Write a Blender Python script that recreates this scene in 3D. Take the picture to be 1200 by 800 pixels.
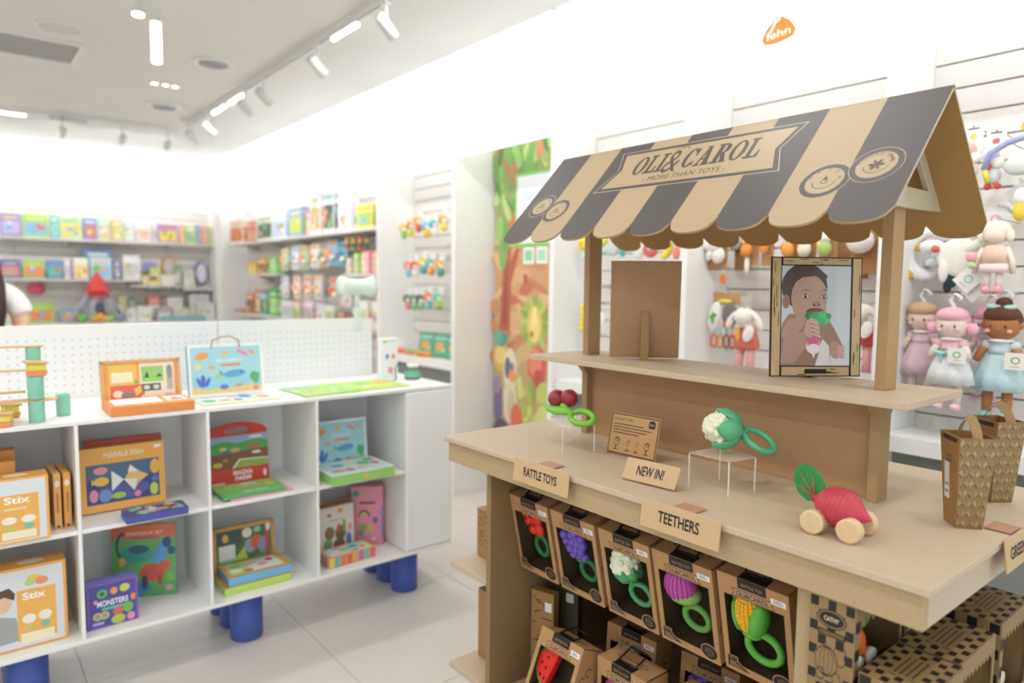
import bpy, bmesh, math, random
from mathutils import Vector, Matrix, Euler
for o in list(bpy.data.objects): bpy.data.objects.remove(o)
SC = bpy.context.scene
COL = SC.collection
# ------------------------------------------------------------------ camera
cd = bpy.data.cameras.new('camera'); cam = bpy.data.objects.new('camera', cd); COL.objects.link(cam)
cd.sensor_width = 36.0; cd.lens = 812.65 / 1200 * 36.0; cd.clip_start = 0.05
_y, _p, _r = math.radians(39.0908), math.radians(4.7024), math.radians(0.6588)
_f = Vector((math.sin(_y) * math.cos(_p), math.cos(_y) * math.cos(_p), -math.sin(_p)))
_x = Vector((math.cos(_y), -math.sin(_y), 0)); _u = _x.cross(_f)
_x2 = _x * math.cos(_r) + _u * math.sin(_r); _u2 = -_x * math.sin(_r) + _u * math.cos(_r)
_m = Matrix((_x2, _u2, -_f)).transposed().to_4x4(); _m.translation = (0, 0, 1.5)
cam.matrix_world = _m
cd.dof.use_dof = True; cd.dof.focus_distance = 1.72; cd.dof.aperture_fstop = 1.6; cd.dof.aperture_blades = 0
SC.camera = cam
# ------------------------------------------------------------------ world, lights, exposure
W = bpy.data.worlds.new('shop_world'); SC.world = W; W.use_nodes = True
W.node_tree.nodes['Background'].inputs[0].default_value = (0.87, 0.96, 1.0, 1)
W.node_tree.nodes['Background'].inputs[1].default_value = 1.7
SC.view_settings.view_transform = 'Standard'; SC.view_settings.look = 'None'
SC.view_settings.exposure = -0.58; SC.view_settings.gamma = 1.0; SC.view_settings.use_curve_mapping = False
SC.cycles.use_denoising = True
SC.cycles.max_bounces = 7; SC.cycles.diffuse_bounces = 4; SC.cycles.glossy_bounces = 3; SC.cycles.transmission_bounces = 6
SC.cycles.caustics_reflective = False; SC.cycles.caustics_refractive = False
SC.cycles.sample_clamp_indirect = 6.0
CEIL = 3.05
LAMP_FILL = 13.5      # added ceiling downlights for fill, outside the view (W)
LAMP_TRACK = 5.0    # track spot heads washing the walls (W)
LAMP_STRIP = 6.0    # linear modules on the track (W)
LAMP_COVE = 1.1      # hidden strip behind the fascia, per bay (W)

# ------------------------------------------------------------------ helpers
PI = math.pi
RND = random.Random(11)
def s2l(c): return c / 12.92 if c <= 0.04045 else ((c + 0.055) / 1.055) ** 2.4
def lin(h):
    h = h.lstrip('#'); return tuple(s2l(int(h[i:i + 2], 16) / 255) for i in (0, 2, 4)) + (1,)
MATS = {}
HAZE = [0.0]  # haze painted into the colours: share of pale grey mixed in
def haze_tint(hx):
    k = HAZE[0]; h = hx.lstrip('#')
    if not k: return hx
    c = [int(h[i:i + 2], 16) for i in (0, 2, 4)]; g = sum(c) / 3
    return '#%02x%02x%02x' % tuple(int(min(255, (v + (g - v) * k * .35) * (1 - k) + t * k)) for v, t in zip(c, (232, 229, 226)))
def mat(hx, rough=0.6, noise=0.0, scale=30.0, bump=0.0, metal=0.0, trans=0.0, emit=0.0, stretch=None, coat=0.0, ior=1.45, alpha=1.0):
    hx = haze_tint(hx)
    key = (hx, rough, noise, scale, bump, metal, trans, emit, stretch, coat, alpha)
    if key in MATS: return MATS[key]
    m = bpy.data.materials.new('m_' + hx.lstrip('#')); m.use_nodes = True
    nt = m.node_tree; b = nt.nodes['Principled BSDF']; c = lin(hx)
    b.inputs['Base Color'].default_value = c; b.inputs['Roughness'].default_value = rough
    b.inputs['Metallic'].default_value = metal; b.inputs['IOR'].default_value = ior
    if trans: b.inputs['Transmission Weight'].default_value = trans
    if alpha < 1: b.inputs['Alpha'].default_value = alpha
    if coat: b.inputs['Coat Weight'].default_value = coat
    if emit:
        b.inputs['Emission Color'].default_value = c; b.inputs['Emission Strength'].default_value = emit
    if noise or bump:
        tc = nt.nodes.new('ShaderNodeTexCoord'); mp = nt.nodes.new('ShaderNodeMapping')
        nt.links.new(tc.outputs['Object'], mp.inputs['Vector'])
        if stretch: mp.inputs['Scale'].default_value = stretch
        n = nt.nodes.new('ShaderNodeTexNoise'); n.inputs['Scale'].default_value = scale
        n.inputs['Detail'].default_value = 4.0; n.inputs['Roughness'].default_value = 0.65
        nt.links.new(mp.outputs['Vector'], n.inputs['Vector'])
        if noise:
            r = nt.nodes.new('ShaderNodeMapRange'); r.inputs['From Min'].default_value = 0.25; r.inputs['From Max'].default_value = 0.75
            r.inputs['To Min'].default_value = 1 - noise; r.inputs['To Max'].default_value = 1 + noise
            nt.links.new(n.outputs['Fac'], r.inputs['Value'])
            x = nt.nodes.new('ShaderNodeVectorMath'); x.operation = 'SCALE'; x.inputs[0].default_value = c[:3]
            nt.links.new(r.outputs['Result'], x.inputs['Scale']); nt.links.new(x.outputs['Vector'], b.inputs['Base Color'])
        if bump:
            bp = nt.nodes.new('ShaderNodeBump'); bp.inputs['Strength'].default_value = bump; bp.inputs['Distance'].default_value = 0.01
            nt.links.new(n.outputs['Fac'], bp.inputs['Height']); nt.links.new(bp.outputs['Normal'], b.inputs['Normal'])
    MATS[key] = m; return m

class MB:
    """collects shapes; build() links them as ONE mesh object"""
    def __init__(s): s.v = []; s.f = []; s.fm = []; s.fs = []; s.mats = []; s.T = Matrix.Identity(4)
    def mi(s, m):
        if isinstance(m, str): m = mat(m)
        if m not in s.mats: s.mats.append(m)
        return s.mats.index(m)
    def add(s, vs, fs, m, smooth=False):
        b = len(s.v); k = s.mi(m)
        s.v += [tuple(s.T @ Vector(p)) for p in vs]
        for f in fs: s.f.append(tuple(i + b for i in f)); s.fm.append(k); s.fs.append(smooth)
        return s
    def box(s, x0, x1, y0, y1, z0, z1, m):
        v = [(x0, y0, z0), (x1, y0, z0), (x1, y1, z0), (x0, y1, z0), (x0, y0, z1), (x1, y0, z1), (x1, y1, z1), (x0, y1, z1)]
        return s.add(v, [(0, 3, 2, 1), (4, 5, 6, 7), (0, 1, 5, 4), (1, 2, 6, 5), (2, 3, 7, 6), (3, 0, 4, 7)], m)
    def hexa(s, v, m): return s.add(v, [(0, 3, 2, 1), (4, 5, 6, 7), (0, 1, 5, 4), (1, 2, 6, 5), (2, 3, 7, 6), (3, 0, 4, 7)], m)
    def prism(s, pts, o, u, v, n, m, back=None):
        """pts 2d in frame (o,u,v) extruded along n"""
        o, u, v, n = map(Vector, (o, u, v, n)); k = len(pts)
        a = [o + u * p[0] + v * p[1] for p in pts]; b = [p + n for p in a]
        fs = [tuple(range(k)), tuple(range(2 * k - 1, k - 1, -1))] + [(i, k + i, k + (i + 1) % k, (i + 1) % k) for i in range(k)]
        return s.add(a + b, fs, m)
    def lathe(s, prof, m, n=20, smooth=True, sx=1, sy=1, cap=True):
        v = []; f = []; k = len(prof)
        for r, z in prof:
            for i in range(n):
                a = 2 * PI * i / n; v.append((r * math.cos(a) * sx, r * math.sin(a) * sy, z))
        for j in range(k - 1):
            for i in range(n): f.append((j * n + i, j * n + (i + 1) % n, (j + 1) * n + (i + 1) % n, (j + 1) * n + i))
        if cap:
            if prof[0][0] > 1e-5: f.append(tuple(range(n - 1, -1, -1)))
            if prof[-1][0] > 1e-5: f.append(tuple((k - 1) * n + i for i in range(n)))
        return s.add(v, f, m, smooth)
    def ell(s, c, r, m, n=14, k=9, rot=None, bump=0, seed=0):
        if not hasattr(r, '__len__'): r = (r, r, r)
        q = random.Random(seed); v = []; f = []
        E_ = Euler(rot).to_matrix() if rot else None
        for j in range(k + 1):
            t = PI * j / k
            for i in range(n):
                a = 2 * PI * i / n; d = 1 + (q.uniform(-bump, bump) if 0 < j < k else 0)
                p = Vector((r[0] * math.sin(t) * math.cos(a) * d, r[1] * math.sin(t) * math.sin(a) * d, r[2] * math.cos(t) * d))
                if E_: p = E_ @ p
                v.append(tuple(p + Vector(c)))
        for j in range(k):
            for i in range(n):
                A, B, C_, D = j * n + i, (j + 1) * n + i, (j + 1) * n + (i + 1) % n, j * n + (i + 1) % n
                f.append((A, B, C_) if j == 0 else (A, B, D) if j == k - 1 else (A, B, C_, D))
        return s.add(v, f, m, True)
    def tube(s, pts, r, m, n=8, closed=False, flat=None):
        pts = [Vector(p) for p in pts]; k = len(pts); v = []; f = []; up = None
        rr = r if hasattr(r, '__len__') else [r] * k
        for i, p in enumerate(pts):
            a = pts[(i - 1) % k] if (closed or i) else p; b = pts[(i + 1) % k] if (closed or i < k - 1) else p
            d = (b - a); d = d.normalized() if d.length > 1e-9 else Vector((0, 0, 1))
            if up is None: up = d.orthogonal().normalized()
            up = (up - d * up.dot(d)); up = up.normalized() if up.length > 1e-6 else d.orthogonal().normalized()
            w = d.cross(up)
            for j in range(n):
                t = 2 * PI * (j + .5) / n
                v.append(tuple(p + up * math.cos(t) * rr[i] * (flat[0] if flat else 1) + w * math.sin(t) * rr[i] * (flat[1] if flat else 1)))
        for i in range(k if closed else k - 1):
            for j in range(n):
                a = i * n; b = ((i + 1) % k) * n; f.append((a + j, a + (j + 1) % n, b + (j + 1) % n, b + j))
        if not closed: f += [tuple(range(n - 1, -1, -1)), tuple((k - 1) * n + j for j in range(n))]
        return s.add(v, f, m, n > 5)
    def build(s, name, parent=None, loc=None, rot=None, bevel=0, label=None, cat=None, group=None, kind=None, seg=2, subd=0):
        me = bpy.data.meshes.new(name); me.from_pydata(s.v, [], s.f)
        for m in s.mats: me.materials.append(m)
        me.polygons.foreach_set('material_index', s.fm); me.polygons.foreach_set('use_smooth', s.fs); me.update()
        return link(name, me, parent, loc, rot, bevel, label, cat, group, kind, seg, subd)
def link(name, me, parent=None, loc=None, rot=None, bevel=0, label=None, cat=None, group=None, kind=None, seg=2, subd=0):
    o = bpy.data.objects.new(name, me); COL.objects.link(o)
    if parent: o.parent = parent
    if loc is not None: o.location = loc
    if rot is not None: o.rotation_euler = rot
    if bevel:
        b = o.modifiers.new('bevel', 'BEVEL'); b.width = bevel; b.segments = seg; b.limit_method = 'ANGLE'; b.angle_limit = 0.7
    if subd:
        b = o.modifiers.new('sub', 'SUBSURF'); b.levels = subd; b.render_levels = subd
    return tag(o, label, cat, group, kind)
def tag(o, label=None, cat=None, group=None, kind=None):
    if label: o['label'] = label
    if cat: o['category'] = cat
    if group: o['group'] = group
    if kind: o['kind'] = kind
    return o
def empty(name, label, cat, loc=(0, 0, 0), rot=(0, 0, 0), group=None):
    o = bpy.data.objects.new(name, None); COL.objects.link(o); o.empty_display_size = 0.05
    o.location = loc; o.rotation_euler = rot
    return tag(o, label, cat, group)
def dup(o, parent=None, loc=None, rot=None, label=None):
    c = o.copy(); COL.objects.link(c)
    if parent: c.parent = parent
    if loc is not None: c.location = loc
    if rot is not None: c.rotation_euler = rot
    if label: c['label'] = label
    for ch in list(o.children): dup(ch, c)
    return c
TXT = {}
BOLD = {'RATTLE TOYS', 'TEETHERS', 'NEW IN!', 'GREEN CAR', 'CATHY', 'Stix', 'OLI&CAROL', 'MONSTERS', 'MAGNA', 'FARM'}
def text_mesh(t):
    if t not in TXT:
        cu = bpy.data.curves.new('t', 'FONT'); cu.body = t; cu.size = 1; cu.resolution_u = 3; cu.offset = 0.022 if t in BOLD else 0.0
        ob = bpy.data.objects.new('t', cu); me = ob.to_mesh()
        v = [(p.co.x, p.co.y) for p in me.vertices]; f = [tuple(p.vertices) for p in me.polygons]
        ob.to_mesh_clear(); bpy.data.objects.remove(ob); bpy.data.curves.remove(cu)
        xs = [p[0] for p in v] or [0]; x0 = min(xs); w = max(xs) - x0
        TXT[t] = ([(x - x0, y) for x, y in v], f, w)
    return TXT[t]
ST = 0.00008
def art(mb, o, u, v, items, w=1.0, h=1.0, z0=0.0006, rough=0.5):
    """flat print in the frame o + u*x*w + v*y*h; items drawn in order
    r x y w h col | e cx cy rx ry col [rot] | p pts col | t text x y height col [width rot slant] | g ring"""
    o, u, v = Vector(o), Vector(u).normalized(), Vector(v).normalized(); n = u.cross(v).normalized()
    def P(x, y, L): return tuple(o + u * (x * w) + v * (y * h) + n * L)
    seen = []
    def bb(it):
        c = it[0]
        if c == 'r': return it[1], it[2], it[1] + it[3], it[2] + it[4], it[5]
        if c == 'e':
            q = max(it[3] * w, it[4] * h) if len(it) > 6 and it[6] else None
            a, b = (q / w, q / h) if q else (it[3], it[4]); return it[1] - a, it[2] - b, it[1] + a, it[2] + b, it[5]
        if c == 'g': return it[1] - it[3], it[2] - it[4], it[1] + it[3], it[2] + it[4], it[7]
        if c == 'p': return min(p[0] for p in it[1]), min(p[1] for p in it[1]), max(p[0] for p in it[1]), max(p[1] for p in it[1]), it[2]
        q = (it[6] if len(it) > 6 and it[6] else len(it[1]) * it[4] * h / w) * (1 if len(it[1]) > 1 else 1.5); z = it[4] * (1.2 if len(it) < 8 or not it[7] else 2)
        return it[2] - (0 if len(it) < 8 or not it[7] else q), it[3] - z * .3, it[2] + q, it[3] + z, it[5]
    for k, it in enumerate(items):
        B = bb(it); lay = 0
        for S_ in seen:
            if S_[5] >= lay and B[0] < S_[2] and S_[0] < B[2] and B[1] < S_[3] and S_[1] < B[3]: lay = S_[5] + 1
        seen.append(B + (lay,)); L = z0 + lay * ST; c = it[0]
        m = lambda hx: mat(hx, rough)
        if c == 'r':
            _, x, y, a, b, hx = it; mb.add([P(x, y, L), P(x + a, y, L), P(x + a, y + b, L), P(x, y + b, L)], [(0, 1, 2, 3)], m(hx))
        elif c == 'e':
            _, cx, cy, rx, ry, hx = it[:6]; rot = it[6] if len(it) > 6 else 0; nn = 18; ca, sa = math.cos(rot), math.sin(rot); pts = []
            for i in range(nn):
                t = 2 * PI * i / nn; a, b = rx * w * math.cos(t), ry * h * math.sin(t)
                pts.append(P(cx + (a * ca - b * sa) / w, cy + (a * sa + b * ca) / h, L))
            mb.add(pts, [tuple(range(nn))], m(hx))
        elif c == 'p':
            pts = [P(x, y, L) for x, y in it[1]]; mb.add(pts, [tuple(range(len(pts)))], m(it[2]))
        elif c == 'g':
            _, cx, cy, rx, ry, qx, qy, hx = it[:8]; a0, a1 = (it[8], it[9]) if len(it) > 8 else (0, 2 * PI); nn = 28; vs = []
            for i in range(nn + 1):
                t = a0 + (a1 - a0) * i / nn
                vs += [P(cx + rx * math.cos(t), cy + ry * math.sin(t), L), P(cx + qx * math.cos(t), cy + qy * math.sin(t), L)]
            mb.add(vs, [(2 * i + 1, 2 * i, 2 * i + 2, 2 * i + 3) for i in range(nn)], m(hx))
        elif c == 't':
            _, tx, x, y, hh, hx = it[:6]; tw = it[6] if len(it) > 6 and it[6] else None
            rot = it[7] if len(it) > 7 else 0; sl = it[8] if len(it) > 8 else 0
            vs, fs, W0 = text_mesh(tx); S = hh * h / 0.70; sx = (tw * w / W0) if tw else S; ca, sa = math.cos(rot), math.sin(rot); pts = []
            for a, b in vs:
                a, b = a * sx + b * S * sl, b * S; pts.append(P(x + (a * ca - b * sa) / w, y + (a * sa + b * ca) / h, L))
            mb.add(pts, fs, m(hx))
def fan(cx, cy, r, n, a0, a1): return [(cx + r * math.cos(a0 + (a1 - a0) * i / n), cy + r * math.sin(a0 + (a1 - a0) * i / n)) for i in range(n + 1)]
FACES = {'front': lambda w, d, h: ((-w / 2, 0, 0), (1, 0, 0), (0, 0, 1), w, h), 'top': lambda w, d, h: ((-w / 2, 0, h), (1, 0, 0), (0, 1, 0), w, d),
         'right': lambda w, d, h: ((w / 2, 0, 0), (0, 1, 0), (0, 0, 1), d, h), 'left': lambda w, d, h: ((-w / 2, d, 0), (0, -1, 0), (0, 0, 1), d, h),
         'back': lambda w, d, h: ((w / 2, d, 0), (-1, 0, 0), (0, 0, 1), w, h)}
def carton(name, label, cat, loc, size, rot=(0, 0, 0), col='#cccccc', prints=None, group=None, bevel=0.0015, rough=0.5, body=None):
    """a printed box or book: local front faces -Y, origin at the bottom centre of the front"""
    w, d, h = size; loc = (loc[0], loc[1], loc[2] + .0008 + d * math.sin(max(0, -rot[0])))
    mb = MB(); mb.box(-w / 2, w / 2, 0, d, 0, h, mat(col, rough, 0.05, 60))
    if body: body(mb)
    o = mb.build(name, None, loc, rot, bevel, label, cat, group)
    for face, items in (prints or {}).items():
        pm = MB(); fo = FACES[face](w, d, h); art(pm, fo[0], fo[1], fo[2], items, fo[3], fo[4]); pm.build(face + '_print', o)
    return o
RX = -PI / 2      # rotation about Z for things that face the -X side
# ------------------------------------------------------------------ setting
WHITE = mat('#f2f2f0', 0.45, 0.015, 5); WALLW = mat('#f0f0ee', 0.6, 0.015, 3); SLAT = mat('#e6e2de', 0.5, 0.02, 8)
GREYW = mat('#d6d2cc', 0.8, 0.02, 3)
TILE = mat('#dbd6cf', 0.28, 0.03, 2.5); GROUT = mat('#b9b3aa', 0.9, 0.05, 40)
fl = MB(); fl.box(-4.2, 3.4, -3.0, 10.0, -0.06, -0.003, GROUT); floor = fl.build('floor', kind='structure')
tm = MB(); tm.box(0.0015, 0.7985, 0.0015, 0.7985, -0.01, 0.0, TILE)
tile0 = tm.build('floor_tile', floor, (0, 0, 0)); tile0.location = (1.14 - 0.8 * 6, -2.7, 0)
for i in range(9):
    for j in range(16):
        if i or j: dup(tile0, floor, (1.14 - 0.8 * 6 + 0.8 * i, -2.7 + 0.8 * j, 0))
cb = MB(); cb.box(-4.2, 3.4, -3.0, 10.0, CEIL, CEIL + 0.1, mat('#e2dfdb', 0.8, 0.015, 2)); ceiling = cb.build('ceiling', kind='structure')
wl = MB(); wl.box(-4.3, -4.2, -3.0, 10.0, 0, CEIL, mat('#eceae7', 0.7, 0.02, 3)); wl.build('wall_left', kind='structure')
FX, WX = 2.731, 3.07
wr = MB(); wr.box(WX + 0.012, WX + 0.13, -1.2, 10.0, 0, CEIL, GREYW); wall_r = wr.build('wall_right', kind='structure')
wb = MB(); wb.box(-4.2, WX + 0.012, 9.77, 9.9, 0, CEIL, GREYW); wall_b = wb.build('wall_back', kind='structure')
def slats(parent, y0, y1, z0, z1, axis='x', gapx=0.0):
    me = None; k0 = math.floor((z0 - 2.2726) / 0.098); k1 = math.ceil((z1 - 2.2726) / 0.098)
    for k in range(k0, k1):
        z = 2.2726 + 0.098 * k
        if me is None:
            mb = MB(); L = y1 - y0
            if axis == 'x': mb.box(-0.012, 0.0125, 0, L, 0.003, 0.095, SLAT)
            else: mb.box(0, L, -0.012, 0.0125, 0.003, 0.095, SLAT)
            o = mb.build('slat', parent, (WX, y0, z) if axis == 'x' else (y0, 9.76, z), bevel=0.0025, seg=1); me = o.data
        else:
            o = link('slat', me, parent, (WX, y0, z) if axis == 'x' else (y0, 9.76, z), bevel=0.0025, seg=1)
FINS = [9.34, 5.109, 4.022, 3.005, 2.072, 1.159, 0.25]
for a, b, z0 in ((0.25, 1.159, 0.6), (1.159, 2.072, 0.6), (2.072, 3.005, 0.6), (4.022, 5.109, 0.6), (5.109, 7.22, 0.9), (7.225, 9.34, 0.9)):
    slats(wall_r, a + 0.02, b - 0.02, z0, 2.96)
slats(wall_b, -1.6, 0.6, 0.9, 2.9, 'y'); slats(wall_b, 0.604, 3.05, 0.9, 2.9, 'y')
n = 0
for y in FINS:
    n += 1; mb = MB(); mb.box(FX, WX + 0.01, y - 0.02, y + 0.02, 0, CEIL - 0.002, WHITE); f = mb.build('trim_%d' % n, kind='structure', bevel=0.002)
# backlit header boxes over the bays, with a light strip behind them
HEADER = mat('#f4f8fb', 0.35, emit=1.55)
LEDM = mat('#fff8f0', 0.4, emit=14.0)
def area(parent, loc, rot, sx, sy, power, col=(1, 0.985, 0.965), shape='RECTANGLE', spread=None):
    l = bpy.data.lights.new('lamp_light', 'AREA'); l.shape = shape; l.size = sx
    if shape in ('RECTANGLE', 'ELLIPSE'): l.size_y = sy
    l.energy = power; l.color = col
    if spread: l.spread = spread
    o = bpy.data.objects.new('lamp_light', l); COL.objects.link(o); o.parent = parent; o.location = loc; o.rotation_euler = rot; return o
fz = 2.352
pairs = [(0.25, -0.75)] + [(FINS[i], FINS[i + 1]) for i in range(len(FINS) - 1)]
for i, (b, a) in enumerate(pairs):
    n += 1; mb = MB(); mb.box(FX - 0.012, FX + 0.004, min(a, b) + 0.013, max(a, b) - 0.013, fz, CEIL - 0.004, HEADER)
    fo = mb.build('trim_%d' % n, kind='structure', bevel=0.002)
    lo, hi = min(a, b), max(a, b)
    st = MB(); st.box(FX + 0.03, FX + 0.06, lo + 0.06, hi - 0.06, 2.93, 2.95, LEDM)
    s = st.build('cove_light_strip', None, label=['slim hidden light strip behind the header over the bay right of the dolls', 'slim hidden light strip above the long bookshelf bay', 'slim hidden light strip above the bay of small hanging toys', 'slim hidden light strip above the painted mural', 'slim hidden light strip above the bay behind the stall roof centre', 'slim hidden light strip above the bay under the orange logo', 'slim hidden light strip above the rag doll bay'][i], cat='light')
    k = max(1, round(hi - lo))
    for j in range(k):
        area(s, (FX + 0.09, lo + (hi - lo) * (j + .5) / k, 2.9), (0, math.radians(-25), 0), 0.05, (hi - lo) / k * 0.85, LAMP_COVE)
n += 1; mb = MB(); mb.box(-4.2, FX, 9.42, 9.436, fz + 0.02, CEIL - 0.004, HEADER); mb.build('trim_%d' % n, kind='structure')
st = MB(); st.box(-1.5, 2.6, 9.47, 9.5, 2.93, 2.95, LEDM)
s = st.build('cove_light_strip', None, label='slim hidden light strip above the far back wall of books', cat='light')
for j in range(4): area(s, (-1.0 + j * 1.05, 9.53, 2.9), (math.radians(25), 0, 0), 0.9, 0.05, LAMP_COVE)
n += 1; mb = MB(); mb.box(2.70, 2.74, 9.362, 9.745, 0, CEIL - 0.003, WHITE); mb.build('trim_%d' % n, kind='structure')
# low white plinths with a grey kick below each bay
for i, (lo, hi, zt) in enumerate(((0.27, 1.139, 0.945), (1.179, 2.052, 0.945), (2.092, 2.985, 0.945), (4.042, 5.089, 0.94))):
    n += 1; mb = MB(); mb.box(2.76, WX, lo, hi, zt - 0.06, zt, WHITE); mb.box(2.86, WX, lo, hi, 0, zt - 0.06, mat('#8f9490', 0.7))
    mb.build('trim_%d' % n, kind='structure')
# ------------------------------------------------------------------ ceiling fittings
GREYM = mat('#c9c7c3', 0.5); LMET = mat('#e4e3e0', 0.4); GLOW = mat('#fffaf2', 0.4, emit=6.0)
def ceil_disc(label, x, y, r, inner, col, cat='ceiling speaker'):
    e = empty('ceiling_disc', label, cat, (x, y, CEIL))
    mb = MB(); mb.lathe([(r, 0), (r, -0.012), (r * 0.97, -0.016), (inner, -0.016), (inner, -0.006), (inner * .98, -0.004)], LMET, 32, cap=False); mb.build('rim', e)
    mb = MB(); mb.lathe([(inner, -0.006), (inner * 0.9, -0.010), (inner * .5, -0.011), (0, -0.011)], mat(col, 0.7), 32); mb.build('cover', e)
    return e
ceil_disc('pale round speaker cover above the air grille', 0.6, 5.19, 0.125, 0.112, '#d6d4d0')
e = ceil_disc('grey round ceiling vent nearer the camera', 1.535, 5.3, 0.14, 0.1, '#b2b2b8', 'ceiling vent')
for k in range(3):
    mb = MB(); mb.tube([(math.cos(t) * 0.03 * (k + 1), math.sin(t) * 0.03 * (k + 1), -0.014) for t in [2 * PI * i / 24 for i in range(24)]], 0.006, mat('#b9b9c0', 0.5), 6, True); mb.build('ring', e)
e = ceil_disc('grey round ceiling vent farther back by the three spotlights', 1.565, 6.885, 0.155, 0.105, '#b2b2b8', 'ceiling vent')
for k in range(3):
    mb = MB(); mb.tube([(math.cos(t) * 0.03 * (k + 1), math.sin(t) * 0.03 * (k + 1), -0.014) for t in [2 * PI * i / 24 for i in range(24)]], 0.006, mat('#b9b9c0', 0.5), 6, True); mb.build('ring', e)
e = empty('air_grille', 'long grey slatted air grille in the ceiling', 'air grille', (0.33, 5.75, CEIL))
mb = MB(); mb.box(-0.75, 0.43, -0.245, 0.245, -0.004, -0.001, mat('#aeaca9', 0.8)); mb.build('back_plate', e)
mb = MB()
for a in ((-0.77, 0.45, -0.265, -0.235), (-0.77, 0.45, 0.235, 0.265), (-0.77, -0.74, -0.24, 0.24), (0.42, 0.45, -0.24, 0.24)): mb.box(*a, -0.014, 0, LMET)
mb.build('frame', e)
gm = MB(); gm.box(-0.004, 0.004, -0.24, 0.24, -0.012, -0.004, mat('#c4c2bf', 0.6)); g0 = gm.build('vane', e, (-0.73, 0, 0))
for k in range(1, 58): dup(g0, e, (-0.73 + 0.02 * k, 0, 0))
for i, (x, y) in enumerate(((1.333, 6.145), (1.411, 6.138), (1.481, 6.14))):
    e = empty('recessed_spotlight', ['left', 'middle', 'right'][i] + ' one of three small lit square spots between the round vents', 'ceiling light', (x, y, CEIL), group='row of three lit spots')
    mb = MB(); mb.box(-0.034, 0.034, -0.034, 0.034, -0.006, 0, LMET); mb.build('trim_ring', e)
    mb = MB(); mb.lathe([(0.024, -0.0065), (0.0, -0.0075)], GLOW, 16); mb.build('lens', e)
    area(e, (0, 0, -0.02), (0, 0, 0), 0.05, 0.05, 2.5, shape='DISK')
# round downlights added for fill light over the aisle, most of them above and behind the camera
pos = [(x, y) for y in (-1.6, 0.0, 1.6, 3.2) for x in (-3.0, -1.4, 0.3, 1.9)] + [(-3.0, 4.8), (-1.4, 4.8), (-3, 6.4), (-1.4, 6.4), (-3, 8.2), (-1.4, 8.2)]
WORDN = ['first', 'second', 'third', 'fourth']
for i, (x, y) in enumerate(pos):
    e = empty('added_downlight', 'round white recessed downlight in the ceiling outside the view', 'ceiling light', (x, y, CEIL), group='recessed downlights over the aisle')
    mb = MB(); mb.lathe([(0.085, 0), (0.085, -0.006), (0.07, -0.008), (0.068, -0.003)], LMET, 20, cap=False); mb.build('rim', e)
    mb = MB(); mb.lathe([(0.068, -0.003), (0, -0.003)], GLOW, 20); mb.build('lens', e)
    area(e, (0, 0, -0.015), (0, 0, 0), 0.13, 0.13, LAMP_FILL, shape='DISK')
# pendants
for i, (x, y, zb, lit) in enumerate(((0.874, 3.965, 2.6, True), (0.667, 3.326, 2.6, False))):
    e = empty('pendant_lamp', ['slim pendant tube with a long glowing lower half', 'slim grey pendant tube with only its end glowing'][i], 'pendant lamp', (x, y, zb))
    mb = MB(); mb.lathe([(0.05, CEIL - zb - 0.025), (0.05, CEIL - zb)], LMET, 18); mb.build('ceiling_cap', e)
    up = 0.2 if lit else 0.012
    mb = MB(); mb.lathe([(0.025, up), (0.025, 0.42), (0.008, 0.425), (0.004, 0.37), (0.004, CEIL - zb - 0.02)], GREYM, 18); mb.build('tube_body', e)
    mb = MB(); mb.lathe([(0.0, 0.0), (0.022, 0.0), (0.024, 0.003), (0.024, up)], GLOW, 18); mb.build('diffuser', e)
    area(e, (0, 0, -0.012), (0, 0, 0), 0.06, 0.06, 6.0, shape='DISK')
# ceiling track along the right wall and along the back wall
TX, TZ = 1.9, 3.0
tr = empty('ceiling_track', 'long white ceiling track running along the right wall', 'track', (TX, 3.0, TZ))
mb = MB(); mb.box(-0.018, 0.018, -4.4, 4.45, 0.012, 0.05, LMET); mb.build('rail', tr)
mb = MB(); mb.box(-0.006, 0.006, -4.4, 4.45, 0.008, 0.013, mat('#a9a8a4', 0.6)); mb.build('slot', tr)
tb = empty('ceiling_track', 'white ceiling track running along the far back wall', 'track', (0.0, 7.85, TZ))
mb = MB(); mb.box(-4.0, 1.9, -0.018, 0.018, 0.012, 0.05, LMET); mb.build('rail', tb)
mb = MB(); mb.box(0.8, 1.1, -0.03, 0.03, -0.02, 0.012, mat('#d3d1cd', 0.5)); mb.build('driver_box', tb)
def spot_head(label, x, y, aim, power=LAMP_TRACK):
    e = empty('track_spotlight', label, 'spotlight', (x, y, TZ), group='track spotlights')
    d = (Vector(aim) - Vector((x, y, TZ - 0.12))).normalized(); q = d.to_track_quat('-Z', 'Y').to_euler()
    mb = MB(); mb.box(-0.016, 0.016, -0.03, 0.03, -0.008, 0.012, LMET); mb.tube([(0, 0, -0.005), (0, 0, -0.1)], 0.008, LMET, 10); mb.build('stem', e)
    mb = MB(); mb.lathe([(0.03, -0.075), (0.034, -0.07), (0.034, 0.06), (0.028, 0.07), (0, 0.07)], mat('#d8d6d2', 0.4), 20); h = mb.build('lamp_head', e, (0, 0, -0.12), q)
    mb = MB(); mb.lathe([(0.0, -0.072), (0.029, -0.072)], GLOW, 20, cap=False); mb.build('lens', h)
    l = bpy.data.lights.new('lamp_light', 'SPOT'); l.energy = power * 6; l.spot_size = math.radians(100); l.spot_blend = 1.0; l.shadow_soft_size = 0.03; l.color = (1, 0.99, 0.975)
    o = bpy.data.objects.new('lamp_light', l); COL.objects.link(o); o.parent = h; o.location = (0, 0, -0.085); return e
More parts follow.
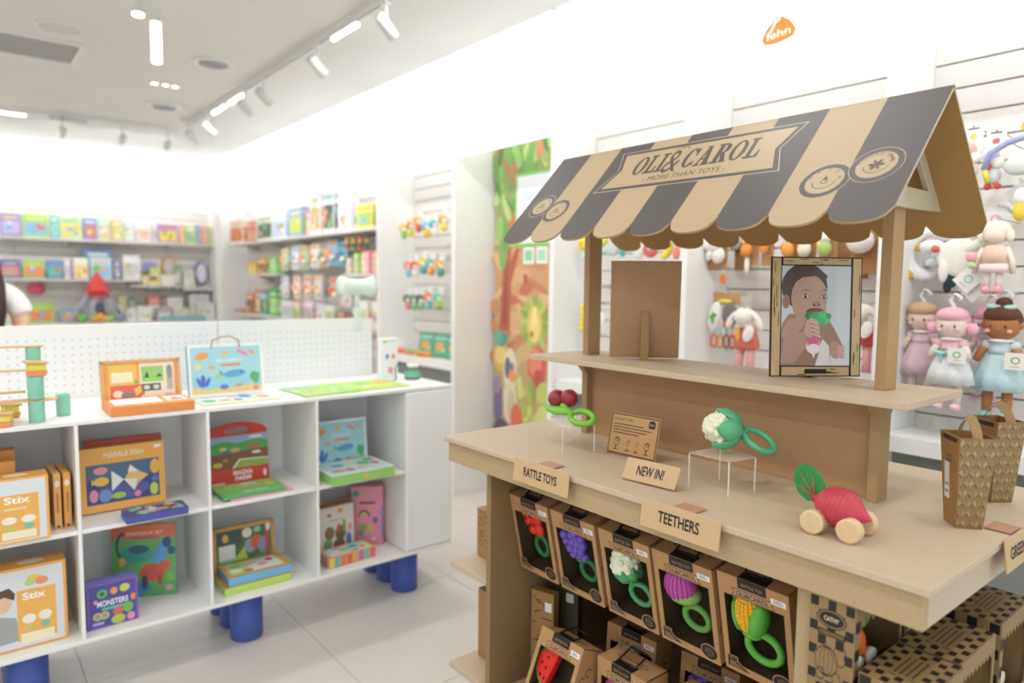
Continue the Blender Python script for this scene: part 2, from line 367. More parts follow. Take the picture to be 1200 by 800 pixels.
ys = [(3.45, 'spotlight nearest the camera on the right-hand track'), (4.35, 'spotlight second in view on the right-hand track'), (5.32, 'track spotlight hanging in the middle of the right-hand track'), (5.75, 'track spotlight just left of the middle one on the right-hand track'), (6.75, 'track spotlight second from the far end of the right-hand track'), (7.25, 'last track spotlight at the far end of the right-hand track')]
for y, lb in ys: spot_head(lb, TX, y, (FX, y + 0.25, 2.3))
for y in (2.5, 1.6, 0.7, -0.2): spot_head('track spotlight on the right-hand track outside the view', TX, y, (FX, y + 0.25, 2.3))
for x, lb in ((1.4, 'back-wall track spotlight on the left'), (1.81, 'back-wall track spotlight near the corner')): spot_head(lb, x, 7.85, (x + 0.1, 9.4, 2.55))
for x, lb in ((.9, 'back-wall track spotlight at the driver box'), (.1, 'back-wall track spotlight just beyond the left edge')): spot_head(lb, x, 7.85, (x + 0.1, 9.4, 2.5))  # spot heads added here and below to brighten the back wall
for x in (-.8, -1.8): spot_head('back-wall track spotlight outside the view', x, 7.85, (x + 0.1, 9.4, 2.4))
def strip(label, x, y, L, ax):
    e = empty('track_light_bar', label, 'light bar', (x, y, TZ))
    a = (0.011, L / 2) if ax == 'y' else (L / 2, 0.011)
    mb = MB(); mb.box(-a[0] - .004, a[0] + .004, -a[1], a[1], -0.006, 0.012, LMET); mb.build('housing', e)
    mb = MB(); mb.box(-a[0], a[0], -a[1] + .004, a[1] - .004, -0.024, -0.006, GLOW); mb.build('diffuser', e)
    area(e, (0, 0, -0.028), (0, 0, 0), 2 * a[0], 2 * a[1], LAMP_STRIP)
strip('glowing light bar nearest the camera on the right-hand track', TX, 3.95, 0.34, 'y')
strip('glowing light bar in the middle of the right-hand track', TX, 5.96, 0.36, 'y')
strip('glowing light bar far along the right-hand track', TX, 6.42, 0.36, 'y')
strip('glowing light bar at the left on the back-wall track', 0.42, 7.85, 0.4, 'x')
strip('glowing light bar on the right-hand track outside the view', TX, 1.2, 0.36, 'y')
# ------------------------------------------------------------------ the market stall
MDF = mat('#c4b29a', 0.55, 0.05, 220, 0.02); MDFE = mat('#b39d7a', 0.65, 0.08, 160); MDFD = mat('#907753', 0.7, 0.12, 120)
HARD = mat('#b59069', 0.6, 0.10, 260, 0.02); WOODP = mat('#ae8c62', 0.55, 0.10, 60, stretch=(6, 6, .4)); BLK = mat('#17161a', 0.5)
stall = empty('market_stall', 'wooden toy market stall with a striped scalloped roof', 'display stand', (1.68, 1.16, 0))
SO = Vector((1.68, 1.16, 0))
def sb(name, mb, bevel=0.0015, parent=None, label=None):
    o = mb.build(name, parent or stall, None if parent else tuple(-SO), bevel=bevel, label=label); return o
KX0, KX1, KY0, KY1 = 1.25, 2.107, 0.425, 1.893
sb('table_top', MB().box(KX0, KX1, KY0, KY1, 0.984, 1.0, MDF), 0.003)
sb('front_apron', MB().box(KX0 + 0.012, KX0 + 0.032, KY0 + 0.012, KY1 - 0.014, 0.918, 0.984, MDFE))
sb('back_apron', MB().box(KX1 - 0.032, KX1 - 0.012, KY0 + 0.012, KY1 - 0.014, 0.918, 0.984, MDFE))
sb('side_apron', MB().box(KX0 + 0.032, KX1 - 0.032, KY0 + 0.012, KY0 + 0.032, 0.918, 0.984, MDF))
sb('side_apron', MB().box(KX0 + 0.032, KX1 - 0.032, KY1 - 0.034, KY1 - 0.014, 0.918, 0.984, MDF))
BX0, BX1, BY0, BY1 = 1.29, 2.07, 0.64, 1.706
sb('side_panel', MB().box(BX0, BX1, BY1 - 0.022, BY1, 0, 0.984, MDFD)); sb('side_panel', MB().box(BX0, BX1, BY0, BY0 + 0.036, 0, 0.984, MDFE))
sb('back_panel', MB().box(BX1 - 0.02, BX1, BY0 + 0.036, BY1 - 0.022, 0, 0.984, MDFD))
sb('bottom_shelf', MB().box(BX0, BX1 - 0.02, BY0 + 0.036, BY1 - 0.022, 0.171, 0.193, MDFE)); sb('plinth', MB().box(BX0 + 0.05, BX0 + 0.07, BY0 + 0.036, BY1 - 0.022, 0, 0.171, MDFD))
for z in (0.5535, 0.193):
    sb('side_ledge', MB().box(BX0 + 0.01, BX1, BY1, BY1 + 0.22, z - 0.02, z, MDF), 0.002); sb('side_ledge', MB().box(BX0 - 0.04, BX1, BY0 - 0.25, BY0, z - 0.02, z, MDF), 0.002)
sb('hanging_rail', MB().tube([(1.46, BY0 + 0.03, 0.93), (1.46, BY1 - 0.02, 0.93)], 0.008, BLK, 8))
sb('hanging_rail', MB().tube([(1.70, BY0 + 0.03, 0.93), (1.70, BY1 - 0.02, 0.93)], 0.008, BLK, 8))
# raised shelf on two bracket posts with a hardboard panel between
for a in (0.69, 1.641):
    pts = [(1.661, 1.0), (1.717, 1.0), (1.717, 1.205), (1.752, 1.247), (1.622, 1.247), (1.661, 1.205)]
    mb = MB(); mb.prism(pts, (0, a, 0), (1, 0, 0), (0, 0, 1), (0, 0.024, 0), mat('#ac9166', 0.55, 0.08, 60, stretch=(6, 6, .5))); sb('bracket_post', mb)
sb('upright_panel', MB().box(1.686, 1.692, 0.714, 1.641, 1.0, 1.247, HARD))
sb('raised_shelf', MB().box(1.534, 1.847, 0.586, 1.794, 1.247, 1.264, MDF), 0.002)
for a in (0.689, 1.651): sb('roof_post', MB().box(1.672, 1.732, a, a + 0.025, 1.264, 1.74, WOODP))
# gable frames: a triangle with a triangular opening
RXC, RZ, EW, EZ, RY0, RY1 = 1.68, 1.934, 0.286, 1.631, 0.586, 1.792
for a in (0.676, 1.676):
    zt = RZ - 0.006; zb = 1.69
    def hw(z): return (RZ - 0.006 - z) * EW / (RZ - EZ)
    out = [(-hw(zb), zb), (-hw(zb) * .5, zb - 0.004), (0, zb - 0.006), (hw(zb) * .5, zb - 0.004), (hw(zb), zb), (0, zt)]; inn = [(-0.142, 1.732), (0.142, 1.732), (0, 1.876)]
    v = []; 
    for y in (a, a + 0.012):
        v += [(RXC + x, y, z) for x, z in out] + [(RXC + x, y, z) for x, z in inn]
    k = 9; f = []
    ring = [(0, 1, 6), (1, 2, 6), (2, 7, 6), (2, 3, 7), (3, 4, 7), (4, 5, 8, 7), (5, 0, 6, 8)]
    for t in ring: f.append(t); f.append(tuple(i + k for i in reversed(t)))
    for i in range(6): f.append((i, i + k, (i + 1) % 6 + k, (i + 1) % 6))
    for i in range(3): f.append((6 + (i + 1) % 3, 6 + (i + 1) % 3 + k, 6 + i + k, 6 + i))
    sb('gable_frame', MB().add(v, f, mat('#c0b497', 0.55, 0.05, 200)))
# scalloped roof boards
DARK = mat('#544f4d', 0.55, 0.05, 200); BEIGE = mat('#b29d7c', 0.55, 0.05, 200); KRAFT = mat('#a5824e', 0.65, 0.08, 200)
SL = math.hypot(EW, RZ - EZ); NST = 9; SW = (RY1 - RY0) / NST; SCD = 0.045
def roof_board(sign):
    """sign -1: front slope, +1: back slope"""
    up = Vector((-sign * EW, 0, RZ - EZ)).normalized(); eave = Vector((RXC + sign * EW, 0, EZ)); nrm = Vector((sign * (RZ - EZ), 0, EW)).normalized(); th = 0.006
    mb = MB(); q = 10
    for i in range(NST):
        y1 = RY1 - i * SW; pts = []
        for j in range(q + 1):
            t = -1 + 2 * j / q; pts.append((y1 - SW * (t + 1) / 2, SCD * (1 - math.sqrt(max(0, 1 - abs(t) ** 2.4)))))
        face = BEIGE if i % 2 else DARK
        lo = [eave + up * s + Vector((0, y, 0)) for y, s in pts]; ridge = Vector((RXC, 0, RZ))
        hi = [ridge + Vector((0, y, 0)) for y, s in pts]
        off = -nrm * th
        v = lo + hi + [p + off for p in lo] + [p + off for p in hi]; m_ = q + 1
        top = [(j, j + 1, m_ + j + 1, m_ + j) if sign < 0 else (j + 1, j, m_ + j, m_ + j + 1) for j in range(q)]
        bot = [tuple(2 * m_ + k for k in reversed(t)) for t in top]
        edge = [(j, 2 * m_ + j, 2 * m_ + j + 1, j + 1) for j in range(q)]
        mb.add(v, top, face if sign < 0 else face); mb.add(v, bot, KRAFT); mb.add(v, edge, MDFE)
        if i == 0: mb.add(v, [(0, m_, 3 * m_, 2 * m_)], MDFE)
        if i == NST - 1: mb.add(v, [(q, 2 * m_ + q, 3 * m_ + q, m_ + q)], mat('#c0b497', 0.55, 0.05, 200))
    return mb
fr = sb('front_roof_board', roof_board(-1), 0); sb('back_roof_board', roof_board(1), 0)
# ---- printed sign on the front slope (frame: x from far end to near end, y up the slope, in metres)
UPV = Vector((EW, 0, RZ - EZ)).normalized(); OR = Vector((RXC - EW, RY1, EZ))
INK = '#4d4846'; PAPER = '#b29d7c'; LINE = '#c2b196'
def slab(ch, x, y, w, h):
    """slab-serif letters as print shapes, lower left x y"""
    s = w * 0.30; t = h * 0.10; th = w * 0.12
    R_ = lambda a, b, c, d: ('r', x + a * w, y + b * h, c * w, d * h, INK)
    if ch == 'O': return [('g', x + w / 2, y + h / 2, w * .5, h * .5, w * .22, h * .42, INK)]
    if ch == 'I': return [R_(.28, 0, .44, 1), R_(0, 0, 1, .1), R_(0, .9, 1, .1)]
    if ch == 'L': return [R_(.16, 0, .3, 1), R_(0, 0, .95, .1), R_(0, .9, .62, .1), ('p', [(x + w * .72, y), (x + w, y), (x + w, y + h * .36), (x + w * .88, y + h * .36)], INK)]
    if ch == 'C': return [('g', x + w / 2, y + h / 2, w * .5, h * .5, w * .2, h * .42, INK, PI * .2, PI * 1.8), R_(.78, .58, .16, .4), R_(.82, .1, .12, .2)]
    if ch == 'A': return [('p', [(x + w * .1, y), (x + w * .24, y), (x + w * .52, y + h * .86), (x + w * .44, y + h)], INK), ('p', [(x + w * .58, y), (x + w * .92, y), (x + w * .62, y + h), (x + w * .38, y + h)], INK), R_(.25, .3, .42, .08), R_(0, 0, .38, .09), R_(.48, 0, .52, .09), R_(.3, .93, .34, .07)]
    if ch == 'R': return [R_(.13, 0, .3, 1), R_(0, 0, .55, .09), R_(0, .91, .5, .09), ('g', x + w * .45, y + h * .73, w * .45, h * .27, w * .14, h * .18, INK, -PI / 2, PI / 2), ('p', [(x + w * .42, y + h * .46), (x + w * .68, y + h * .48), (x + w, y), (x + w * .66, y)], INK), R_(.6, 0, .4, .09)]
    return []
def rp(s, t): return (s, t)
# banner ribbon: pixel fit of the outline, metres along / up the slope
def ribbon(inset):
    i = inset
    return [(0.300 + 1.6 * i, 0.209 + i), (0.886 - 1.6 * i, 0.203 + i), (0.857 - i, 0.284), (0.889 - 1.6 * i, 0.369 - i), (0.309 + 1.6 * i, 0.374 - i), (0.337 + i, 0.296)]
RB = [('p', ribbon(-0.008), LINE), ('p', ribbon(-0.0055), INK), ('p', ribbon(0.0065), PAPER)]
pen = 0.392
for ch, w_ in (('O', .045), ('L', .038), ('I', .026), ('&', .058), ('C', .043), ('A', .050), ('R', .048), ('O', .046), ('L', .041)):
    if ch == '&':
        RB += [('t', '&', pen - 0.003, 0.255, 0.098, INK, 0.054)]
        RB += [('g', pen + 0.04, 0.352, 0.014, 0.010, 0.0115, 0.0075, INK, -0.5, 2.6), ('g', pen + 0.026, 0.350, 0.016, 0.012, 0.0135, 0.0095, INK, 0.6, 3.4)]
    else: RB += slab(ch, pen, 0.263, w_, 0.081)
    pen += w_ + 0.0025
RB += [('t', '- MORE THAN TOYS -', 0.462, 0.226, 0.020, INK, 0.272)]
def badge(cx, cy, r, word, pic):
    L = [('e', cx, cy, r + 0.0045, r + 0.0045, LINE), ('e', cx, cy, r + 0.003, r + 0.003, INK), ('e', cx, cy, r - 0.0095, r - 0.0095, PAPER)]
    L += [('g', cx, cy, r * .52, r * .52, r * .48, r * .48, INK, PI * 1.05, PI * 1.95)]
    a0 = PI * .93; da = PI * .86 / max(1, len(word) - 1)
    for i, c in enumerate(word):
        a = a0 - da * i; L.append(('t', c, cx + (r * .60) * math.cos(a) - 0.004, cy + (r * .60) * math.sin(a), r * .17, INK, None, a - PI / 2))
    if pic == 'drop': L += [('p', [(cx, cy + r * .34), (cx + r * .12, cy + r * .02)] + fan(cx, cy - r * .06, r * .15, 8, 0.3, -PI - 0.3) + [(cx - r * .12, cy + r * .02)], INK), ('e', cx, cy - r * .06, r * .1, r * .1, PAPER)]
    elif pic == 'leaf':
        for k in range(6): a = k * PI / 3; L.append(('e', cx + r * .2 * math.cos(a), cy + r * .2 * math.sin(a), r * .13, r * .05, INK, a))
        L.append(('e', cx, cy, r * .06, r * .06, INK))
    else:
        for k in range(4): L.append(('r', cx - r * .3, cy - r * .2 + k * r * .13, r * (.6 - .05 * k), r * .05, INK))
    return L
pm = MB()
fo = (OR, (0, -1, 0), UPV)
art(pm, *fo, RB + badge(0.082, 0.168, 0.0475, 'HANDMADE', 'lines') + badge(0.172, 0.137, 0.0475, 'NATURAL', 'lines') + badge(1.029, 0.139, 0.0515, 'WATER', 'drop') + badge(1.127, 0.173, 0.0515, 'EDUCATIONAL', 'leaf'), z0=0.0004)
sb('roof_print', pm, 0)
# ---- little hanging signs on the table edge
SIGNM = mat('#c8ab82', 0.55, 0.05, 150)
def edge_sign(label, txt, y, w, h, x=KX0 - 0.0105, tilt=-0.10, rz=RX, zc=1.009, loc=None, tw=.72, th=.36):
    o = MB().box(-w / 2, w / 2, 0, 0.004, -h, 0, SIGNM).build('sign', None, loc or (x, y, zc), (tilt, 0, rz), 0.0015, label, 'sign', 'small stall signs')
    pm = MB(); art(pm, (-w / 2, 0, -h), (1, 0, 0), (0, 0, 1), [('t', txt, (1 - tw) / 2, .34, th, '#2a2522', tw)], w, h); pm.build('lettering', o)
    MB().box(-w * .14, w * .14, 0.012, 0.06, -0.0072, -0.005, mat('#b98d70', .6)).build('hook_tab', o, rot=(-tilt, 0, 0))
    return o
edge_sign('kraft sign reading RATTLE TOYS on the table edge', 'RATTLE TOYS', 1.395, 0.226, 0.066, tw=.6)
edge_sign('wide kraft sign reading TEETHERS on the table edge', 'TEETHERS', 0.93, 0.214, 0.066, tw=.52, th=.38)
edge_sign('kraft sign reading GREEN CAR on the near table end', 'GREEN CAR', 0, 0.216, 0.066, rz=0, loc=(1.70, KY0 - 0.0105, 1.009), tw=.78)
# NEW IN sign standing on the table
o = MB().box(-0.078, 0.078, 0, 0.004, 0, 0.058, SIGNM).build('sign', None, (1.342, 1.108, 1.0052), (-0.5, 0, RX + 0.12), 0.004, 'small kraft sign reading NEW IN! standing on the table', 'sign', 'small stall signs')
pm = MB(); art(pm, (-.078, 0, 0), (1, 0, 0), (0, 0, 1), [('t', 'NEW IN!', .25, .30, .42, '#2a2522', .5)], .156, .058); pm.build('lettering', o)
MB().box(-0.02, 0.02, 0.0, 0.003, -0.029, 0, SIGNM).build('back_foot', o, (0, 0.0045, 0.036), (0.5, 0, 0))
# story card with a dark outline
cw, chh = 0.172, 0.122
o = MB().box(-cw / 2, cw / 2, 0, 0.005, 0, chh, mat('#b9925f', 0.55, 0.06, 150)).build('story_card', None, (1.522, 1.323, 1.0035), (-0.22, 0, RX + 0.09), 0.004, 'kraft story card with a dark border and small drawings', 'card')
it = [('r', .015, .02, .97, .96, '#2a2522'), ('r', .03, .045, .94, .91, '#b9925f'), ('t', "NATURE'S TREES", .07, .82, .07, '#2a2522', .4)]
for k, (a, b) in enumerate(((.07, .62), (.07, .78), (.07, .7), (.07, .55))): it.append(('r', a, .72 - k * .07, b, .025, '#4a3f34'))
it += [('e', .85, .84, .07, .09, '#2a2522'), ('r', .79, .74, .12, .08, '#2a2522'), ('t', 'NEW', .805, .8, .05, '#d9bb8c', .09)]
for cx, s in ((.18, 1), (.42, .6), (.6, .5), (.8, .9)):
    it += [('g', cx, .3, .06 * s, .10 * s, .05 * s, .08 * s, '#3a322a'), ('g', cx + .02, .36, .04 * s, .06 * s, .03 * s, .045 * s, '#3a322a'), ('r', cx - .01, .12, .02, .1 * s, '#3a322a'), ('r', cx - .05, .11, .1, .02, '#3a322a')]
pm = MB(); art(pm, (-cw / 2, 0, 0), (1, 0, 0), (0, 0, 1), it, cw, chh); pm.build('card_print', o)
MB().box(-0.02, 0.02, 0.0, 0.003, -0.086, 0, SIGNM).build('back_foot', o, (0, 0.0055, 0.09), (0.22, 0, 0))
# ---- photo frames on the raised shelf
def photo_frame(label, loc, rz, w, h, tilt):
    e = empty('photo_frame', label, 'photo frame', loc, (tilt, 0, rz))
    bw = w * 0.115; wd = mat('#cbb187', 0.55, 0.12, 40, stretch=(1, 1, .2)); ink = mat('#1d1a17', 0.6)
    MB().box(-w / 2, w / 2, 0.004, 0.010, 0, h, HARD).build('backing_board', e, bevel=0.003)
    for k, (a, b, c, d) in enumerate(((-w / 2, -w / 2 + bw, 0, h), (w / 2 - bw, w / 2, 0, h), (-w / 2 + bw, w / 2 - bw, h - bw * .8, h), (-w / 2 + bw, w / 2 - bw, 0, bw))):
        p = MB().box(a, b, 0, 0.004, c, d, ink).build('border', e)
        q = MB().box(a + .003, b - .003, -0.0008, 0.0, c + .003, d - .003, wd).build('wood_print', p)
        g = MB(); L = []; r = random.Random(k + 3)
        for _ in range(7):
            if d - c > b - a: L.append(('e', r.uniform(.2, .8), r.uniform(.08, .92), .035, r.uniform(.02, .09), '#3b2f20'))
            else: L.append(('e', r.uniform(.08, .92), r.uniform(.2, .8), r.uniform(.02, .09), .04, '#3b2f20'))
        art(g, (a, -0.0008, c), (1, 0, 0), (0, 0, 1), L, b - a, d - c); g.build('grain_marks', p)
    MB().box(-w * .12, w * .12, -0.0025, -0.0008, bw * .28, bw * .7, ink).build('name_plate', e)
    pw, ph = w - 2 * bw, h - bw * 1.8
    MB().box(-pw / 2, pw / 2, 0.0025, 0.004, bw, bw + ph, mat('#c9d3dc', 0.3)).build('photo_paper', e)
    sk, sk2, sk3 = '#b5917e', '#9c7a69', '#c6a592'; hair = '#4a3e3b'
    I = [('r', 0, 0, 1, 1, '#ccd8e2'), ('r', .6, 0, .4, 1, '#cbd7e0'), ('r', .78, 0, .22, 1, '#d3dee5'),
         ('p', [(0, 0), (.75, 0), (.72, .2), (.6, .36), (.5, .5), (.12, .52), (.02, .42), (0, .3)], sk2), ('p', [(0, .02), (.2, .02), (.42, .24), (.3, .34), (.05, .3)], sk), ('p', [(0, .3), (.1, .46), (.3, .5), (.36, .42), (.2, .3), (.08, .26)], sk),
         ('p', [(.52, .46), (.66, .5), (.78, .36), (.9, .2), (.84, .1), (.72, .16), (.6, .3)], sk2),
         ('p', [(.5, .0), (.72, .0), (.7, .2), (.6, .27), (.55, .12)], '#e8e6e6'), ('p', [(.72, 0), (1, 0), (1, .05), (.8, .1), (.72, .14)], '#e3e5ea'),
         ('e', .33, .79, .33, .235, hair), ('e', .07, .64, .055, .07, sk2), ('e', .075, .64, .03, .045, '#8f6d5e'),
         ('e', .40, .68, .26, .235, sk), ('e', .40, .60, .24, .17, sk), ('e', .45, .73, .2, .15, '#ba9784'), ('p', [(.14, .8), (.3, .885), (.5, .9), (.62, .84), (.66, .9), (.5, .995), (.2, .99), (.06, .84), (.1, .7)], hair), ('e', .5, .57, .15, .1, '#bc9a87'),
         ('e', .345, .695, .062, .025, '#6f5347'), ('e', .345, .695, .05, .02, '#d8d4d2'), ('e', .345, .696, .024, .021, '#241d1c'), ('e', .352, .701, .007, .006, '#ffffff'),
         ('e', .605, .693, .05, .024, '#6f5347'), ('e', .605, .693, .04, .018, '#d8d4d2'), ('e', .61, .694, .02, .019, '#241d1c'), ('e', .617, .699, .006, .005, '#ffffff'),
         ('p', [(.27, .745), (.36, .765), (.43, .75), (.36, .755)], '#5d463d'), ('p', [(.55, .75), (.62, .765), (.67, .745), (.62, .755)], '#5d463d'),
         ('e', .5, .62, .06, .03, '#a98572'), ('e', .47, .608, .02, .012, '#6b4c40'), ('e', .535, .608, .02, .012, '#6b4c40'), ('e', .49, .545, .13, .035, '#6a443c'), ('e', .49, .528, .11, .02, '#a0605a'),
         ('e', .44, .50, .10, .04, '#2f7a50'), ('e', .52, .485, .12, .05, '#3fae6a'), ('e', .6, .505, .07, .045, '#4cc07a'), ('e', .64, .47, .07, .05, '#58c885'), ('e', .56, .45, .08, .04, '#46b572'), ('e', .68, .5, .04, .03, '#39a163'),
         ('p', [(.32, .32), (.36, .44), (.42, .48), (.52, .46), (.56, .38), (.52, .29), (.42, .27)], sk3)]
    for k in range(4): I += [('e', .47 + .012 * k, .43 - .042 * k, .075, .022, '#cfae9b', -.3), ('e', .47 + .012 * k, .413 - .042 * k, .07, .005, '#7d5f52', -.3)]
    I += [('e', .47, .2, .115, .082, '#e9dde3'), ('e', .47, .235, .105, .05, '#ea7da6'), ('e', .46, .25, .08, .036, '#e0558d'), ('e', .47, .17, .09, .05, '#f3edf1'), ('p', [(.44, .13), (.5, .13), (.475, .07)], '#efe6ec'),
          ('e', .8, .14, .085, .07, '#c08f88'), ('e', .78, .2, .07, .05, '#b98a84')]
    for k in range(4): I += [('e', .87, .19 - .033 * k, .06, .018, '#cfa39b', -.2)]
    HAZE[0] = .1; pm = MB(); art(pm, (-pw / 2, 0.0025, bw), (1, 0, 0), (0, 0, 1), I, pw, ph, z0=0.0002, rough=.25)
    pm.build('photo_print', e); HAZE[0] = 0.0
    MB().hexa([(-0.012, 0.012, 0), (0.012, 0.012, 0), (0.012, 0.055, 0), (-0.012, 0.055, 0), (-0.012, 0.010, h * .48), (0.012, 0.010, h * .48), (0.012, 0.016, h * .48), (-0.012, 0.016, h * .48)], mat('#a9905f', 0.6, 0.08, 60)).build('easel_leg', e)
    return e
global_ST = ST
photo_frame('framed photo of a baby biting a radish toy', (1.756, 0.9, 1.2685), math.atan2(-.139, .203), 0.246, 0.312, -0.05)
photo_frame('photo frame seen from its brown hardboard back with easel leg', (1.755, 1.478, 1.2685), math.atan2(-.159, .152) + PI, 0.222, 0.312, -0.05)
# ---- clear acrylic risers
ACR = mat('#f4f6f6', 0.08, alpha=0.22)
def riser(label, pts, h):
    e = empty('acrylic_riser', label, 'display riser', (sum(p[0] for p in pts) / 4, sum(p[1] for p in pts) / 4, 1.0006))
    c = Vector((e.location.x, e.location.y, 0)); q = [Vector((p[0], p[1], 0)) - c for p in pts]
    mb = MB(); mb.hexa([(p.x, p.y, h - 0.003) for p in q] + [(p.x, p.y, h) for p in q], ACR); mb.build('platform', e)
    for p in q:
        MB().box(p.x - .0013, p.x + .0013, p.y - .0013, p.y + .0013, 0, h - .003, mat('#e2e0da', 0.2)).build('leg', e)
    return e
riser('clear acrylic riser under the cherry rattle', [(1.388, 1.466), (1.494, 1.44), (1.56, 1.60), (1.454, 1.624)], 0.082)
riser('clear acrylic riser under the cauliflower rattle', [(1.421, .927), (1.509, .912), (1.537, 1.03), (1.42, 1.04)], 0.088)
# ---- rattle toys
def ring_handle(mb, c, rx, rz, r, m, n=26): mb.tube([(c[0] + rx * math.cos(t), c[1], c[2] + rz * math.sin(t)) for t in [2 * PI * i / n for i in range(n)]], r, m, 8, True)
RUB = lambda h: mat(h, 0.42, 0.05, 90, 0.05)
def toy(kind, e):
    """rattle in the local XZ plane: head near the origin, handle below right"""
    if kind == 'cauliflower':
        mb = MB(); r = random.Random(5); mb.ell((0, 0, 0), 0.038, RUB('#e6ead0'), 16, 10)
        for k in range(46):
            a = r.uniform(0, 2 * PI); b = r.uniform(-.5, 1.5); mb.ell((.032 * math.cos(a) * math.cos(b), .032 * math.sin(a) * math.cos(b), .034 * math.sin(b)), .0105, RUB('#e9edd6'), 8, 5)
        mb.build('floret_head', e)
        for a, c in ((-.4, .004), (.8, 0), (2, 0), (3.6, -.004), (5.0, .0)):
            mb = MB(); mb.ell((.02 * math.cos(a) + .008, .02 * math.sin(a), -.026 + c), (.02, .02, .018), RUB('#4f9a62'), 12, 8); mb.ell((.031 * math.cos(a) + .008, .031 * math.sin(a), -.014 + c), (.007, .007, .013), RUB('#4f9a62'), 8, 6); mb.build('leaf', e)
        mb = MB(); mb.tube([(.004, 0, -.036), (.018, 0, -.056)], .009, RUB('#4f9a62'), 8); ring_handle(mb, (.044, 0, -.076), .034, .028, .0075, RUB('#4f9a62')); mb.build('ring_handle', e)
    elif kind == 'grapes':
        mb = MB(); r = random.Random(2)
        for row, cnt in enumerate((3, 4, 4, 3, 3)):
            for k in range(cnt): mb.ell(((k - (cnt - 1) / 2) * .02 + row * .004, -.008 + r.uniform(-.006, .006), .04 - row * .019), .0135, RUB('#6b53b5'), 10, 7)
        mb.build('grape_cluster', e)
        mb = MB(); mb.ell((-.03, .0, -.03), (.02, .006, .012), RUB('#3f8a4a'), rot=(0, .6, 0)); mb.ell((.01, 0, -.05), (.018, .007, .012), RUB('#3f8a4a')); mb.build('leaf', e)
        mb = MB(); ring_handle(mb, (.044, 0, -.074), .03, .028, .008, RUB('#2c6b3d')); mb.build('ring_handle', e)
    elif kind == 'poppy':
        mb = MB(); r = random.Random(9)
        for a, b in ((-.02, .03), (.005, .036), (-.012, .008), (.012, .01), (.026, .022), (.03, -.012), (.004, -.014)): mb.ell((a, 0, b), (.021, .012, .021), RUB('#dd3325'), 12, 8)
        mb.build('red_head', e)
        mb = MB()
        for a, b in ((-.016, .02), (.0, -.002), (.018, .006), (.006, .03)): mb.ell((a, -.012, b), (.006, .004, .006), RUB('#74241b'), 8, 6)
        mb.build('seed_dots', e)
        mb = MB(); ring_handle(mb, (.034, 0, -.062), .026, .03, .008, RUB('#2c6b3d')); mb.build('ring_handle', e)
    elif kind == 'onion':
        mb = MB(); mb.ell((0, 0, .004), (.042, .034, .044), RUB('#c055a8'), 18, 12); 
        for k in range(9):
            t = -1.2 + k * .3; mb.tube([(.042 * math.sin(t) * math.cos(s), -.034 * math.cos(t) * math.cos(s), .004 + .044 * math.sin(s)) for s in [-.9 + i * .35 for i in range(7)]], .0022, RUB('#a83f92'), 5)
        mb.build('bulb_head', e)
        mb = MB(); mb.ell((.004, .004, -.018), (.045, .034, .026), RUB('#8db65a'), 16, 9); mb.build('green_cup', e)
        mb = MB(); ring_handle(mb, (.038, 0, -.07), .034, .029, .0085, RUB('#649a42')); mb.build('ring_handle', e)
    elif kind == 'corn':
        mb = MB(); mb.ell((0, 0, 0), (.027, .027, .05), RUB('#f0b41f'), 16, 12, rot=(0, .12, 0)); r = random.Random(1)
        for i in range(9):
            for j in range(7): 
                a = PI + (j - 3) * .38 + PI / 2; z = -.036 + i * .009; q = math.sqrt(max(0, 1 - (z / .05) ** 2)); mb.ell((.027 * q * math.cos(a), .027 * q * math.sin(a), z), .0052, RUB('#f2bb2a'), 6, 4)
        mb.build('corn_cob', e)
        mb = MB(); mb.ell((.024, -.002, -.012), (.022, .03, .046), RUB('#62b545'), 12, 9, rot=(0, .25, 0)); mb.build('husk_leaf', e)
        mb = MB(); mb.ell((-.027, -.004, -.016), (.008, .02, .04), RUB('#62b545'), 10, 8, rot=(0, -.15, 0)); mb.tube([(-.03, 0, .02), (-.038, -.004, .045)], [.008, .003], RUB('#62b545'), 8); mb.build('husk_leaf', e)
        mb = MB(); mb.ell((.004, 0, -.05), (.026, .02, .016), RUB('#62b545')); ring_handle(mb, (.03, 0, -.08), .04, .034, .009, RUB('#62b545')); mb.build('ring_handle', e)
    elif kind == 'watermelon':
        mb = MB(); mb.prism(fan(0, 0, .05, 16, PI * .35, PI * 1.5), (0, -.012, 0), (1, 0, 0), (0, 0, 1), (0, .024, 0), RUB('#d92a25')); mb.build('melon_slice', e, bevel=.004)
        mb = MB(); mb.tube([(.053 * math.cos(t), 0, .053 * math.sin(t)) for t in [PI * .35 + PI * 1.15 * i / 16 for i in range(17)]], .008, RUB('#4fa04c'), 8); mb.build('rind', e)
        mb = MB()
        for a, b in ((-.012, .022), (-.03, .002), (-.012, -.006), (-.026, -.03), (-.008, -.034)): mb.ell((a, -.012, b), (.004, .002, .005), BLK, 8, 5)
        mb.build('seeds', e)
        mb = MB(); ring_handle(mb, (.0, 0, -.085), .034, .034, .009, RUB('#4fa04c')); mb.build('ring_handle', e)
    elif kind == 'cherry':
        for a, b in ((-.006, 0), (.036, .008)):
            mb = MB(); mb.ell((a, b, .0 + b * .6), .028, mat('#8e2536', 0.3, 0.15, 60, coat=.3), 22, 15); mb.build('cherry', e)
        mb = MB(); mb.tube([(-.042, -.016, -.022), (-.02, -.02, -.03), (.01, -.018, -.033), (.045, -.012, -.03), (.062, -.008, -.034)], [.005, .011, .016, .014, .009], RUB('#7cc043'), 10, flat=(1, .7)); mb.ell((.03, -.008, -.02), (.014, .012, .014), RUB('#7cc043')); mb.build('leaf', e)
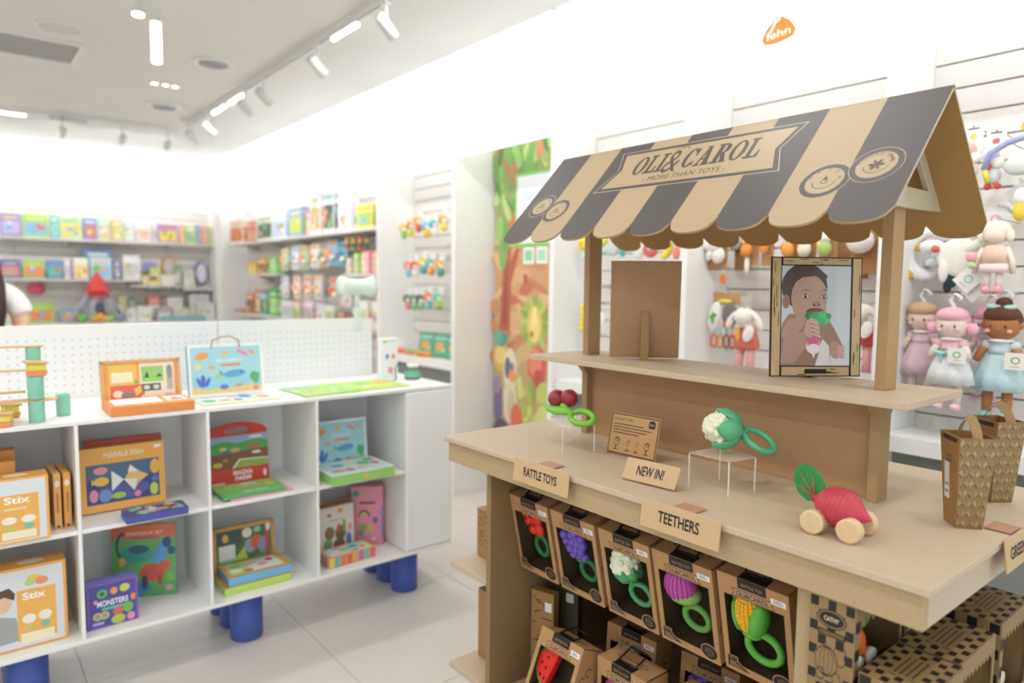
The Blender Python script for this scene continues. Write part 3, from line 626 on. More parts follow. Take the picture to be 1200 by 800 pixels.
        mb = MB(); mb.tube([(.098 + .040 * math.cos(t), -.006 + .024 * math.sin(t), -.044 + .013 * math.sin(t) - .006 * math.cos(t)) for t in [2 * PI * i / 26 for i in range(26)]], .009, RUB('#7cc043'), 8, True); mb.build('ring_handle', e)
e = empty('rattle_toy', 'dark red cherry rattle with a bright green ring on a riser', 'rattle toy', (1.45, 1.555, 1.150), (0, 0, -1.45), 'display rattles on risers'); toy('cherry', e)
e = empty('rattle_toy', 'white cauliflower rattle with green leaves and ring on a riser', 'rattle toy', (1.47, .985, 1.088 + 0.064), (0, 0, -0.75), 'display rattles on risers')
mb = MB(); r = random.Random(5); WHF = RUB('#e4e8cd')
mb.ell((0, 0, 0), .037, WHF, 18, 12)
for k in range(60):
    a = r.uniform(0, 2 * PI); b = r.uniform(-.1, PI / 2); mb.ell((-.033 * math.sin(b), .034 * math.cos(b) * math.cos(a), .034 * math.cos(b) * math.sin(a)), .0085, WHF, 8, 5)
mb.build('floret_head', e)
GL = RUB('#5bb083')
for k in range(5):
    a = k * 2 * PI / 5 + .5; mb = MB(); v = []; f = []; N = 8
    for i in range(N + 1):
        t = i / N; ph = PI * (.02 + .62 * t); wd = .62 * math.sin(PI * min(1, .12 + t * .88)) ** .7 + .02
        for j in range(5):
            aa = a + wd * (j - 2) / 2 * 1.15; R = .0405 + .003 * (j == 2)
            v.append((R * math.cos(ph), R * math.sin(ph) * math.cos(aa), R * math.sin(ph) * math.sin(aa)))
    for i in range(N):
        for j in range(4): f.append((i * 5 + j, i * 5 + j + 1, i * 5 + j + 6, i * 5 + j + 5))
    mb.add(v, f, GL, True); o = mb.build('leaf', e); sm = o.modifiers.new('s', 'SOLIDIFY'); sm.thickness = .004
mb = MB(); mb.ell((.036, 0, -.002), (.014, .012, .012), GL); mb.tube([(.04, 0, -.004), (.058, 0, -.012)], .009, GL, 10)
mb.tube([(.084 + .034 * math.cos(t), .026 * math.sin(t), -.014 + .015 * math.sin(t) - .008 * math.cos(t)) for t in [2 * PI * i / 28 for i in range(28)]], .0072, GL, 10, True); mb.build('ring_handle', e)
e.rotation_euler = (0, math.radians(8), -0.75); e.scale = (1.13, 1.13, 1.13)
# ---- radish car
e = empty('radish_car', 'red radish toy car with pale wooden wheels and green leaf', 'toy car', (1.392, .650, 1.0006), (0, 0, math.radians(-86)))
RED = mat('#c64556', 0.45, 0.05, 60)
prof = [(0.0, -.052), (.006, -.05), (.022, -.044), (.035, -.026), (.041, 0), (.038, .018), (.026, .034), (.012, .044), (.005, .056), (.0, .06)]
mb = MB(); mb.T = Matrix.Translation((0.004, 0, .052)) @ Matrix.Rotation(math.radians(100), 4, 'Y'); mb.lathe(prof, RED, 28); b = mb.build('radish_body', e, subd=1)
for k in range(7):
    z = -.03 + k * .009; r = .0415 * math.sqrt(max(.05, 1 - (z / .058) ** 2)); mb = MB()
    mb.T = Matrix.Translation((.004, 0, .052)) @ Matrix.Rotation(math.radians(100), 4, 'Y'); mb.tube([(r * math.cos(t), r * math.sin(t), z) for t in [2 * PI * i / 28 for i in range(28)]], .0004, mat('#b43a4b', .5), 5, True); mb.build('groove', b)
mb = MB(); mb.tube([(-.034, 0, .056), (-.043, 0, .06), (-.052, 0, .066)], [.012, .011, .007], mat('#b03246', .5), 10); mb.build('leaf_stem', e)
LEAF = mat('#2f8a47', 0.5, 0.15, 60)
bx_, bz_ = -.046, .062; arc = []
for i in range(26):
    t = 2 * PI * i / 26; q = 1 + .04 * math.sin(i * 2.3); a_, b_ = .030 * q * math.cos(t), .041 * q * math.sin(t) * (1 - .12 * (math.sin(t) < 0)); ct, st = math.cos(.42), math.sin(.42); arc.append((bx_ - .014 + a_ * ct - b_ * st, bz_ + .025 + a_ * st + b_ * ct))
mb = MB(); mb.prism(arc, (0, -.003, 0), (1, 0, 0), (0, 0, 1), (0, .006, 0), LEAF); lf = mb.build('leaf', e, bevel=.0015)
for dg, L_ in ((98, .046), (125, .052), (152, .04)):
    t = math.radians(dg); mb = MB(); mb.tube([(bx_, -.0035, bz_), (bx_ + L_ * math.cos(t), -.0045, bz_ + L_ * math.sin(t))], [.0032, .0012], mat('#9a6a48', .5), 6); mb.build('leaf_vein', lf)
e.scale = (1.03, 1.03, 1.03)
WH = mat('#dfc49a', 0.5, 0.08, 90)
for a, s in ((-.034, -1), (.036, -1), (-.034, 1), (.036, 1)):
    mb = MB(); mb.T = Matrix.Translation((a, s * .036, .0235)) @ Matrix.Rotation(PI / 2, 4, 'X'); mb.lathe([(0, -.009), (.021, -.011), (.0235, -.009), (.0235, .009), (.021, .011), (0, .011)], WH, 26, smooth=False); mb.build('wheel', e)
for a in (-.034, .036):
    mb = MB(); mb.tube([(a, -.03, .0235), (a, .03, .0235)], .004, WH, 8); mb.build('axle', e)
# ---- carry boxes printed like woven baskets
def weave(w, h, n=6):
    L = [('r', 0, 0, 1, 1, '#8f7750')]
    for i in range(n):
        for j in range(n + 3):
            L.append(('p', [((i + .06) / n, (j + .5) / (n + 3)), ((i + .5) / n, (j + .08) / (n + 3)), ((i + .94) / n, (j + .5) / (n + 3)), ((i + .5) / n, (j + .92) / (n + 3))], ['#a58b5e', '#98805a', '#ae9567'][(i * 2 + j) % 3]))
            if (i + j) % 2: L.append(('p', [((i + .1) / n, (j + .46) / (n + 3)), ((i + .5) / n, (j + .12) / (n + 3)), ((i + .6) / n, (j + .17) / (n + 3)), ((i + .2) / n, (j + .54) / (n + 3))], '#2c2a20'))
            else: L.append(('p', [((i + .5) / n, (j + .12) / (n + 3)), ((i + .9) / n, (j + .46) / (n + 3)), ((i + .84) / n, (j + .52) / (n + 3)), ((i + .44) / n, (j + .18) / (n + 3))], '#38352a'))
    return L
def basket_box(label, loc, rz, red=False):
    e = empty('carry_box', label, 'carry box', loc, (0, 0, rz), 'basket print carry boxes')
    b, t, h, d0, d1 = .028, .046, .195, .026, .036; KR = mat('#96703f', 0.6, 0.06, 150); th = .002
    A = [(-b, -d0, 0), (b, -d0, 0), (b, d0, 0), (-b, d0, 0)]; B = [(-t, -d1, h), (t, -d1, h), (t, d1, h), (-t, d1, h)]
    mb = MB(); mb.add(A, [(0, 3, 2, 1)], KR)
    for i in range(4):
        j = (i + 1) % 4; mb.add([A[i], A[j], B[j], B[i]], [(0, 1, 2, 3)], KR); q = .965
        mb.add([(A[i][0] * q, A[i][1] * q, .002), (A[j][0] * q, A[j][1] * q, .002), (B[j][0] * q, B[j][1] * q, h), (B[i][0] * q, B[i][1] * q, h)], [(3, 2, 1, 0)], KR)
        mb.add([B[i], B[j], (B[j][0] * q, B[j][1] * q, h), (B[i][0] * q, B[i][1] * q, h)], [(0, 1, 2, 3)], mat('#b89b6c', .6))
    mb.build('box_body', e)
    for i, nm in ((1, 'side_weave_print'), (3, 'side_weave_print')):
        j = (i + 1) % 4; a, c, dd = Vector(A[i]), Vector(A[j]), Vector(B[i]); u = (c - a); v = dd - a; v.x = v.x; n = u.cross(v)
        pm = MB(); uu = u.normalized(); vv = Vector((dd.x - a.x, 0, h)).normalized(); W0 = (Vector(B[j]) - Vector(B[i])).length
        L = []
        for it in weave(1, 1):
            f = lambda x, y: ((.5 + (x - .5) * (u.length + (W0 - u.length) * y) / W0), y)
            if it[0] == 'r': L.append(('p', [f(0, 0), f(1, 0), f(1, 1), f(0, 1)], it[5]))
            else: L.append(('p', [f(*p) for p in it[1]], it[2]))
        o0 = a - uu * (W0 - u.length) / 2
        # a few shared layers only, so the print stays flat on the board
        for lay in range(3):
            sel = [x for k, x in enumerate(L) if (0 if k == 0 else 1 + (k + 1) % 2) == lay]
            for x in sel: art(pm, o0, uu, vv, [x], W0, h, z0=.0005 + lay * .0002)
        pm.build(nm, e)
    pm = MB(); a = Vector(A[0]); art(pm, (-b, -d0, 0), (1, 0, 0), Vector((0, -(d1 - d0), h)), [('r', .08, .28, .42, .40, '#d9d6d2'), ('r', .14, .34, .3, .03, '#8d8a86'), ('r', .14, .42, .3, .03, '#8d8a86'), ('r', -.1, .93, 1.2, .05, '#2e2417'), ('r', .2, .7, .5, .02, '#6b4f2c'), ('r', .2, .75, .5, .02, '#6b4f2c')], 2 * b, h); pm.build('side_label_print', e)
    st = mat('#a98d60', 0.6, 0.08, 120); pts = [(-.044 + .088 * i / 12, 0, h - .01 + .045 * math.sin(PI * i / 12) ** .7) for i in range(13)]
    mb = MB(); mb.tube(pts, .013, st, 4, flat=(.1, 1.0)) ; mb.build('carry_strap', e)
    if red: MB().box(.034, .036, -.01, .0, .09, .14, '#d8402f').build('red_tab', e)
    return e
basket_box('nearer basket-weave printed carry box on the table', (1.662, .512, 1.0006), math.radians(-139))
basket_box('farther basket-weave printed carry box behind the nearer one', (1.925, .535, 1.0006), math.radians(-125), True)
# ------------------------------------------------------------------ boxed rattles in the stall
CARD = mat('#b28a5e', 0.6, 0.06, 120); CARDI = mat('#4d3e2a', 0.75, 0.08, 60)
def rattle_box(label, kind, loc, rot, seed=0):
    """hanging window box; origin at the top front edge centre, front faces local -Y"""
    w, h, d, fw = .178, .258, .09, .014
    e = empty('rattle_box', label, 'toy box', loc, rot, 'boxed rattle toys in the stall')
    t = .002; z0 = -h
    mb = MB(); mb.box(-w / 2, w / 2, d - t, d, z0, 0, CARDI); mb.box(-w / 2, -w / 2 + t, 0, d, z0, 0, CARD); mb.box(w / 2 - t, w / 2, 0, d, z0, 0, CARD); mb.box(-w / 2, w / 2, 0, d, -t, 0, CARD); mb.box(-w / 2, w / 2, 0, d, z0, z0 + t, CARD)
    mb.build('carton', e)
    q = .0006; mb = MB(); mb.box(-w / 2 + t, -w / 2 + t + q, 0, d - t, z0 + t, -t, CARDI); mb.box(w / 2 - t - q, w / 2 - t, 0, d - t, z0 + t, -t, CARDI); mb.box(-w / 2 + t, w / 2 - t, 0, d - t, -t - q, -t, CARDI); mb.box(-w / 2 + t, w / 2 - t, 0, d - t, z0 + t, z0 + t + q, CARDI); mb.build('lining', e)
    mb = MB(); mb.box(-w / 2, -w / 2 + fw, -t, 0, z0, 0, CARD); mb.box(w / 2 - fw, w / 2, -t, 0, z0, 0, CARD); mb.box(-w / 2 + fw, w / 2 - fw, -t, 0, -.052, 0, CARD); mb.box(-w / 2 + fw, w / 2 - fw, -t, 0, z0, z0 + .02, CARD)
    mb.build('window_frame', e)
    k = '#1b1917'; c = '#b69068'
    I = [('p', [(.30, .90), (.70, .90), (.70, 1.0), (.30, 1.0)], k), ('t', 'RATTLE TOY', .35, .925, .03, c, .3), ('p', [(.2, .805), (.8, .805), (.77, .845), (.8, .885), (.2, .885), (.23, .845)], k), ('p', [(.215, .811), (.785, .811), (.757, .845), (.785, .879), (.215, .879), (.243, .845)], c), ('t', 'OLI&CAROL', .27, .823, .044, '#3a2a18', .46),
         ('r', .76, .87, .2, .055, '#e8e8ea'), ('r', .79, .885, .13, .012, '#9a9aa0'), ('r', .79, .903, .1, .01, '#9a9aa0'),
         ('p', [(.03, .03), (.42, .03), (.2, .115), (.2, .16), (.03, .16)], c), ('p', [(.045, .038), (.38, .038), (.185, .108), (.185, .152), (.045, .152)], k), ('t', '3 IN 1', .06, .12, .022, c, .1), ('r', .07, .09, .1, .008, c), ('r', .07, .07, .15, .008, c), ('r', .07, .052, .2, .008, c),
         ('e', .83, .1, .14, .085, c), ('e', .83, .1, .128, .076, k), ('g', .83, .1, .07, .045, .055, .035, '#6d5636'), ('r', .76, .095, .14, .012, '#6d5636'), ('r', .78, .12, .1, .01, '#6d5636'), ('r', .78, .07, .1, .01, '#6d5636')]
    for nm, J in (('header_print', I[:8]), ('corner_print', I[8:14]), ('badge_print', I[14:])):
        pm = MB(); art(pm, (-w / 2, -t, z0), (1, 0, 0), (0, 0, 1), J, w, h, z0=.0004); pm.build(nm, e)
    pm = MB(); I = [('p', [(.3, 0), (.7, 0), (.7, .35), (.3, .35)], k), ('t', 'OLI&CAROL', .3, .5, .1, '#4d3a22', .4), ('g', .5, .53, .3, .16, .28, .14, '#4d3a22')]
    art(pm, (-w / 2, 0, 0), (1, 0, 0), (0, 1, 0), I, w, d, z0=.0004); pm.build('top_print', e)
    pm = MB(); r = random.Random(seed); I = []
    for q in range(7): I.append(('g', r.uniform(.25, .75), .15 + q * .1, .18, .05, .14, .035, '#6d5030', r.uniform(0, 2), r.uniform(3, 5)))
    art(pm, (w / 2, 0, z0), (0, 1, 0), (0, 0, 1), I, d, h, z0=.0004); pm.build('side_print', e)
    mb = MB(); mb.tube([(-.03, .02, .004), (.03, .02, .004), (.03, .075, .022), (-.03, .075, .022)], .003, BLK, 6, True); mb.build('hang_strap', e)
    pm = MB(); I = []
    for q in range(8): I.append(('g', .72 + .02 * math.sin(q), .3 + q * .07, .12, .035, .10, .025, '#2f2417'))
    I += [('e', .2, .5, .03, .02, '#2b2015'), ('e', .3, .42, .03, .02, '#2b2015'), ('e', .2, .36, .03, .02, '#2b2015')]
    art(pm, (-w / 2, d - t, z0), (1, 0, 0), (0, 0, 1), I, w, h); pm.build('inner_print', e)
    tt = empty('rattle', None, None, (-.03, .026, -.1)); tt.parent = e
    tmp = empty('tmp', None, None); toy(kind, tmp)
    for ch in list(tmp.children): ch.parent = tt
    bpy.data.objects.remove(tmp); tt.scale = (1.05, 1.05, 1.05)
    return e
TL = 0.215
rows = [('poppy', 1.588, 'red poppy rattle in a hanging window box'), ('grapes', 1.395, 'purple grape rattle in a hanging window box'), ('cauliflower', 1.2, 'white cauliflower rattle in a hanging window box'), ('onion', 1.012, 'magenta onion rattle in a hanging window box'), ('corn', .82, 'yellow corn rattle in a hanging window box by the end panel')]
for i, (k, y, lb) in enumerate(rows): rattle_box(lb, k, (1.36, y, .838 + (.008 if i == 4 else 0)), (TL, 0, RX), i)
# standing on the bottom shelf
rattle_box('watermelon rattle box leaning back on the bottom shelf', 'watermelon', (1.365, 1.425, .194 + .258 * math.cos(.40) + .09 * math.sin(.40)), (-.40, 0, RX), 7)
rattle_box('boxed rattle standing beside the leaning watermelon box', 'onion', (1.395, 1.222, .193 + .26), (0, 0, RX), 8)
rattle_box('boxed rattle standing at the foot of the end panel', 'corn', (1.42, .98, .193 + .26), (0, 0, RX + .05), 9)
for k, (x, y, dz, kd, lb) in enumerate(((1.56, 1.33, .05, 'cauliflower', 'boxed rattle behind the watermelon box in the stall shade'), (1.60, 1.08, .04, 'grapes', 'boxed rattle behind the standing boxes in the stall shade'), (1.62, .84, .02, 'poppy', 'boxed rattle deep in the stall near the end panel'))):
    rattle_box(lb, kd, (x, y, .193 + .268), (-.06, 0, RX + .1), 10 + k)
for k, (y, kd, lb) in enumerate(((1.58, 'corn', 'hanging box hidden behind the poppy box'), (1.39, 'onion', 'hanging box hidden behind the grape box'), (1.2, 'poppy', 'hanging box hidden behind the cauliflower box'), (1.01, 'grapes', 'hanging box hidden behind the onion box'), (.82, 'cauliflower', 'hanging box hidden behind the corn box'))):
    rattle_box(lb, kd, (1.58, y, .85), (.1, 0, RX), 20 + k)
# two flat boxes standing edge-on at the left inside
def speck(seed):
    r = random.Random(seed); L = []
    for k in range(26): L.append(('r', r.uniform(.05, .75), r.uniform(.03, .95), r.uniform(.08, .3), .012, '#3d2d1a'))
    return L
carton('toy_box', 'tall speckled kraft box inside the left stall panel', 'toy box', (1.46, 1.625, .1935), (.085, .035, .31), (0, 0, RX + .3), '#9c7a4a', {'front': speck(5) + [('r', .62, .8, .3, .1, '#e6e6e8')]})
carton('toy_box', 'tall dark box just behind the speckled one in the stall', 'toy box', (1.53, 1.60, .1935), (.11, .035, .33), (0, 0, RX + .3), '#3a3026', {'front': [('r', .6, .82, .25, .09, '#c9c9cc')]})
# ---- checkered toy car boxes on the near ledge
def checks(nx, ny, k0=0, bg='#917852', fg='#201e1c', seed=3):
    r = random.Random(seed); L = [('r', 0, 0, 1, 1, bg)]
    for i in range(nx):
        for j in range(ny):
            if (i + j + k0) % 2: L.append(('r', (i + .06) / nx, (j + .12) / ny, .9 / nx, .78 / ny, fg))
    return L
def flatten(pm, o, u, v, items, w, h, z=.0005):
    """same-plane shapes that never overlap one another share one layer"""
    for it in items: art(pm, o, u, v, [it], w, h, z0=z)
def car_box(label, loc, size, rz, car, face_pic=None, group='checkered toy car boxes on the near ledge'):
    """window side faces local -Y, length along X"""
    w, d, h = size; e = empty('car_box', label, 'toy box', loc, (0, 0, rz), group); t = .002
    KR = mat('#917852', .6, .06, 120)
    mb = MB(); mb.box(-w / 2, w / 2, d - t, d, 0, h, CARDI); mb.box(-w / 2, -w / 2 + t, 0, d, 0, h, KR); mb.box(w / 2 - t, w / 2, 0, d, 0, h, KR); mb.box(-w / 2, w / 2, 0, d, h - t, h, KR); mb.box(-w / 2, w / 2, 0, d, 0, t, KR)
    mb.build('carton', e)
    mb = MB(); mb.box(-w / 2, -w / 2 + .018, -t, 0, 0, h, KR); mb.box(w / 2 - .012, w / 2, -t, 0, 0, h, KR); mb.box(-w / 2 + .018, w / 2 - .012, -t, 0, 0, .055, KR)
    zz = [(-w / 2 + .018 + (w - .03) * i / 16, h - .03 - (.014 if i % 2 else 0)) for i in range(17)]
    mb.prism([(-w / 2 + .018, h), *zz, (w / 2 - .012, h)], (0, -t, 0), (1, 0, 0), (0, 0, 1), (0, t, 0), KR); mb.build('window_frame', e)
    pm = MB()
    for f, n1, n2 in (('top', 9, 7), ('left', 5, 9)):
        fo = FACES[f](w, d, h); flatten(pm, fo[0], fo[1], fo[2], checks(n1, n2, 1)[0:1], fo[3], fo[4], .0004); flatten(pm, fo[0], fo[1], fo[2], checks(n1, n2, 1)[1:], fo[3], fo[4], .0007)
    fo = FACES['top'](w, d, h); L = [('r', .24, .3, .56, .42, '#917852')] + [('r', .28, .36 + k * .09, .48, .03, '#5a472c') for k in range(4)]; flatten(pm, fo[0], fo[1], fo[2], L[:1], fo[3], fo[4], .001); flatten(pm, fo[0], fo[1], fo[2], L[1:], fo[3], fo[4], .0013)
    c = '#201e1c'
    flatten(pm, (-w / 2, -t, 0), (1, 0, 0), (0, 0, 1), [('r', .0, (j + .1) / 8, .085, .8 / 8, c) for j in range(0, 8, 2)] + [('r', .12 + .1 * i, .02 + .1 * (i % 2), .09, .08, c) for i in range(8)], w, h)
    pm.build('checker_print', e)
    fo = FACES['left'](w, d, h); pm = MB()
    if face_pic:
        L = [('e', .5, .82, .34, .085, '#201e1c'), ('e', .5, .82, .31, .075, '#917852'), ('e', .5, .82, .28, .065, '#201e1c'), ('t', face_pic, .33, .80, .04, '#d8c39a', .34), ('r', .2, .66, .62, .055, '#201e1c'), ('r', .23, .67, .56, .035, '#6d5636'),
             ('e', .5, .42, .36, .17, '#917852'), ('g', .42, .43, .26, .14, .245, .128, '#2a241c'), ('g', .72, .52, .14, .1, .128, .09, '#2a241c'), ('g', .3, .3, .1, .06, .085, .05, '#2a241c'), ('g', .66, .3, .1, .06, .085, .05, '#2a241c'), ('g', .42, .43, .16, .13, .15, .12, '#2a241c'), ('g', .42, .43, .06, .13, .05, .12, '#2a241c'),
             ('e', .5, .1, .4, .07, '#917852'), ('r', .2, .1, .6, .02, '#2a241c'), ('r', .2, .06, .5, .02, '#2a241c')]
        art(pm, fo[0], fo[1], fo[2], L, fo[3], fo[4], z0=.001); pm.build('name_print', e)
    # badge on the window sill and the toy car inside
    pm = MB(); art(pm, (-w / 2, -t, 0), (1, 0, 0), (0, 0, 1), [('e', .14, .17, .09, .12, c), ('e', .14, .17, .075, .1, '#917852'), ('g', .14, .17, .055, .075, .04, .055, c)], w, h, z0=.001); pm.build('sill_badge', e)
    cr = empty('toy_car', None, None, (-.01, d * .45, .075 if h > .16 else .045)); cr.parent = e
    mb = MB(); mb.ell((-.03, 0, .035), (.045, .028, .038), RUB(car), 16, 10); mb.build('car_body', cr)
    mb = MB(); mb.ell((.02, 0, .07), (.028, .012, .016), RUB('#4fb045'), rot=(0, -.5, 0)); mb.build('leaf', cr)
    for a in (-.055, .0):
        mb = MB(); mb.T = Matrix.Translation((a, -.028, .012)) @ Matrix.Rotation(PI / 2, 4, 'X'); mb.lathe([(0, -.006), (.018, -.006), (.018, .006), (0, .006)], mat('#cfcabc', .5), 18); mb.build('wheel', cr)
    return e
car_box('checkered car box marked CATHY with an orange car inside', (1.375, .553, .70), (.21, .085, .215), 0, '#ee6a1e', 'CATHY')
car_box('checkered car box underneath the CATHY box', (1.375, .553, .5542), (.21, .085, .1435), 0, '#d23b34')
car_box('tall checkered car box behind the CATHY box', (1.60, .553, .70), (.21, .085, .205), 0, '#7fb83c')
car_box('checkered car box underneath the tall one behind CATHY', (1.60, .553, .5542), (.21, .085, .1435), 0, '#ee6a1e')
car_box('checkered car box against the end panel, farthest along', (1.825, .553, .70), (.21, .085, .2), 0, '#d23b34')
car_box('checkered car box underneath the farthest one by the end panel', (1.825, .553, .5542), (.21, .085, .1435), 0, '#7fb83c')
car_box('outer checkered car box nearest the camera on the ledge', (1.35, .425, .5542), (.165, .115, .247), 0, '#8e44ad')
car_box('outer checkered car box in the middle with a lime car', (1.535, .432, .5542), (.19, .11, .247), 0, '#8fd63a')
car_box('outer checkered car box farthest right with a red car', (1.785, .437, .5542), (.2, .105, .247), 0, '#d8302c')
# ---- boxes on the far side ledges
carton('toy_box', 'tall kraft box densely printed with drawings on the far upper ledge', 'toy box', (1.40, 1.86, .5542), (.09, .26, .17), (0, 0, RX), '#a88453', {'front': speck(1), 'left': speck(2), 'right': speck(8)})
carton('toy_box', 'kraft box with a white price label behind the far panel edge', 'toy box', (1.42, 1.76, .5542), (.07, .24, .155), (0, 0, RX), '#a88453', {'front': speck(3) + [('r', .1, .1, .6, .3, '#e4e4e6')]})
carton('toy_box', 'tall plain kraft box with black edges on the far lower ledge', 'toy box', (1.40, 1.835, .1932), (.12, .2, .245), (0, 0, RX), '#a27c4b', {'front': [('r', .8, 0, .2, 1, '#1b1917')], 'top': [('r', 0, 0, 1, 1, '#2a2723')]})
HAZE[0] = 0.14
# ------------------------------------------------------------------ white cube counter with pegboard back
CW = mat('#f3f3f3', 0.35, 0.01, 4); CWI = mat('#f6f7f8', 0.45, 0.01, 4); BLUE = mat('#3550b8', 0.4, 0.02, 10)
CY, CX0, CX1 = 2.74, -0.97, 1.863; ZT, ZM, ZB = 1.019, 0.638, 0.245
ctr = empty('cube_counter', 'white cube shelving counter with a pegboard back and blue legs', 'counter', (0.45, 3.0, 0)); CO = Vector((0.45, 3.0, 0))
def cbp(name, mb, bevel=0.002, label=None): return mb.build(name, ctr, tuple(-CO), bevel=bevel, label=label)
cbp('counter_top', MB().box(CX0, CX1, CY, 3.30, ZT - 0.015, ZT, CW)); cbp('bottom_board', MB().box(CX0, CX1, CY, 3.26, ZB - 0.015, ZB, CW))
xd = [-0.97, -0.538, -0.11, 0.318, 0.745, 1.179]
for x in xd: cbp('divider', MB().box(x - 0.006, x + 0.006, CY, 3.12, ZB, ZT - 0.015, CWI))
for a, b in zip(xd, xd[1:] + [1.606]): cbp('shelf_board', MB().box(a + 0.006, b - 0.006, CY, 3.12, ZM - 0.015, ZM, CW))
cbp('back_board', MB().box(CX0, 1.606, 3.12, 3.132, ZB, ZT - 0.015, CWI))
cbp('end_pod', MB().box(1.606, CX1, CY, 3.26, ZB, ZT - 0.015, CW), 0.012)
def pegmat():
    m = bpy.data.materials.new('m_pegboard'); m.use_nodes = True; nt = m.node_tree; b = nt.nodes['Principled BSDF']; b.inputs['Roughness'].default_value = .4
    tc = nt.nodes.new('ShaderNodeTexCoord'); vm = nt.nodes.new('ShaderNodeVectorMath'); vm.operation = 'MULTIPLY'; vm.inputs[1].default_value = (33, 0, 33); nt.links.new(tc.outputs['Object'], vm.inputs[0])
    fr_ = nt.nodes.new('ShaderNodeVectorMath'); fr_.operation = 'FRACTION'; nt.links.new(vm.outputs[0], fr_.inputs[0])
    sb_ = nt.nodes.new('ShaderNodeVectorMath'); sb_.operation = 'SUBTRACT'; sb_.inputs[1].default_value = (.5, 0, .5); nt.links.new(fr_.outputs[0], sb_.inputs[0])
    ln = nt.nodes.new('ShaderNodeVectorMath'); ln.operation = 'LENGTH'; nt.links.new(sb_.outputs[0], ln.inputs[0])
    gt = nt.nodes.new('ShaderNodeMath'); gt.operation = 'GREATER_THAN'; gt.inputs[1].default_value = .12; nt.links.new(ln.outputs['Value'], gt.inputs[0])
    mx = nt.nodes.new('ShaderNodeMix'); mx.data_type = 'RGBA'; mx.inputs['A'].default_value = lin('#c3c8cc'); mx.inputs['B'].default_value = lin('#eff1f3'); nt.links.new(gt.outputs[0], mx.inputs['Factor']); nt.links.new(mx.outputs['Result'], b.inputs['Base Color']); return m
PEG = pegmat()
for a, b in ((-0.97, 0.938), (0.944, 1.713)):
    p = cbp('pegboard_panel', MB().box(a, b, 3.272, 3.284, ZT, 1.318, CW)); q = MB().box(a + .03, b - .03, 3.2705, 3.272, ZT + .02, 1.285, PEG).build('perforated_field', p)
lg = MB(); lg.lathe([(0.0, 0), (.061, 0), (.065, .004), (.065, ZB - .0155)], BLUE, 32); l0 = None
for x in (-.60, .16, .925, 1.69):
    for y in (2.905, 3.05, 3.195):
        if l0 is None: l0 = lg.build('leg', ctr, Vector((x, y, 0)) - CO, label='thick blue cylinder leg')
        else: dup(l0, ctr, Vector((x, y, 0)) - CO)
# ---------------------------------------------------------------- on the counter top
def lidbox(name, label, cat, x0, x1, yb, z, w_, lid_h, lid_col, lid_print, tray_col, tray_d, tray_h, tray_print, tray_print_front=None, lean=.22, lidth=.018, rim=None):
    """a magnetic play case: an upright lid at the back and a low tray in front; parts of one thing"""
    xc = (x0 + x1) / 2; w = x1 - x0; e = empty(name, label, cat, (xc, yb, z + .0006))
    m = MB().box(-w / 2, w / 2, 0, lidth, 0, lid_h, mat(lid_col, .45, .04, 40)).build('lid', e, (0, 0, 0.001 + lidth * math.sin(lean)), (-lean, 0, 0), .002)
    pm = MB(); art(pm, (-w / 2, 0, 0), (1, 0, 0), (0, 0, 1), lid_print, w, lid_h); pm.build('lid_print', m)
    if rim:
        for a, b, c, d in ((-w / 2, w / 2, lid_h - .012, lid_h), (-w / 2, w / 2, 0, .012), (-w / 2, -w / 2 + .012, 0, lid_h), (w / 2 - .012, w / 2, 0, lid_h)): MB().box(a, b, -.006, 0, c, d, mat(rim, .5, .08, 30)).build('lid_edge', m)
    tw = w_; t = MB().box(-tw / 2, tw / 2, -tray_d, -.008, 0, tray_h, mat(tray_col, .45, .04, 40)).build('tray', e, bevel=.002)
    pm = MB(); art(pm, (-tw / 2, -tray_d, tray_h), (1, 0, 0), (0, 1, 0), tray_print, tw, tray_d - .008); pm.build('tray_print', t)
    if tray_print_front: pm = MB(); art(pm, (-tw / 2, -tray_d, 0), (1, 0, 0), (0, 0, 1), tray_print_front, tw, tray_h); pm.build('tray_front_print', t)
    return e
desk = [('r', .05, .06, .9, .88, '#f0a13e'), ('r', .1, .08, .34, .84, '#f2c04a'), ('r', .48, .1, .44, .82, '#f4e6cf'), ('r', .13, .52, .26, .22, '#f6e9c8'), ('r', .11, .12, .42, .34, '#e2564a'), ('e', .2, .27, .06, .08, '#f7e2bd'), ('e', .32, .25, .08, .06, '#7b7f8a'), ('p', [(.42, .2), (.5, .3), (.48, .44), (.4, .36)], '#f2b94e'), ('r', .5, .5, .28, .34, '#8fd35e'), ('p', [(.53, .58), (.57, .74), (.6, .6)], '#35453c'), ('p', [(.68, .6), (.73, .68), (.77, .6)], '#35453c'), ('r', .5, .3, .24, .16, '#4b5256'), ('e', .56, .38, .04, .05, '#c8d7d2'), ('e', .68, .38, .04, .05, '#c8d7d2'), ('r', .82, .3, .08, .52, '#b9b3ac'), ('e', .86, .7, .035, .16, '#8d8a86'), ('e', .58, .18, .1, .06, '#f4ead8'), ('e', .72, .15, .07, .05, '#f4ead8'), ('e', .85, .16, .07, .06, '#f58fae'), ('p', [(.4, .48), (.46, .48), (.43, .6)], '#55b552')]
lidbox('play_case', 'orange wooden play case with an upright picture lid', 'play set', .425, .70, 2.93, ZT, .275, .175, '#e9b06a', desk, '#f2893a', .19, .036, [('r', .06, .18, .58, .7, '#fbfaf6'), ('r', .70, .2, .25, .66, '#f6ead6'), ('e', .82, .45, .06, .16, '#e2464f'), ('e', .87, .4, .04, .12, '#7f86d8')], lean=.16, rim='#e0a565')
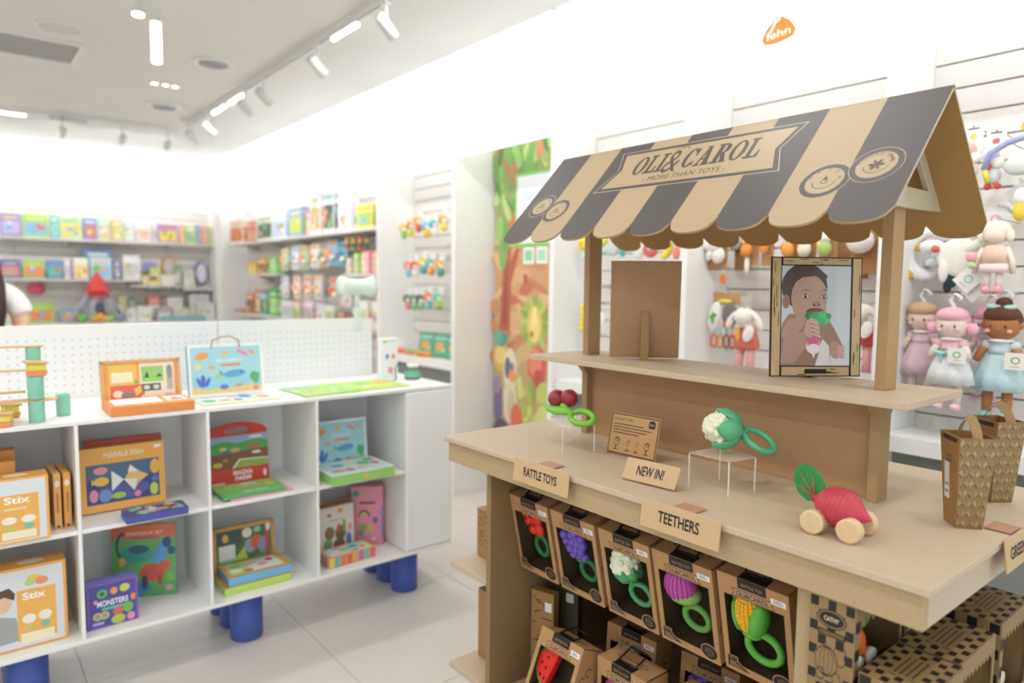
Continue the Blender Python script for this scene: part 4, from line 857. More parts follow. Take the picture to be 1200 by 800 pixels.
sea = lambda: [('r', .0, .0, 1, 1, '#fbfcfc'), ('r', .035, .05, .93, .9, '#8fd6e3'), ('r', .035, .4, .93, .55, '#9edbe8'), ('p', [(.035, .05), (.965, .05), (.965, .16), (.8, .2), (.62, .14), (.45, .18), (.25, .12), (.035, .2)], '#f6cf74'), ('t', 'SEA ANIMALS', .36, .66, .06, '#ffffff', .36), ('r', .42, .57, .26, .045, '#f0884a'), ('e', .6, .42, .15, .07, '#4aa3dc', .1), ('p', [(.46, .42), (.4, .5), (.4, .36)], '#4aa3dc'), ('e', .69, .45, .012, .016, '#173a66'), ('e', .18, .3, .03, .13, '#3f64d0'), ('e', .13, .28, .025, .1, '#3f64d0', .4), ('e', .24, .28, .025, .1, '#3f64d0', -.4), ('e', .86, .34, .05, .1, '#45b36b'), ('e', .9, .3, .03, .12, '#45b36b', -.3), ('e', .18, .78, .09, .07, '#f2a048', .3), ('e', .72, .82, .09, .035, '#f277b2', -.5), ('e', .48, .82, .04, .045, '#f3bf55'), ('e', .12, .58, .045, .05, '#f3e08a'), ('e', .3, .55, .05, .03, '#f2a048', -.3), ('e', .38, .38, .04, .04, '#b8d66b'), ('e', .45, .17, .06, .05, '#4f79c9'), ('e', .88, .12, .04, .05, '#ef7d9f'), ('e', .65, .19, .05, .03, '#ef7d66'), ('e', .85, .82, .06, .03, '#f2a048', -.6)]
e = lidbox('play_case', 'blue sea animal magnet case with a rope handle', 'play set', .742, 1.044, 2.975, ZT, .30, .215, '#4aa6c4', sea(), '#eef3f2', .185, .004, [('r', 0, 0, 1, .2, '#f6e9a0'), ('r', .02, .2, .96, .75, '#cfe9ec'), ('e', .14, .45, .09, .2, '#3fb08c'), ('e', .34, .4, .08, .15, '#c9a27a'), ('e', .5, .35, .06, .14, '#4a6fb5'), ('e', .66, .75, .08, .22, '#3f74d8'), ('e', .7, .4, .05, .12, '#b7dba0'), ('e', .86, .5, .08, .2, '#e98a6a'), ('e', .5, .75, .08, .12, '#eeb08c')], lean=.14, lidth=.03)
MB().tube([(-.06, .02, .205), (-.055, .02, .235), (-.02, .02, .25), (.02, .02, .25), (.05, .02, .235), (.055, .02, .205)], .003, '#a98c6a', 6).build('rope_handle', e)
def mat_board(name, label, cat, pts, col, items, z=ZT, th=.005):
    c = Vector((sum(p[0] for p in pts) / 4, sum(p[1] for p in pts) / 4)); q = [(p[0] - c.x, p[1] - c.y) for p in pts]
    o = MB().hexa([(x, y, 0) for x, y in q] + [(x, y, th) for x, y in q], mat(col, .4, .03, 40)).build(name, None, (c.x, c.y, z + .0005), None, .001, label, cat)
    u = Vector((q[1][0] - q[0][0], q[1][1] - q[0][1], 0)); v = Vector((q[3][0] - q[0][0], q[3][1] - q[0][1], 0))
    pm = MB(); art(pm, (q[0][0], q[0][1], th), u, Vector((0, 0, 1)).cross(u), items, u.length, v.length); pm.build('top_print', o); return o
r = random.Random(4); gi = [('r', .02, .05, .96, .9, '#a4d86a'), ('r', .03, .5, .5, .42, '#8fd08c')]
for k in range(12): gi.append(('e', r.uniform(.08, .92), r.uniform(.15, .85), r.uniform(.03, .07), r.uniform(.06, .12), r.choice(['#f3b35a', '#e9e08c', '#7cc76a', '#bfe0a8', '#ee9a77'])))
mat_board('puzzle_mat', 'long green illustrated puzzle mat lying on the counter', 'puzzle mat', [(1.135, 2.76), (1.40, 2.78), (1.44, 3.07), (1.16, 3.05)], '#97d067', gi)
mat_board('puzzle_mat', 'yellow-green puzzle mat at the right end of the counter', 'puzzle mat', [(1.405, 2.79), (1.665, 2.80), (1.68, 3.05), (1.447, 3.07)], '#bfdf68', [('r', .02, .04, .96, .92, '#b9dc62'), ('e', .7, .5, .13, .2, '#f1b24a'), ('e', .35, .6, .16, .2, '#8ccb6a'), ('e', .3, .3, .1, .1, '#e6ef9c'), ('e', .85, .2, .08, .1, '#9fd06a')])
mat_board('price_card', 'white card tucked between the sea case and green mat', 'card', [(1.05, 2.77), (1.125, 2.77), (1.15, 2.99), (1.055, 2.98)], '#fafafa', [('r', .2, .55, .5, .12, '#c9c6c2')], th=.002)
carton('gadget_box', 'slim white box with coloured dots at the counter corner', 'box', (1.722, 3.10, ZT), (.088, .05, .2), (0, 0, -.15), '#f0f1f4', {'front': [('e', .35, .55, .11, .07, '#4f8fe0'), ('e', .72, .55, .11, .07, '#ef8a55'), ('e', .55, .2, .15, .09, '#ee8d95'), ('r', .1, .9, .25, .05, '#79c96b'), ('r', .45, .93, .45, .02, '#c8cad0')]})
e = empty('glass_jar', 'small lidded jar with a coloured label beside the slim white box', 'jar', (1.80, 3.01, ZT + .0005))
MB().lathe([(0, 0), (.036, 0), (.039, .005), (.039, .052), (.03, .062)], mat('#59605a', .25), 20).build('jar_body', e); MB().lathe([(.033, .06), (.034, .075), (.0, .078)], mat('#e9e9e6', .4), 20).build('lid', e); MB().lathe([(.0396, .012), (.0396, .045)], mat('#58b08c', .5), 20, cap=False).build('label_band', e)
pts = [(1.60, 3.02, ZT + .003), (1.66, 2.98, ZT + .003), (1.70, 3.0, ZT + .004), (1.715, 3.03, ZT + .06), (1.74, 3.04, ZT + .085), (1.765, 3.02, ZT + .08), (1.765, 3.0, ZT + .06)]
mb = MB(); mb.tube([(a - 1.7, b - 3.0, c - ZT) for a, b, c in pts], .003, mat('#3a3a3e', .5), 6); mb.build('charging_cable', None, (1.7, 3.0, ZT + .001), label='dark charging cable curling past the slim white box', cat='cable')
# clip-on mint lamp on top of the pegboard
e = empty('clip_lamp', 'pale mint drum-shaped clip lamp on the pegboard top', 'lamp', (1.628, 3.27, 1.3185))
MINT = mat('#dcebe0', .4, .02, 20)
mb = MB(); n = 24; prof = []
for i in range(9):
    t = -1 + i / 4; prof.append((.041 + .015 * t * t, t * .09))
mb.T = Matrix.Translation((0, 0, .16)) @ Matrix.Rotation(PI / 2, 4, 'Y'); mb.lathe([(0, -.088)] + prof + [(0, .088)], MINT, 26); mb.build('drum', e)
MB().tube([(0, 0, .04), (0, 0, .09), (0, 0, .135)], [.014, .012, .02], MINT, 14).build('neck', e)
mb = MB(); mb.ell((0, -.004, .031), (.025, .03, .03), MINT); mb.box(-.018, .018, -.018, -.001, -.05, .02, MINT); mb.build('clamp', e)
# ---------------------------------------------------------------- wooden build set with mint cups
WD = '#dcab6f'; WDM = mat(WD, .5, .1, 30, stretch=(.3, 3, 3)); MNT = mat('#7ccbb0', .45, .03, 20)
def cup(label, x, y, z, r, h):
    z += .0004
    return MB().lathe([(0, 0), (r * .94, 0), (r, .004), (r, h - .003), (r * .96, h), (r * .86, h), (r * .85, .006), (0, .006)], MNT, 24).build('mint_cup', None, (x, y, z), label=label, cat='toy cup', group='mint cups of the build set')
cup('mint cup at the foot of the wooden tower', .215, 2.80, ZT, .024, .072)
cup('mint cup in the middle of the wooden tower', .215, 2.80, ZT + .078, .024, .078)
cup('tall mint cup under the top wooden plank', .216, 2.86, ZT + .102, .022, .148)
cup('mint cup standing alone beside the wooden tower', .30, 2.89, ZT, .022, .075)
cup('mint cup supporting the planks beyond the left edge', -.06, 2.83, ZT, .024, .072)
def plank(label, x0, x1, y0, y1, z, th=.005): return MB().box(x0 - x1, 0, 0, y1 - y0, 0, th, WDM).build('wooden_plank', None, (x1, y0, z), None, .001, label, 'wooden plank', 'planks of the build set')
plank('lowest wooden plank between the stacked mint cups', -.1, .275, 2.78, 2.83, ZT + .0725)
plank('thin wooden plank second from the bottom of the set', -.1, .19, 2.84, 2.88, ZT + .0965)
plank('thin wooden plank third from the bottom of the set', -.1, .195, 2.885, 2.92, ZT + .165)
plank('topmost long wooden plank of the build set', -.1, .245, 2.84, 2.88, ZT + .2505)
mb = MB(); mb.tube([(-.02, 2.93, 0), (-.02, 2.93, .20)], .01, WDM, 12); mb.T = Matrix.Translation((0, 0, 0)); mb.build('wooden_post', None, (-.02, -.02, ZT), label='slim wooden post behind the planks', cat='wooden post')
def tilt_block(label, x, y, z, rz, w=.056):
    e = empty('toy_block', label, 'toy block', (x, y, z + .0006), (0, 0, rz), 'yellow and orange stacked blocks')
    MB().hexa([(-w / 2, -.022, 0), (w / 2 - .006, -.022, 0), (w / 2 - .006, .022, 0), (-w / 2, .022, 0), (-w / 2, -.022, .018), (w / 2, -.022, .018), (w / 2, .022, .018), (-w / 2, .022, .018)], mat('#f08a4b', .5)).build('orange_layer', e, bevel=.002)
    MB().box(-w / 2 + .002, w / 2 - .004, -.021, .021, .018, .04, mat('#ecd94a', .5)).build('yellow_layer', e, bevel=.003)
    MB().hexa([(-w / 2 - .008, -.026, .046), (w / 2 + .002, -.026, .041), (w / 2 + .002, .026, .041), (-w / 2 - .008, .026, .046), (-w / 2 - .008, -.026, .052), (w / 2 + .002, -.026, .047), (w / 2 + .002, .026, .047), (-w / 2 - .008, .026, .052)], WDM).build('wooden_cap', e)
    MB().hexa([(-w / 2 + .004, -.02, .04), (w / 2 - .006, -.02, .04), (w / 2 - .006, .02, .04), (-w / 2 + .004, .02, .04), (-w / 2 + .004, -.02, .0465), (w / 2 - .006, -.02, .043), (w / 2 - .006, .02, .043), (-w / 2 + .004, .02, .0465)], mat('#ecd94a', .5)).build('wedge', e)
tilt_block('yellow and orange block balanced on the wooden tower', .22, 2.80, ZT + .1565, .1)
tilt_block('yellow and orange block lying at the left counter edge', .11, 2.77, ZT, -.2, .075)
e = tilt_block('small wooden pulley block among the planks', .15, 2.94, ZT, .3, .05)
# ---------------------------------------------------------------- boxes in the cubes
OR = '#f4ae48'
def P(*a): return list(a)
stix = [('r', .03, .03, .94, .94, '#dde4ea'), ('r', .52, .05, .38, .7, OR), ('t', 'Stix', .58, .62, .1, '#ffffff', .24), ('r', .58, .52, .2, .03, '#f5d9a8'), ('e', .62, .36, .07, .06, '#f6efe0'), ('e', .8, .36, .07, .06, '#f6efe0'), ('e', .62, .24, .05, .04, '#c9c45a'), ('e', .8, .25, .05, .05, '#74c0a0'), ('r', .55, .07, .32, .12, '#f6ecc9'), ('e', .35, .75, .1, .08, '#f2c84b'), ('e', .45, .7, .08, .06, '#ef8d52'), ('e', .3, .35, .1, .18, '#cfe0b0'), ('e', .4, .25, .06, .12, '#f2a94f'), ('e', .2, .2, .1, .1, '#8fd0b4')]
carton('toy_box', 'orange and pale grey Stix box in the upper left cube', 'toy box', (.087, 2.725, ZM), (.29, .085, .215), (0, 0, 0), OR, {'front': stix, 'top': [('r', .04, .1, .92, .8, '#f0a540'), ('e', .2, .5, .1, .25, '#f8e3c0'), ('e', .7, .5, .12, .25, '#f8e3c0')]}, 'boxes in the counter cubes')
carton('toy_box', 'upright orange box just behind the Stix box', 'toy box', (.03, 2.835, ZM), (.24, .05, .25), (0, 0, 0), '#ea973f', {'front': [('e', .55, .93, .1, .03, '#f6e4c8')], 'top': [('e', .6, .5, .12, .3, '#f6e4c8')]}, 'boxes in the counter cubes')
carton('toy_box', 'rearmost darker orange box in the upper left cube', 'toy box', (.03, 2.90, ZM), (.25, .05, .275), (0, 0, 0), '#e08b38', {'front': [('e', .55, .95, .1, .025, '#f6e4c8')]}, 'boxes in the counter cubes')
for k, (x, lb) in enumerate(((.262, 'thin orange box standing spine out, left of the pair'), (.291, 'thin orange box standing spine out, right of the pair'))):
    carton('slim_box', lb, 'toy box', (x, 2.795, ZM), (.022, .16, .195), (0, 0, .05), ['#eeb265', '#ea9f40'][k], {'front': [('e', .5, .82, .35, .06, '#fbeedb'), ('e', .5, .05, .25, .025, '#3a2b1c'), ('r', .35, .3, .3, .35, '#b87a2c')]}, 'boxes in the counter cubes')
boy = [('r', .03, .03, .94, .94, '#d9dfe6'), ('p', [(.16, .42), (.4, .46), (.55, .4), (.58, .12), (.3, .1), (.2, .3), (.02, .45), (.02, .56)], '#9aa19f'), ('e', .43, .6, .09, .12, '#e6bb9a'), ('p', [(.33, .6), (.36, .75), (.5, .78), (.55, .7), (.54, .62), (.46, .68), (.36, .66)], '#4a3428'), ('e', .08, .55, .07, .07, '#e3b48f'), ('r', .08, .3, .32, .035, '#e9bd86'), ('r', .2, .1, .16, .14, '#83d0b4'), ('r', .2, .23, .14, .06, '#e9dc55'), ('r', .0, .14, .1, .12, '#2f6b50'), ('e', .12, .08, .12, .05, '#e9bd93'), ('r', .56, .1, .34, .62, OR), ('t', 'Stix', .61, .6, .08, '#ffffff', .2), ('e', .66, .36, .06, .06, '#f6efe0'), ('e', .8, .37, .06, .06, '#f6efe0'), ('e', .66, .25, .045, .04, '#c9c45a'), ('e', .8, .26, .045, .04, '#74c0a0'), ('r', .585, .07, .29, .12, '#f6ecc9'), ('e', .72, .84, .07, .05, '#f0c34d'), ('e', .78, .8, .06, .05, '#ef8a56'), ('e', .68, .8, .05, .04, '#a8d77c')]
carton('toy_box', 'large orange box with a boy building blocks in the lower left cube', 'toy box', (.115, 2.795, ZB), (.325, .09, .285), (0, 0, 0), '#f2a743', {'front': boy, 'top': [('r', .04, .1, .92, .8, '#f0a540'), ('e', .3, .5, .12, .25, '#f8e3c0'), ('e', .7, .5, .12, .25, '#f8e3c0')]}, 'boxes in the counter cubes')
fish = [('r', .0, .0, 1, 1, '#f5ac42'), ('t', 'MARBLE FISH', .28, .83, .085, '#fbf3df', .46), ('r', .07, .12, .86, .62, '#2e3d78'), ('r', .07, .5, .86, .24, '#3d6288'), ('e', .5, .3, .3, .14, '#4a4fa0'), ('p', [(.36, .3), (.36, .62), (.5, .46)], '#f6f5f2'), ('p', [(.5, .46), (.6, .62), (.68, .56), (.8, .48), (.68, .38), (.62, .26)], '#f0c070'), ('p', [(.5, .46), (.66, .44), (.62, .26)], '#f2efe8'), ('p', [(.55, .56), (.58, .68), (.68, .56)], '#f6f0e0'), ('e', .24, .64, .08, .06, '#ec8f9c'), ('p', [(.16, .6), (.16, .68), (.2, .64)], '#ec8f9c'), ('e', .24, .47, .09, .07, '#f2c63c'), ('p', [(.13, .42), (.13, .52), (.18, .47)], '#f2c63c'), ('e', .44, .22, .08, .05, '#9ccb3c'), ('p', [(.34, .18), (.34, .26), (.38, .22)], '#9ccb3c'), ('e', .15, .26, .05, .1, '#e886a8'), ('e', .28, .24, .07, .1, '#5f8fd0'), ('e', .86, .24, .05, .1, '#b9d84a'), ('e', .88, .6, .06, .12, '#f0b040'), ('e', .66, .2, .04, .05, '#e87aa0'), ('e', .88, .4, .05, .05, '#3f6fc0'), ('r', .88, .9, .08, .05, '#f6f4ef')]
carton('puzzle_box', 'orange puzzle box with bright fish on navy', 'puzzle', (.484, 2.90, ZM + .002), (.285, .04, .238), (-.06, 0, .03), '#f3a53c', {'front': fish}, 'boxes in the counter cubes')
carton('puzzle_box', 'red edged box peeking over the fish puzzle', 'puzzle', (.50, 2.96, ZM), (.26, .03, .26), (0, 0, .02), '#b9463c', {'top': [('r', .1, .1, .8, .8, '#c95a4c')]}, 'boxes in the counter cubes')
r = random.Random(8); L = [('r', .0, .0, 1, 1, '#39437e')] + [('e', r.uniform(.08, .92), r.uniform(.12, .9), r.uniform(.04, .1), r.uniform(.08, .18), r.choice(['#6cc6c0', '#ef7f9a', '#f1c65b', '#8fd08a', '#5b8fe0', '#ef9d5b', '#e8e4f0'])) for k in range(20)]
carton('puzzle_box', 'flat navy box with colourful pictures in front of the fish puzzle', 'puzzle', (.557, 2.705, ZM), (.205, .10, .026), (0, 0, .0), '#3946a0', {'top': L}, 'boxes in the counter cubes')
mask = [('r', .05, .05, .9, .9, '#3b3f9a'), ('t', 'MONSTERS', .2, .48, .12, '#ffffff', .6), ('r', .28, .38, .5, .06, '#4fc0b0'), ('e', .3, .76, .1, .1, '#5fb04a'), ('e', .3, .76, .05, .05, '#2f6b2c'), ('e', .53, .78, .07, .08, '#f09a3a'), ('e', .74, .8, .1, .09, '#d4d84a'), ('e', .17, .6, .04, .05, '#ef8aa8'), ('e', .2, .27, .09, .09, '#e6b04a'), ('e', .34, .27, .09, .09, '#e6b04a'), ('e', .2, .27, .05, .05, '#4fae9a'), ('e', .34, .27, .05, .05, '#4fae9a'), ('e', .6, .3, .1, .1, '#e2564a'), ('e', .6, .12, .14, .1, '#a8cf3e'), ('e', .8, .34, .1, .12, '#69b83c'), ('e', .85, .12, .08, .09, '#f08ab0'), ('e', .9, .55, .05, .08, '#ef8a3a'), ('r', .1, .08, .22, .06, '#9fb8e8')]
carton('toy_box', 'purple box with green and orange monsters in the lower cube', 'toy box', (.417, 2.80, ZB), (.165, .06, .165), (0, 0, .02), '#7a46b0', {'front': mask, 'top': [('r', 0, 0, 1, 1, '#6f6fd0')]}, 'boxes in the counter cubes')
dino = [('r', 0, 0, 1, 1, '#5fae5a'), ('r', 0, .82, 1, .18, '#e0673a'), ('t', 'DINOSAUR SET', .24, .86, .05, '#fbf0e0', .56), ('r', .34, .8, .4, .03, '#b93f7c'), ('p', [(.6, .5), (.78, .78), (.88, .78), (.8, .4)], '#4a9be0'), ('e', .38, .6, .26, .13, '#2f9e8c'), ('g', .2, .72, .14, .2, .1, .15, '#1f4f5c', PI * .5, PI * 1.3), ('e', .42, .66, .16, .06, '#245f70'), ('p', [(0, 0), (1, 0), (1, .22), (.5, .16), (0, .3)], '#4fae60'), ('e', .3, .12, .3, .1, '#3f86d8'), ('e', .62, .33, .2, .12, '#d8503c'), ('e', .82, .42, .1, .07, '#d8603c'), ('e', .5, .2, .05, .1, '#3a3a6a'), ('e', .74, .22, .04, .08, '#b9402f'), ('e', .86, .74, .07, .08, '#274a8c'), ('e', .93, .62, .06, .06, '#274a8c'), ('e', .88, .1, .06, .04, '#f08ab0'), ('e', .16, .5, .05, .06, '#e8b84a'), ('e', .9, .25, .07, .06, '#7fc04a')]
carton('activity_book', 'tall activity book with green and red dinosaurs in the lower cube', 'book', (.557, 2.985, ZB), (.232, .012, .288), (-.04, 0, -.42), '#4f9e50', {'front': dino}, 'boxes in the counter cubes')
# arched red book with a hand hole
def arched(label, loc, w, h, th):
    e = empty('carry_book', label, 'book', loc, (-.10, 0, .02)); arch = h * .16
    pts = [(-w / 2, 0), (w / 2, 0), (w / 2, h - arch)] + [(w / 2 * math.cos(t), h - arch + arch * math.sin(t)) for t in [PI * i / 16 for i in range(1, 16)]] + [(-w / 2, h - arch)]
    hole = [(.055 * math.cos(t) * (1 if abs(math.cos(t)) > .3 else 1), h - arch * .78 + .014 * math.sin(t)) for t in [2 * PI * i / 16 for i in range(16)]]
    mb = bmesh.new(); from_ = []
    for y in (0, th):
        o_ = [mb.verts.new((x, y, z)) for x, z in pts]; i_ = [mb.verts.new((x, y, z)) for x, z in hole]; from_.append((o_, i_))
        ed = [mb.edges.new((o_[i], o_[(i + 1) % len(o_)])) for i in range(len(o_))] + [mb.edges.new((i_[i], i_[(i + 1) % 16])) for i in range(16)]
        bmesh.ops.triangle_fill(mb, edges=ed, use_beauty=True, use_dissolve=False)
    (a, b), (c, d) = from_
    for i in range(len(a)): mb.faces.new((a[i], a[(i + 1) % len(a)], c[(i + 1) % len(a)], c[i]))
    for i in range(16): mb.faces.new((b[(i + 1) % 16], b[i], d[i], d[(i + 1) % 16]))
    bmesh.ops.recalc_face_normals(mb, faces=mb.faces[:]); me = bpy.data.meshes.new('cover'); mb.to_mesh(me); mb.free(); me.materials.append(mat('#d83328', .45, .03, 30)); link('cover_board', me, e)
    pm = MB(); L = [('r', 0, .28, 1, .5, '#7d4a33'), ('r', 0, .68, 1, .12, '#8fa9d8'), ('p', [(0, .52), (1, .56), (1, .68), (.8, .72), (.5, .68), (.25, .72), (0, .68)], '#3fa24c'), ('e', .25, .6, .06, .03, '#e6c84a'), ('e', .45, .57, .08, .04, '#c9a45a'), ('e', .3, .55, .06, .03, '#3f5fa8'), ('e', .75, .6, .12, .03, '#c9503c'), ('p', [(.42, .28), (.52, .4), (1, .38), (1, .28)], '#8fae4a'), ('p', [(.38, .28), (.5, .42), (1, .4), (1, .38), (.52, .4), (.42, .28)], '#e9e2d0'), ('e', .15, .36, .08, .04, '#e0b03c'), ('e', .28, .42, .05, .03, '#b87a3c'), ('e', .8, .5, .08, .025, '#eadfd0'), ('t', 'MAGNA', .4, .17, .07, '#ffffff', .32), ('t', 'FARM', .43, .08, .07, '#ffffff', .26), ('r', .05, .05, .2, .03, '#f6d8d0'), ('e', .93, .15, .03, .06, '#dfe3f2'), ('e', .8, .75, .12, .02, '#f2f4f6')]
    art(pm, (-w / 2, 0, 0), (1, 0, 0), (0, 0, 1), L, w, h); pm.build('cover_print', e); return e
arched('red arched carry book with a farm picture and hand hole', (.925, 2.95, ZM + .003), .25, .265, .014)
r = random.Random(12); L = [('r', 0, 0, 1, 1, '#5cc061'), ('r', 0, .5, 1, .5, '#8cc654'), ('t', 'CARRY ALONG', .35, .2, .14, '#ffffff', .4)] + [('e', r.uniform(.1, .9), r.uniform(.5, .9), r.uniform(.04, .12), .07, r.choice(['#b9cfe0', '#d8c05a', '#7fae4a', '#c98a6a'])) for k in range(9)]
mat_board('activity_book', 'green illustrated book lying flat before the arched red book', 'book', [(.80, 2.75), (1.05, 2.75), (1.06, 2.93), (.80, 2.935)], '#4fb458', L, ZM + .0092, .008)
mat_board('activity_book', 'pink edged book underneath the flat green book', 'book', [(.825, 2.745), (1.078, 2.755), (1.07, 2.93), (.83, 2.93)], '#f29ac0', [('r', .02, .02, .96, .96, '#f6b6d0')], ZM, .008)
# open wooden magnetic case in two tiers
forest = [('r', .06, .08, .88, .84, '#3f6b46'), ('r', .06, .6, .4, .32, '#3d4f48'), ('p', [(.06, .08), (.94, .08), (.94, .4), (.6, .3), (.3, .42), (.06, .3)], '#4fa83f'), ('e', .2, .78, .05, .08, '#f0b04a'), ('r', .09, .36, .26, .28, '#e8ece6'), ('r', .09, .3, .26, .06, '#7fd0b4'), ('p', [(.3, .3), (.5, .55), (.55, .3)], '#b4cf4a'), ('e', .6, .55, .1, .14, '#8f95b8'), ('e', .7, .6, .1, .14, '#d8553a'), ('e', .8, .52, .08, .16, '#7f8fb0'), ('e', .55, .82, .08, .1, '#e6e2d8'), ('e', .72, .85, .06, .06, '#8fc9a8'), ('r', .85, .2, .06, .62, '#c9403c'), ('r', .84, .12, .08, .12, '#3550a8'), ('e', .9, .88, .04, .1, '#e9eef2')]
e = lidbox('play_case', 'wooden magnetic case open on a forest picture', 'play set', .812, 1.07, 2.955, ZB, .27, .215, '#74a84a', forest, '#bfe05a', .17, .032, [('r', 0, 0, 1, 1, '#d9954a')], lean=.08, rim='#d9954a', lidth=.02)
t = MB().box(-.118, .14, -.165, -.012, .033, .068, mat('#63b8ea', .45)).build('upper_tray', e, bevel=.002); r = random.Random(3)
pm = MB(); art(pm, (-.118, -.165, .068), (1, 0, 0), (0, 1, 0), [('r', 0, 0, 1, 1, '#dd9a50'), ('r', .07, .12, .84, .8, '#b9dc7c'), ('r', .4, .15, .48, .74, '#e4ece6'), ('e', .18, .4, .1, .12, '#eef4e6'), ('e', .35, .25, .08, .08, '#c9503c'), ('e', .45, .7, .1, .12, '#efc09a'), ('e', .62, .5, .08, .1, '#e98a9a'), ('e', .76, .7, .06, .12, '#d8403c'), ('e', .6, .78, .1, .06, '#b9d8ea'), ('e', .22, .7, .09, .1, '#8fc24a')], .258, .153); pm.build('tray_print', t)
# sea case with a green tray
lidbox('play_case', 'blue sea animal case with a green tray in the upper right cube', 'play set', 1.24, 1.515, 2.94, ZM, .30, .225, '#3f86b8', sea(), '#8fd05e', .235, .042, [('r', 0, 0, 1, 1, '#f6f8f4'), ('r', .04, .06, .92, .9, '#bfe2e6'), ('e', .2, .3, .1, .12, '#cf9a5a'), ('e', .38, .28, .07, .1, '#d85a5a'), ('e', .58, .3, .09, .08, '#f0b25a'), ('e', .7, .6, .1, .14, '#5fb86a'), ('e', .86, .5, .07, .12, '#e06a6a'), ('e', .3, .65, .1, .1, '#5a8fd0'), ('e', .5, .7, .09, .1, '#e9dc8c'), ('e', .85, .8, .08, .08, '#3f9e6a')], [('e', .52, .5, .04, .3, '#f0b25a')], lean=.12, lidth=.025)
garden = [('r', .03, .02, .94, .96, '#e9e6df'), ('t', 'MAKE & PLAY', .3, .68, .05, '#8c5fb0', .4), ('e', .3, .82, .06, .04, '#c9503c'), ('e', .6, .88, .08, .05, '#f0a03c'), ('e', .3, .45, .13, .14, '#8c6a4a'), ('e', .6, .42, .15, .16, '#6f5a3c'), ('e', .7, .55, .05, .14, '#6faf4a'), ('e', .55, .52, .05, .1, '#d8553a'), ('e', .86, .5, .06, .08, '#f08ab0'), ('e', .25, .22, .12, .12, '#6fae5a'), ('e', .55, .2, .16, .1, '#7c5a40'), ('e', .82, .25, .08, .14, '#4f79c9'), ('e', .25, .12, .14, .05, '#3f8fb0')]
carton('craft_box', 'pale craft kit box with flower pots in the lower right cube', 'toy box', (1.352, 2.93, ZB), (.185, .06, .225), (-.04, 0, .05), '#c98f52', {'front': garden, 'top': [('r', 0, 0, 1, 1, '#b9783c')]}, 'boxes in the counter cubes')
stripe = [('r', i / 8, .05, .1, .9, c) for i, c in enumerate(['#f0d85a', '#4fb0c8', '#ef6f4a', '#e8564a', '#f0a04a', '#9a6fb8', '#4fc0c0', '#ef5f6f'])]
carton('craft_box', 'small flat box with rainbow striped sides in the lower right cube', 'toy box', (1.362, 2.79, ZB), (.235, .115, .048), (0, 0, .06), '#f0a04a', {'front': stripe, 'top': [('r', .06, .08, .88, .84, '#cfe6dc'), ('e', .25, .4, .1, .14, '#f4ead8'), ('e', .45, .5, .12, .12, '#8fc86a'), ('e', .65, .6, .1, .14, '#5f8fd0'), ('e', .8, .35, .06, .1, '#d8553a'), ('e', .35, .75, .1, .1, '#e98aa8'), ('e', .6, .25, .1, .08, '#6fb05a')], 'left': [('r', .2, .05, .2, .9, '#4fb0c8'), ('r', .6, .05, .2, .9, '#b06fc0')]}, 'boxes in the counter cubes')
uni = [('e', .15, .88, .11, .055, '#3f9e6a'), ('e', .5, .86, .08, .04, '#f0a25a'), ('r', .25, .70, .5, .035, '#6a4a6a'), ('g', .4, .48, .2, .12, .1, .06, '#8a5a4a', 0, PI), ('g', .4, .48, .13, .08, .07, .045, '#c9cf4a', 0, PI), ('e', .75, .42, .09, .06, '#7a5fb8'), ('e', .35, .3, .14, .07, '#8fae4a'), ('e', .6, .28, .12, .05, '#c9cf4a', -.5), ('e', .3, .2, .1, .05, '#5fa07a'), ('r', .92, .1, .08, .55, '#b07fd0'), ('e', .7, .1, .07, .03, '#f6d8e0')]
carton('craft_box', 'pink rainbow craft box standing in the lower right cube', 'toy box', (1.515, 2.95, ZB), (.15, .05, .285), (0, 0, -.55), '#f08fae', {'front': uni}, 'boxes in the counter cubes')
# ------------------------------------------------------------------ goods hanging in the right-hand wall bays
HAZE[0] = 0.10
WSURF = WX - 0.0125
def FUR(h): return mat(h, 0.9, 0.06, 120, 0.15)
def hung(name, label, cat, x, y, z, group=None, rz=RX, s=1.0, peg=True, top=0.0):
    """root at the hanging point; local front -Y; a wire peg runs back to the slat wall"""
    e = empty(name, label, cat, (x, y, z), (0, 0, rz), group); e.scale = (s, s, s)
    if peg: MB().tube([(0, -.012, top + .006), (0, 0, top), (0, (WSURF - x) / s, top)], .003 / s, mat('#d9d9d6', .3, metal=.6), 6).build('wire_peg', e)
    return e
def part(e, name, ells=(), tubes=(), boxes=(), fur=True):
    mb = MB()
    for a in ells: mb.ell(a[0], a[1], FUR(a[2]) if fur else mat(a[2], .5), 14, 9, a[3] if len(a) > 3 else None)
    for a in tubes: mb.tube(a[0], a[1], FUR(a[2]) if fur else mat(a[2], .5), 8)
    for a in boxes: mb.box(*a[0], mat(a[1], .6, .05, 80))
    return mb.build(name, e)
def swing_tag(e, x, z, w=.05, h=.05, col='#f4f2ee', mark='#8fb07a', y=-.05, rot=0.0):
    o = MB().box(-w / 2, w / 2, -.001, .001, -h / 2, h / 2, col).build('swing_tag', e, (x, y, z), (0, rot, 0))
    pm = MB(); art(pm, (-w / 2, -.001, -h / 2), (1, 0, 0), (0, 0, 1), [('g', .5, .55, .22, .22, .14, .14, mark), ('r', .3, .15, .4, .06, '#c9b9b0')], w, h); pm.build('tag_print', o)
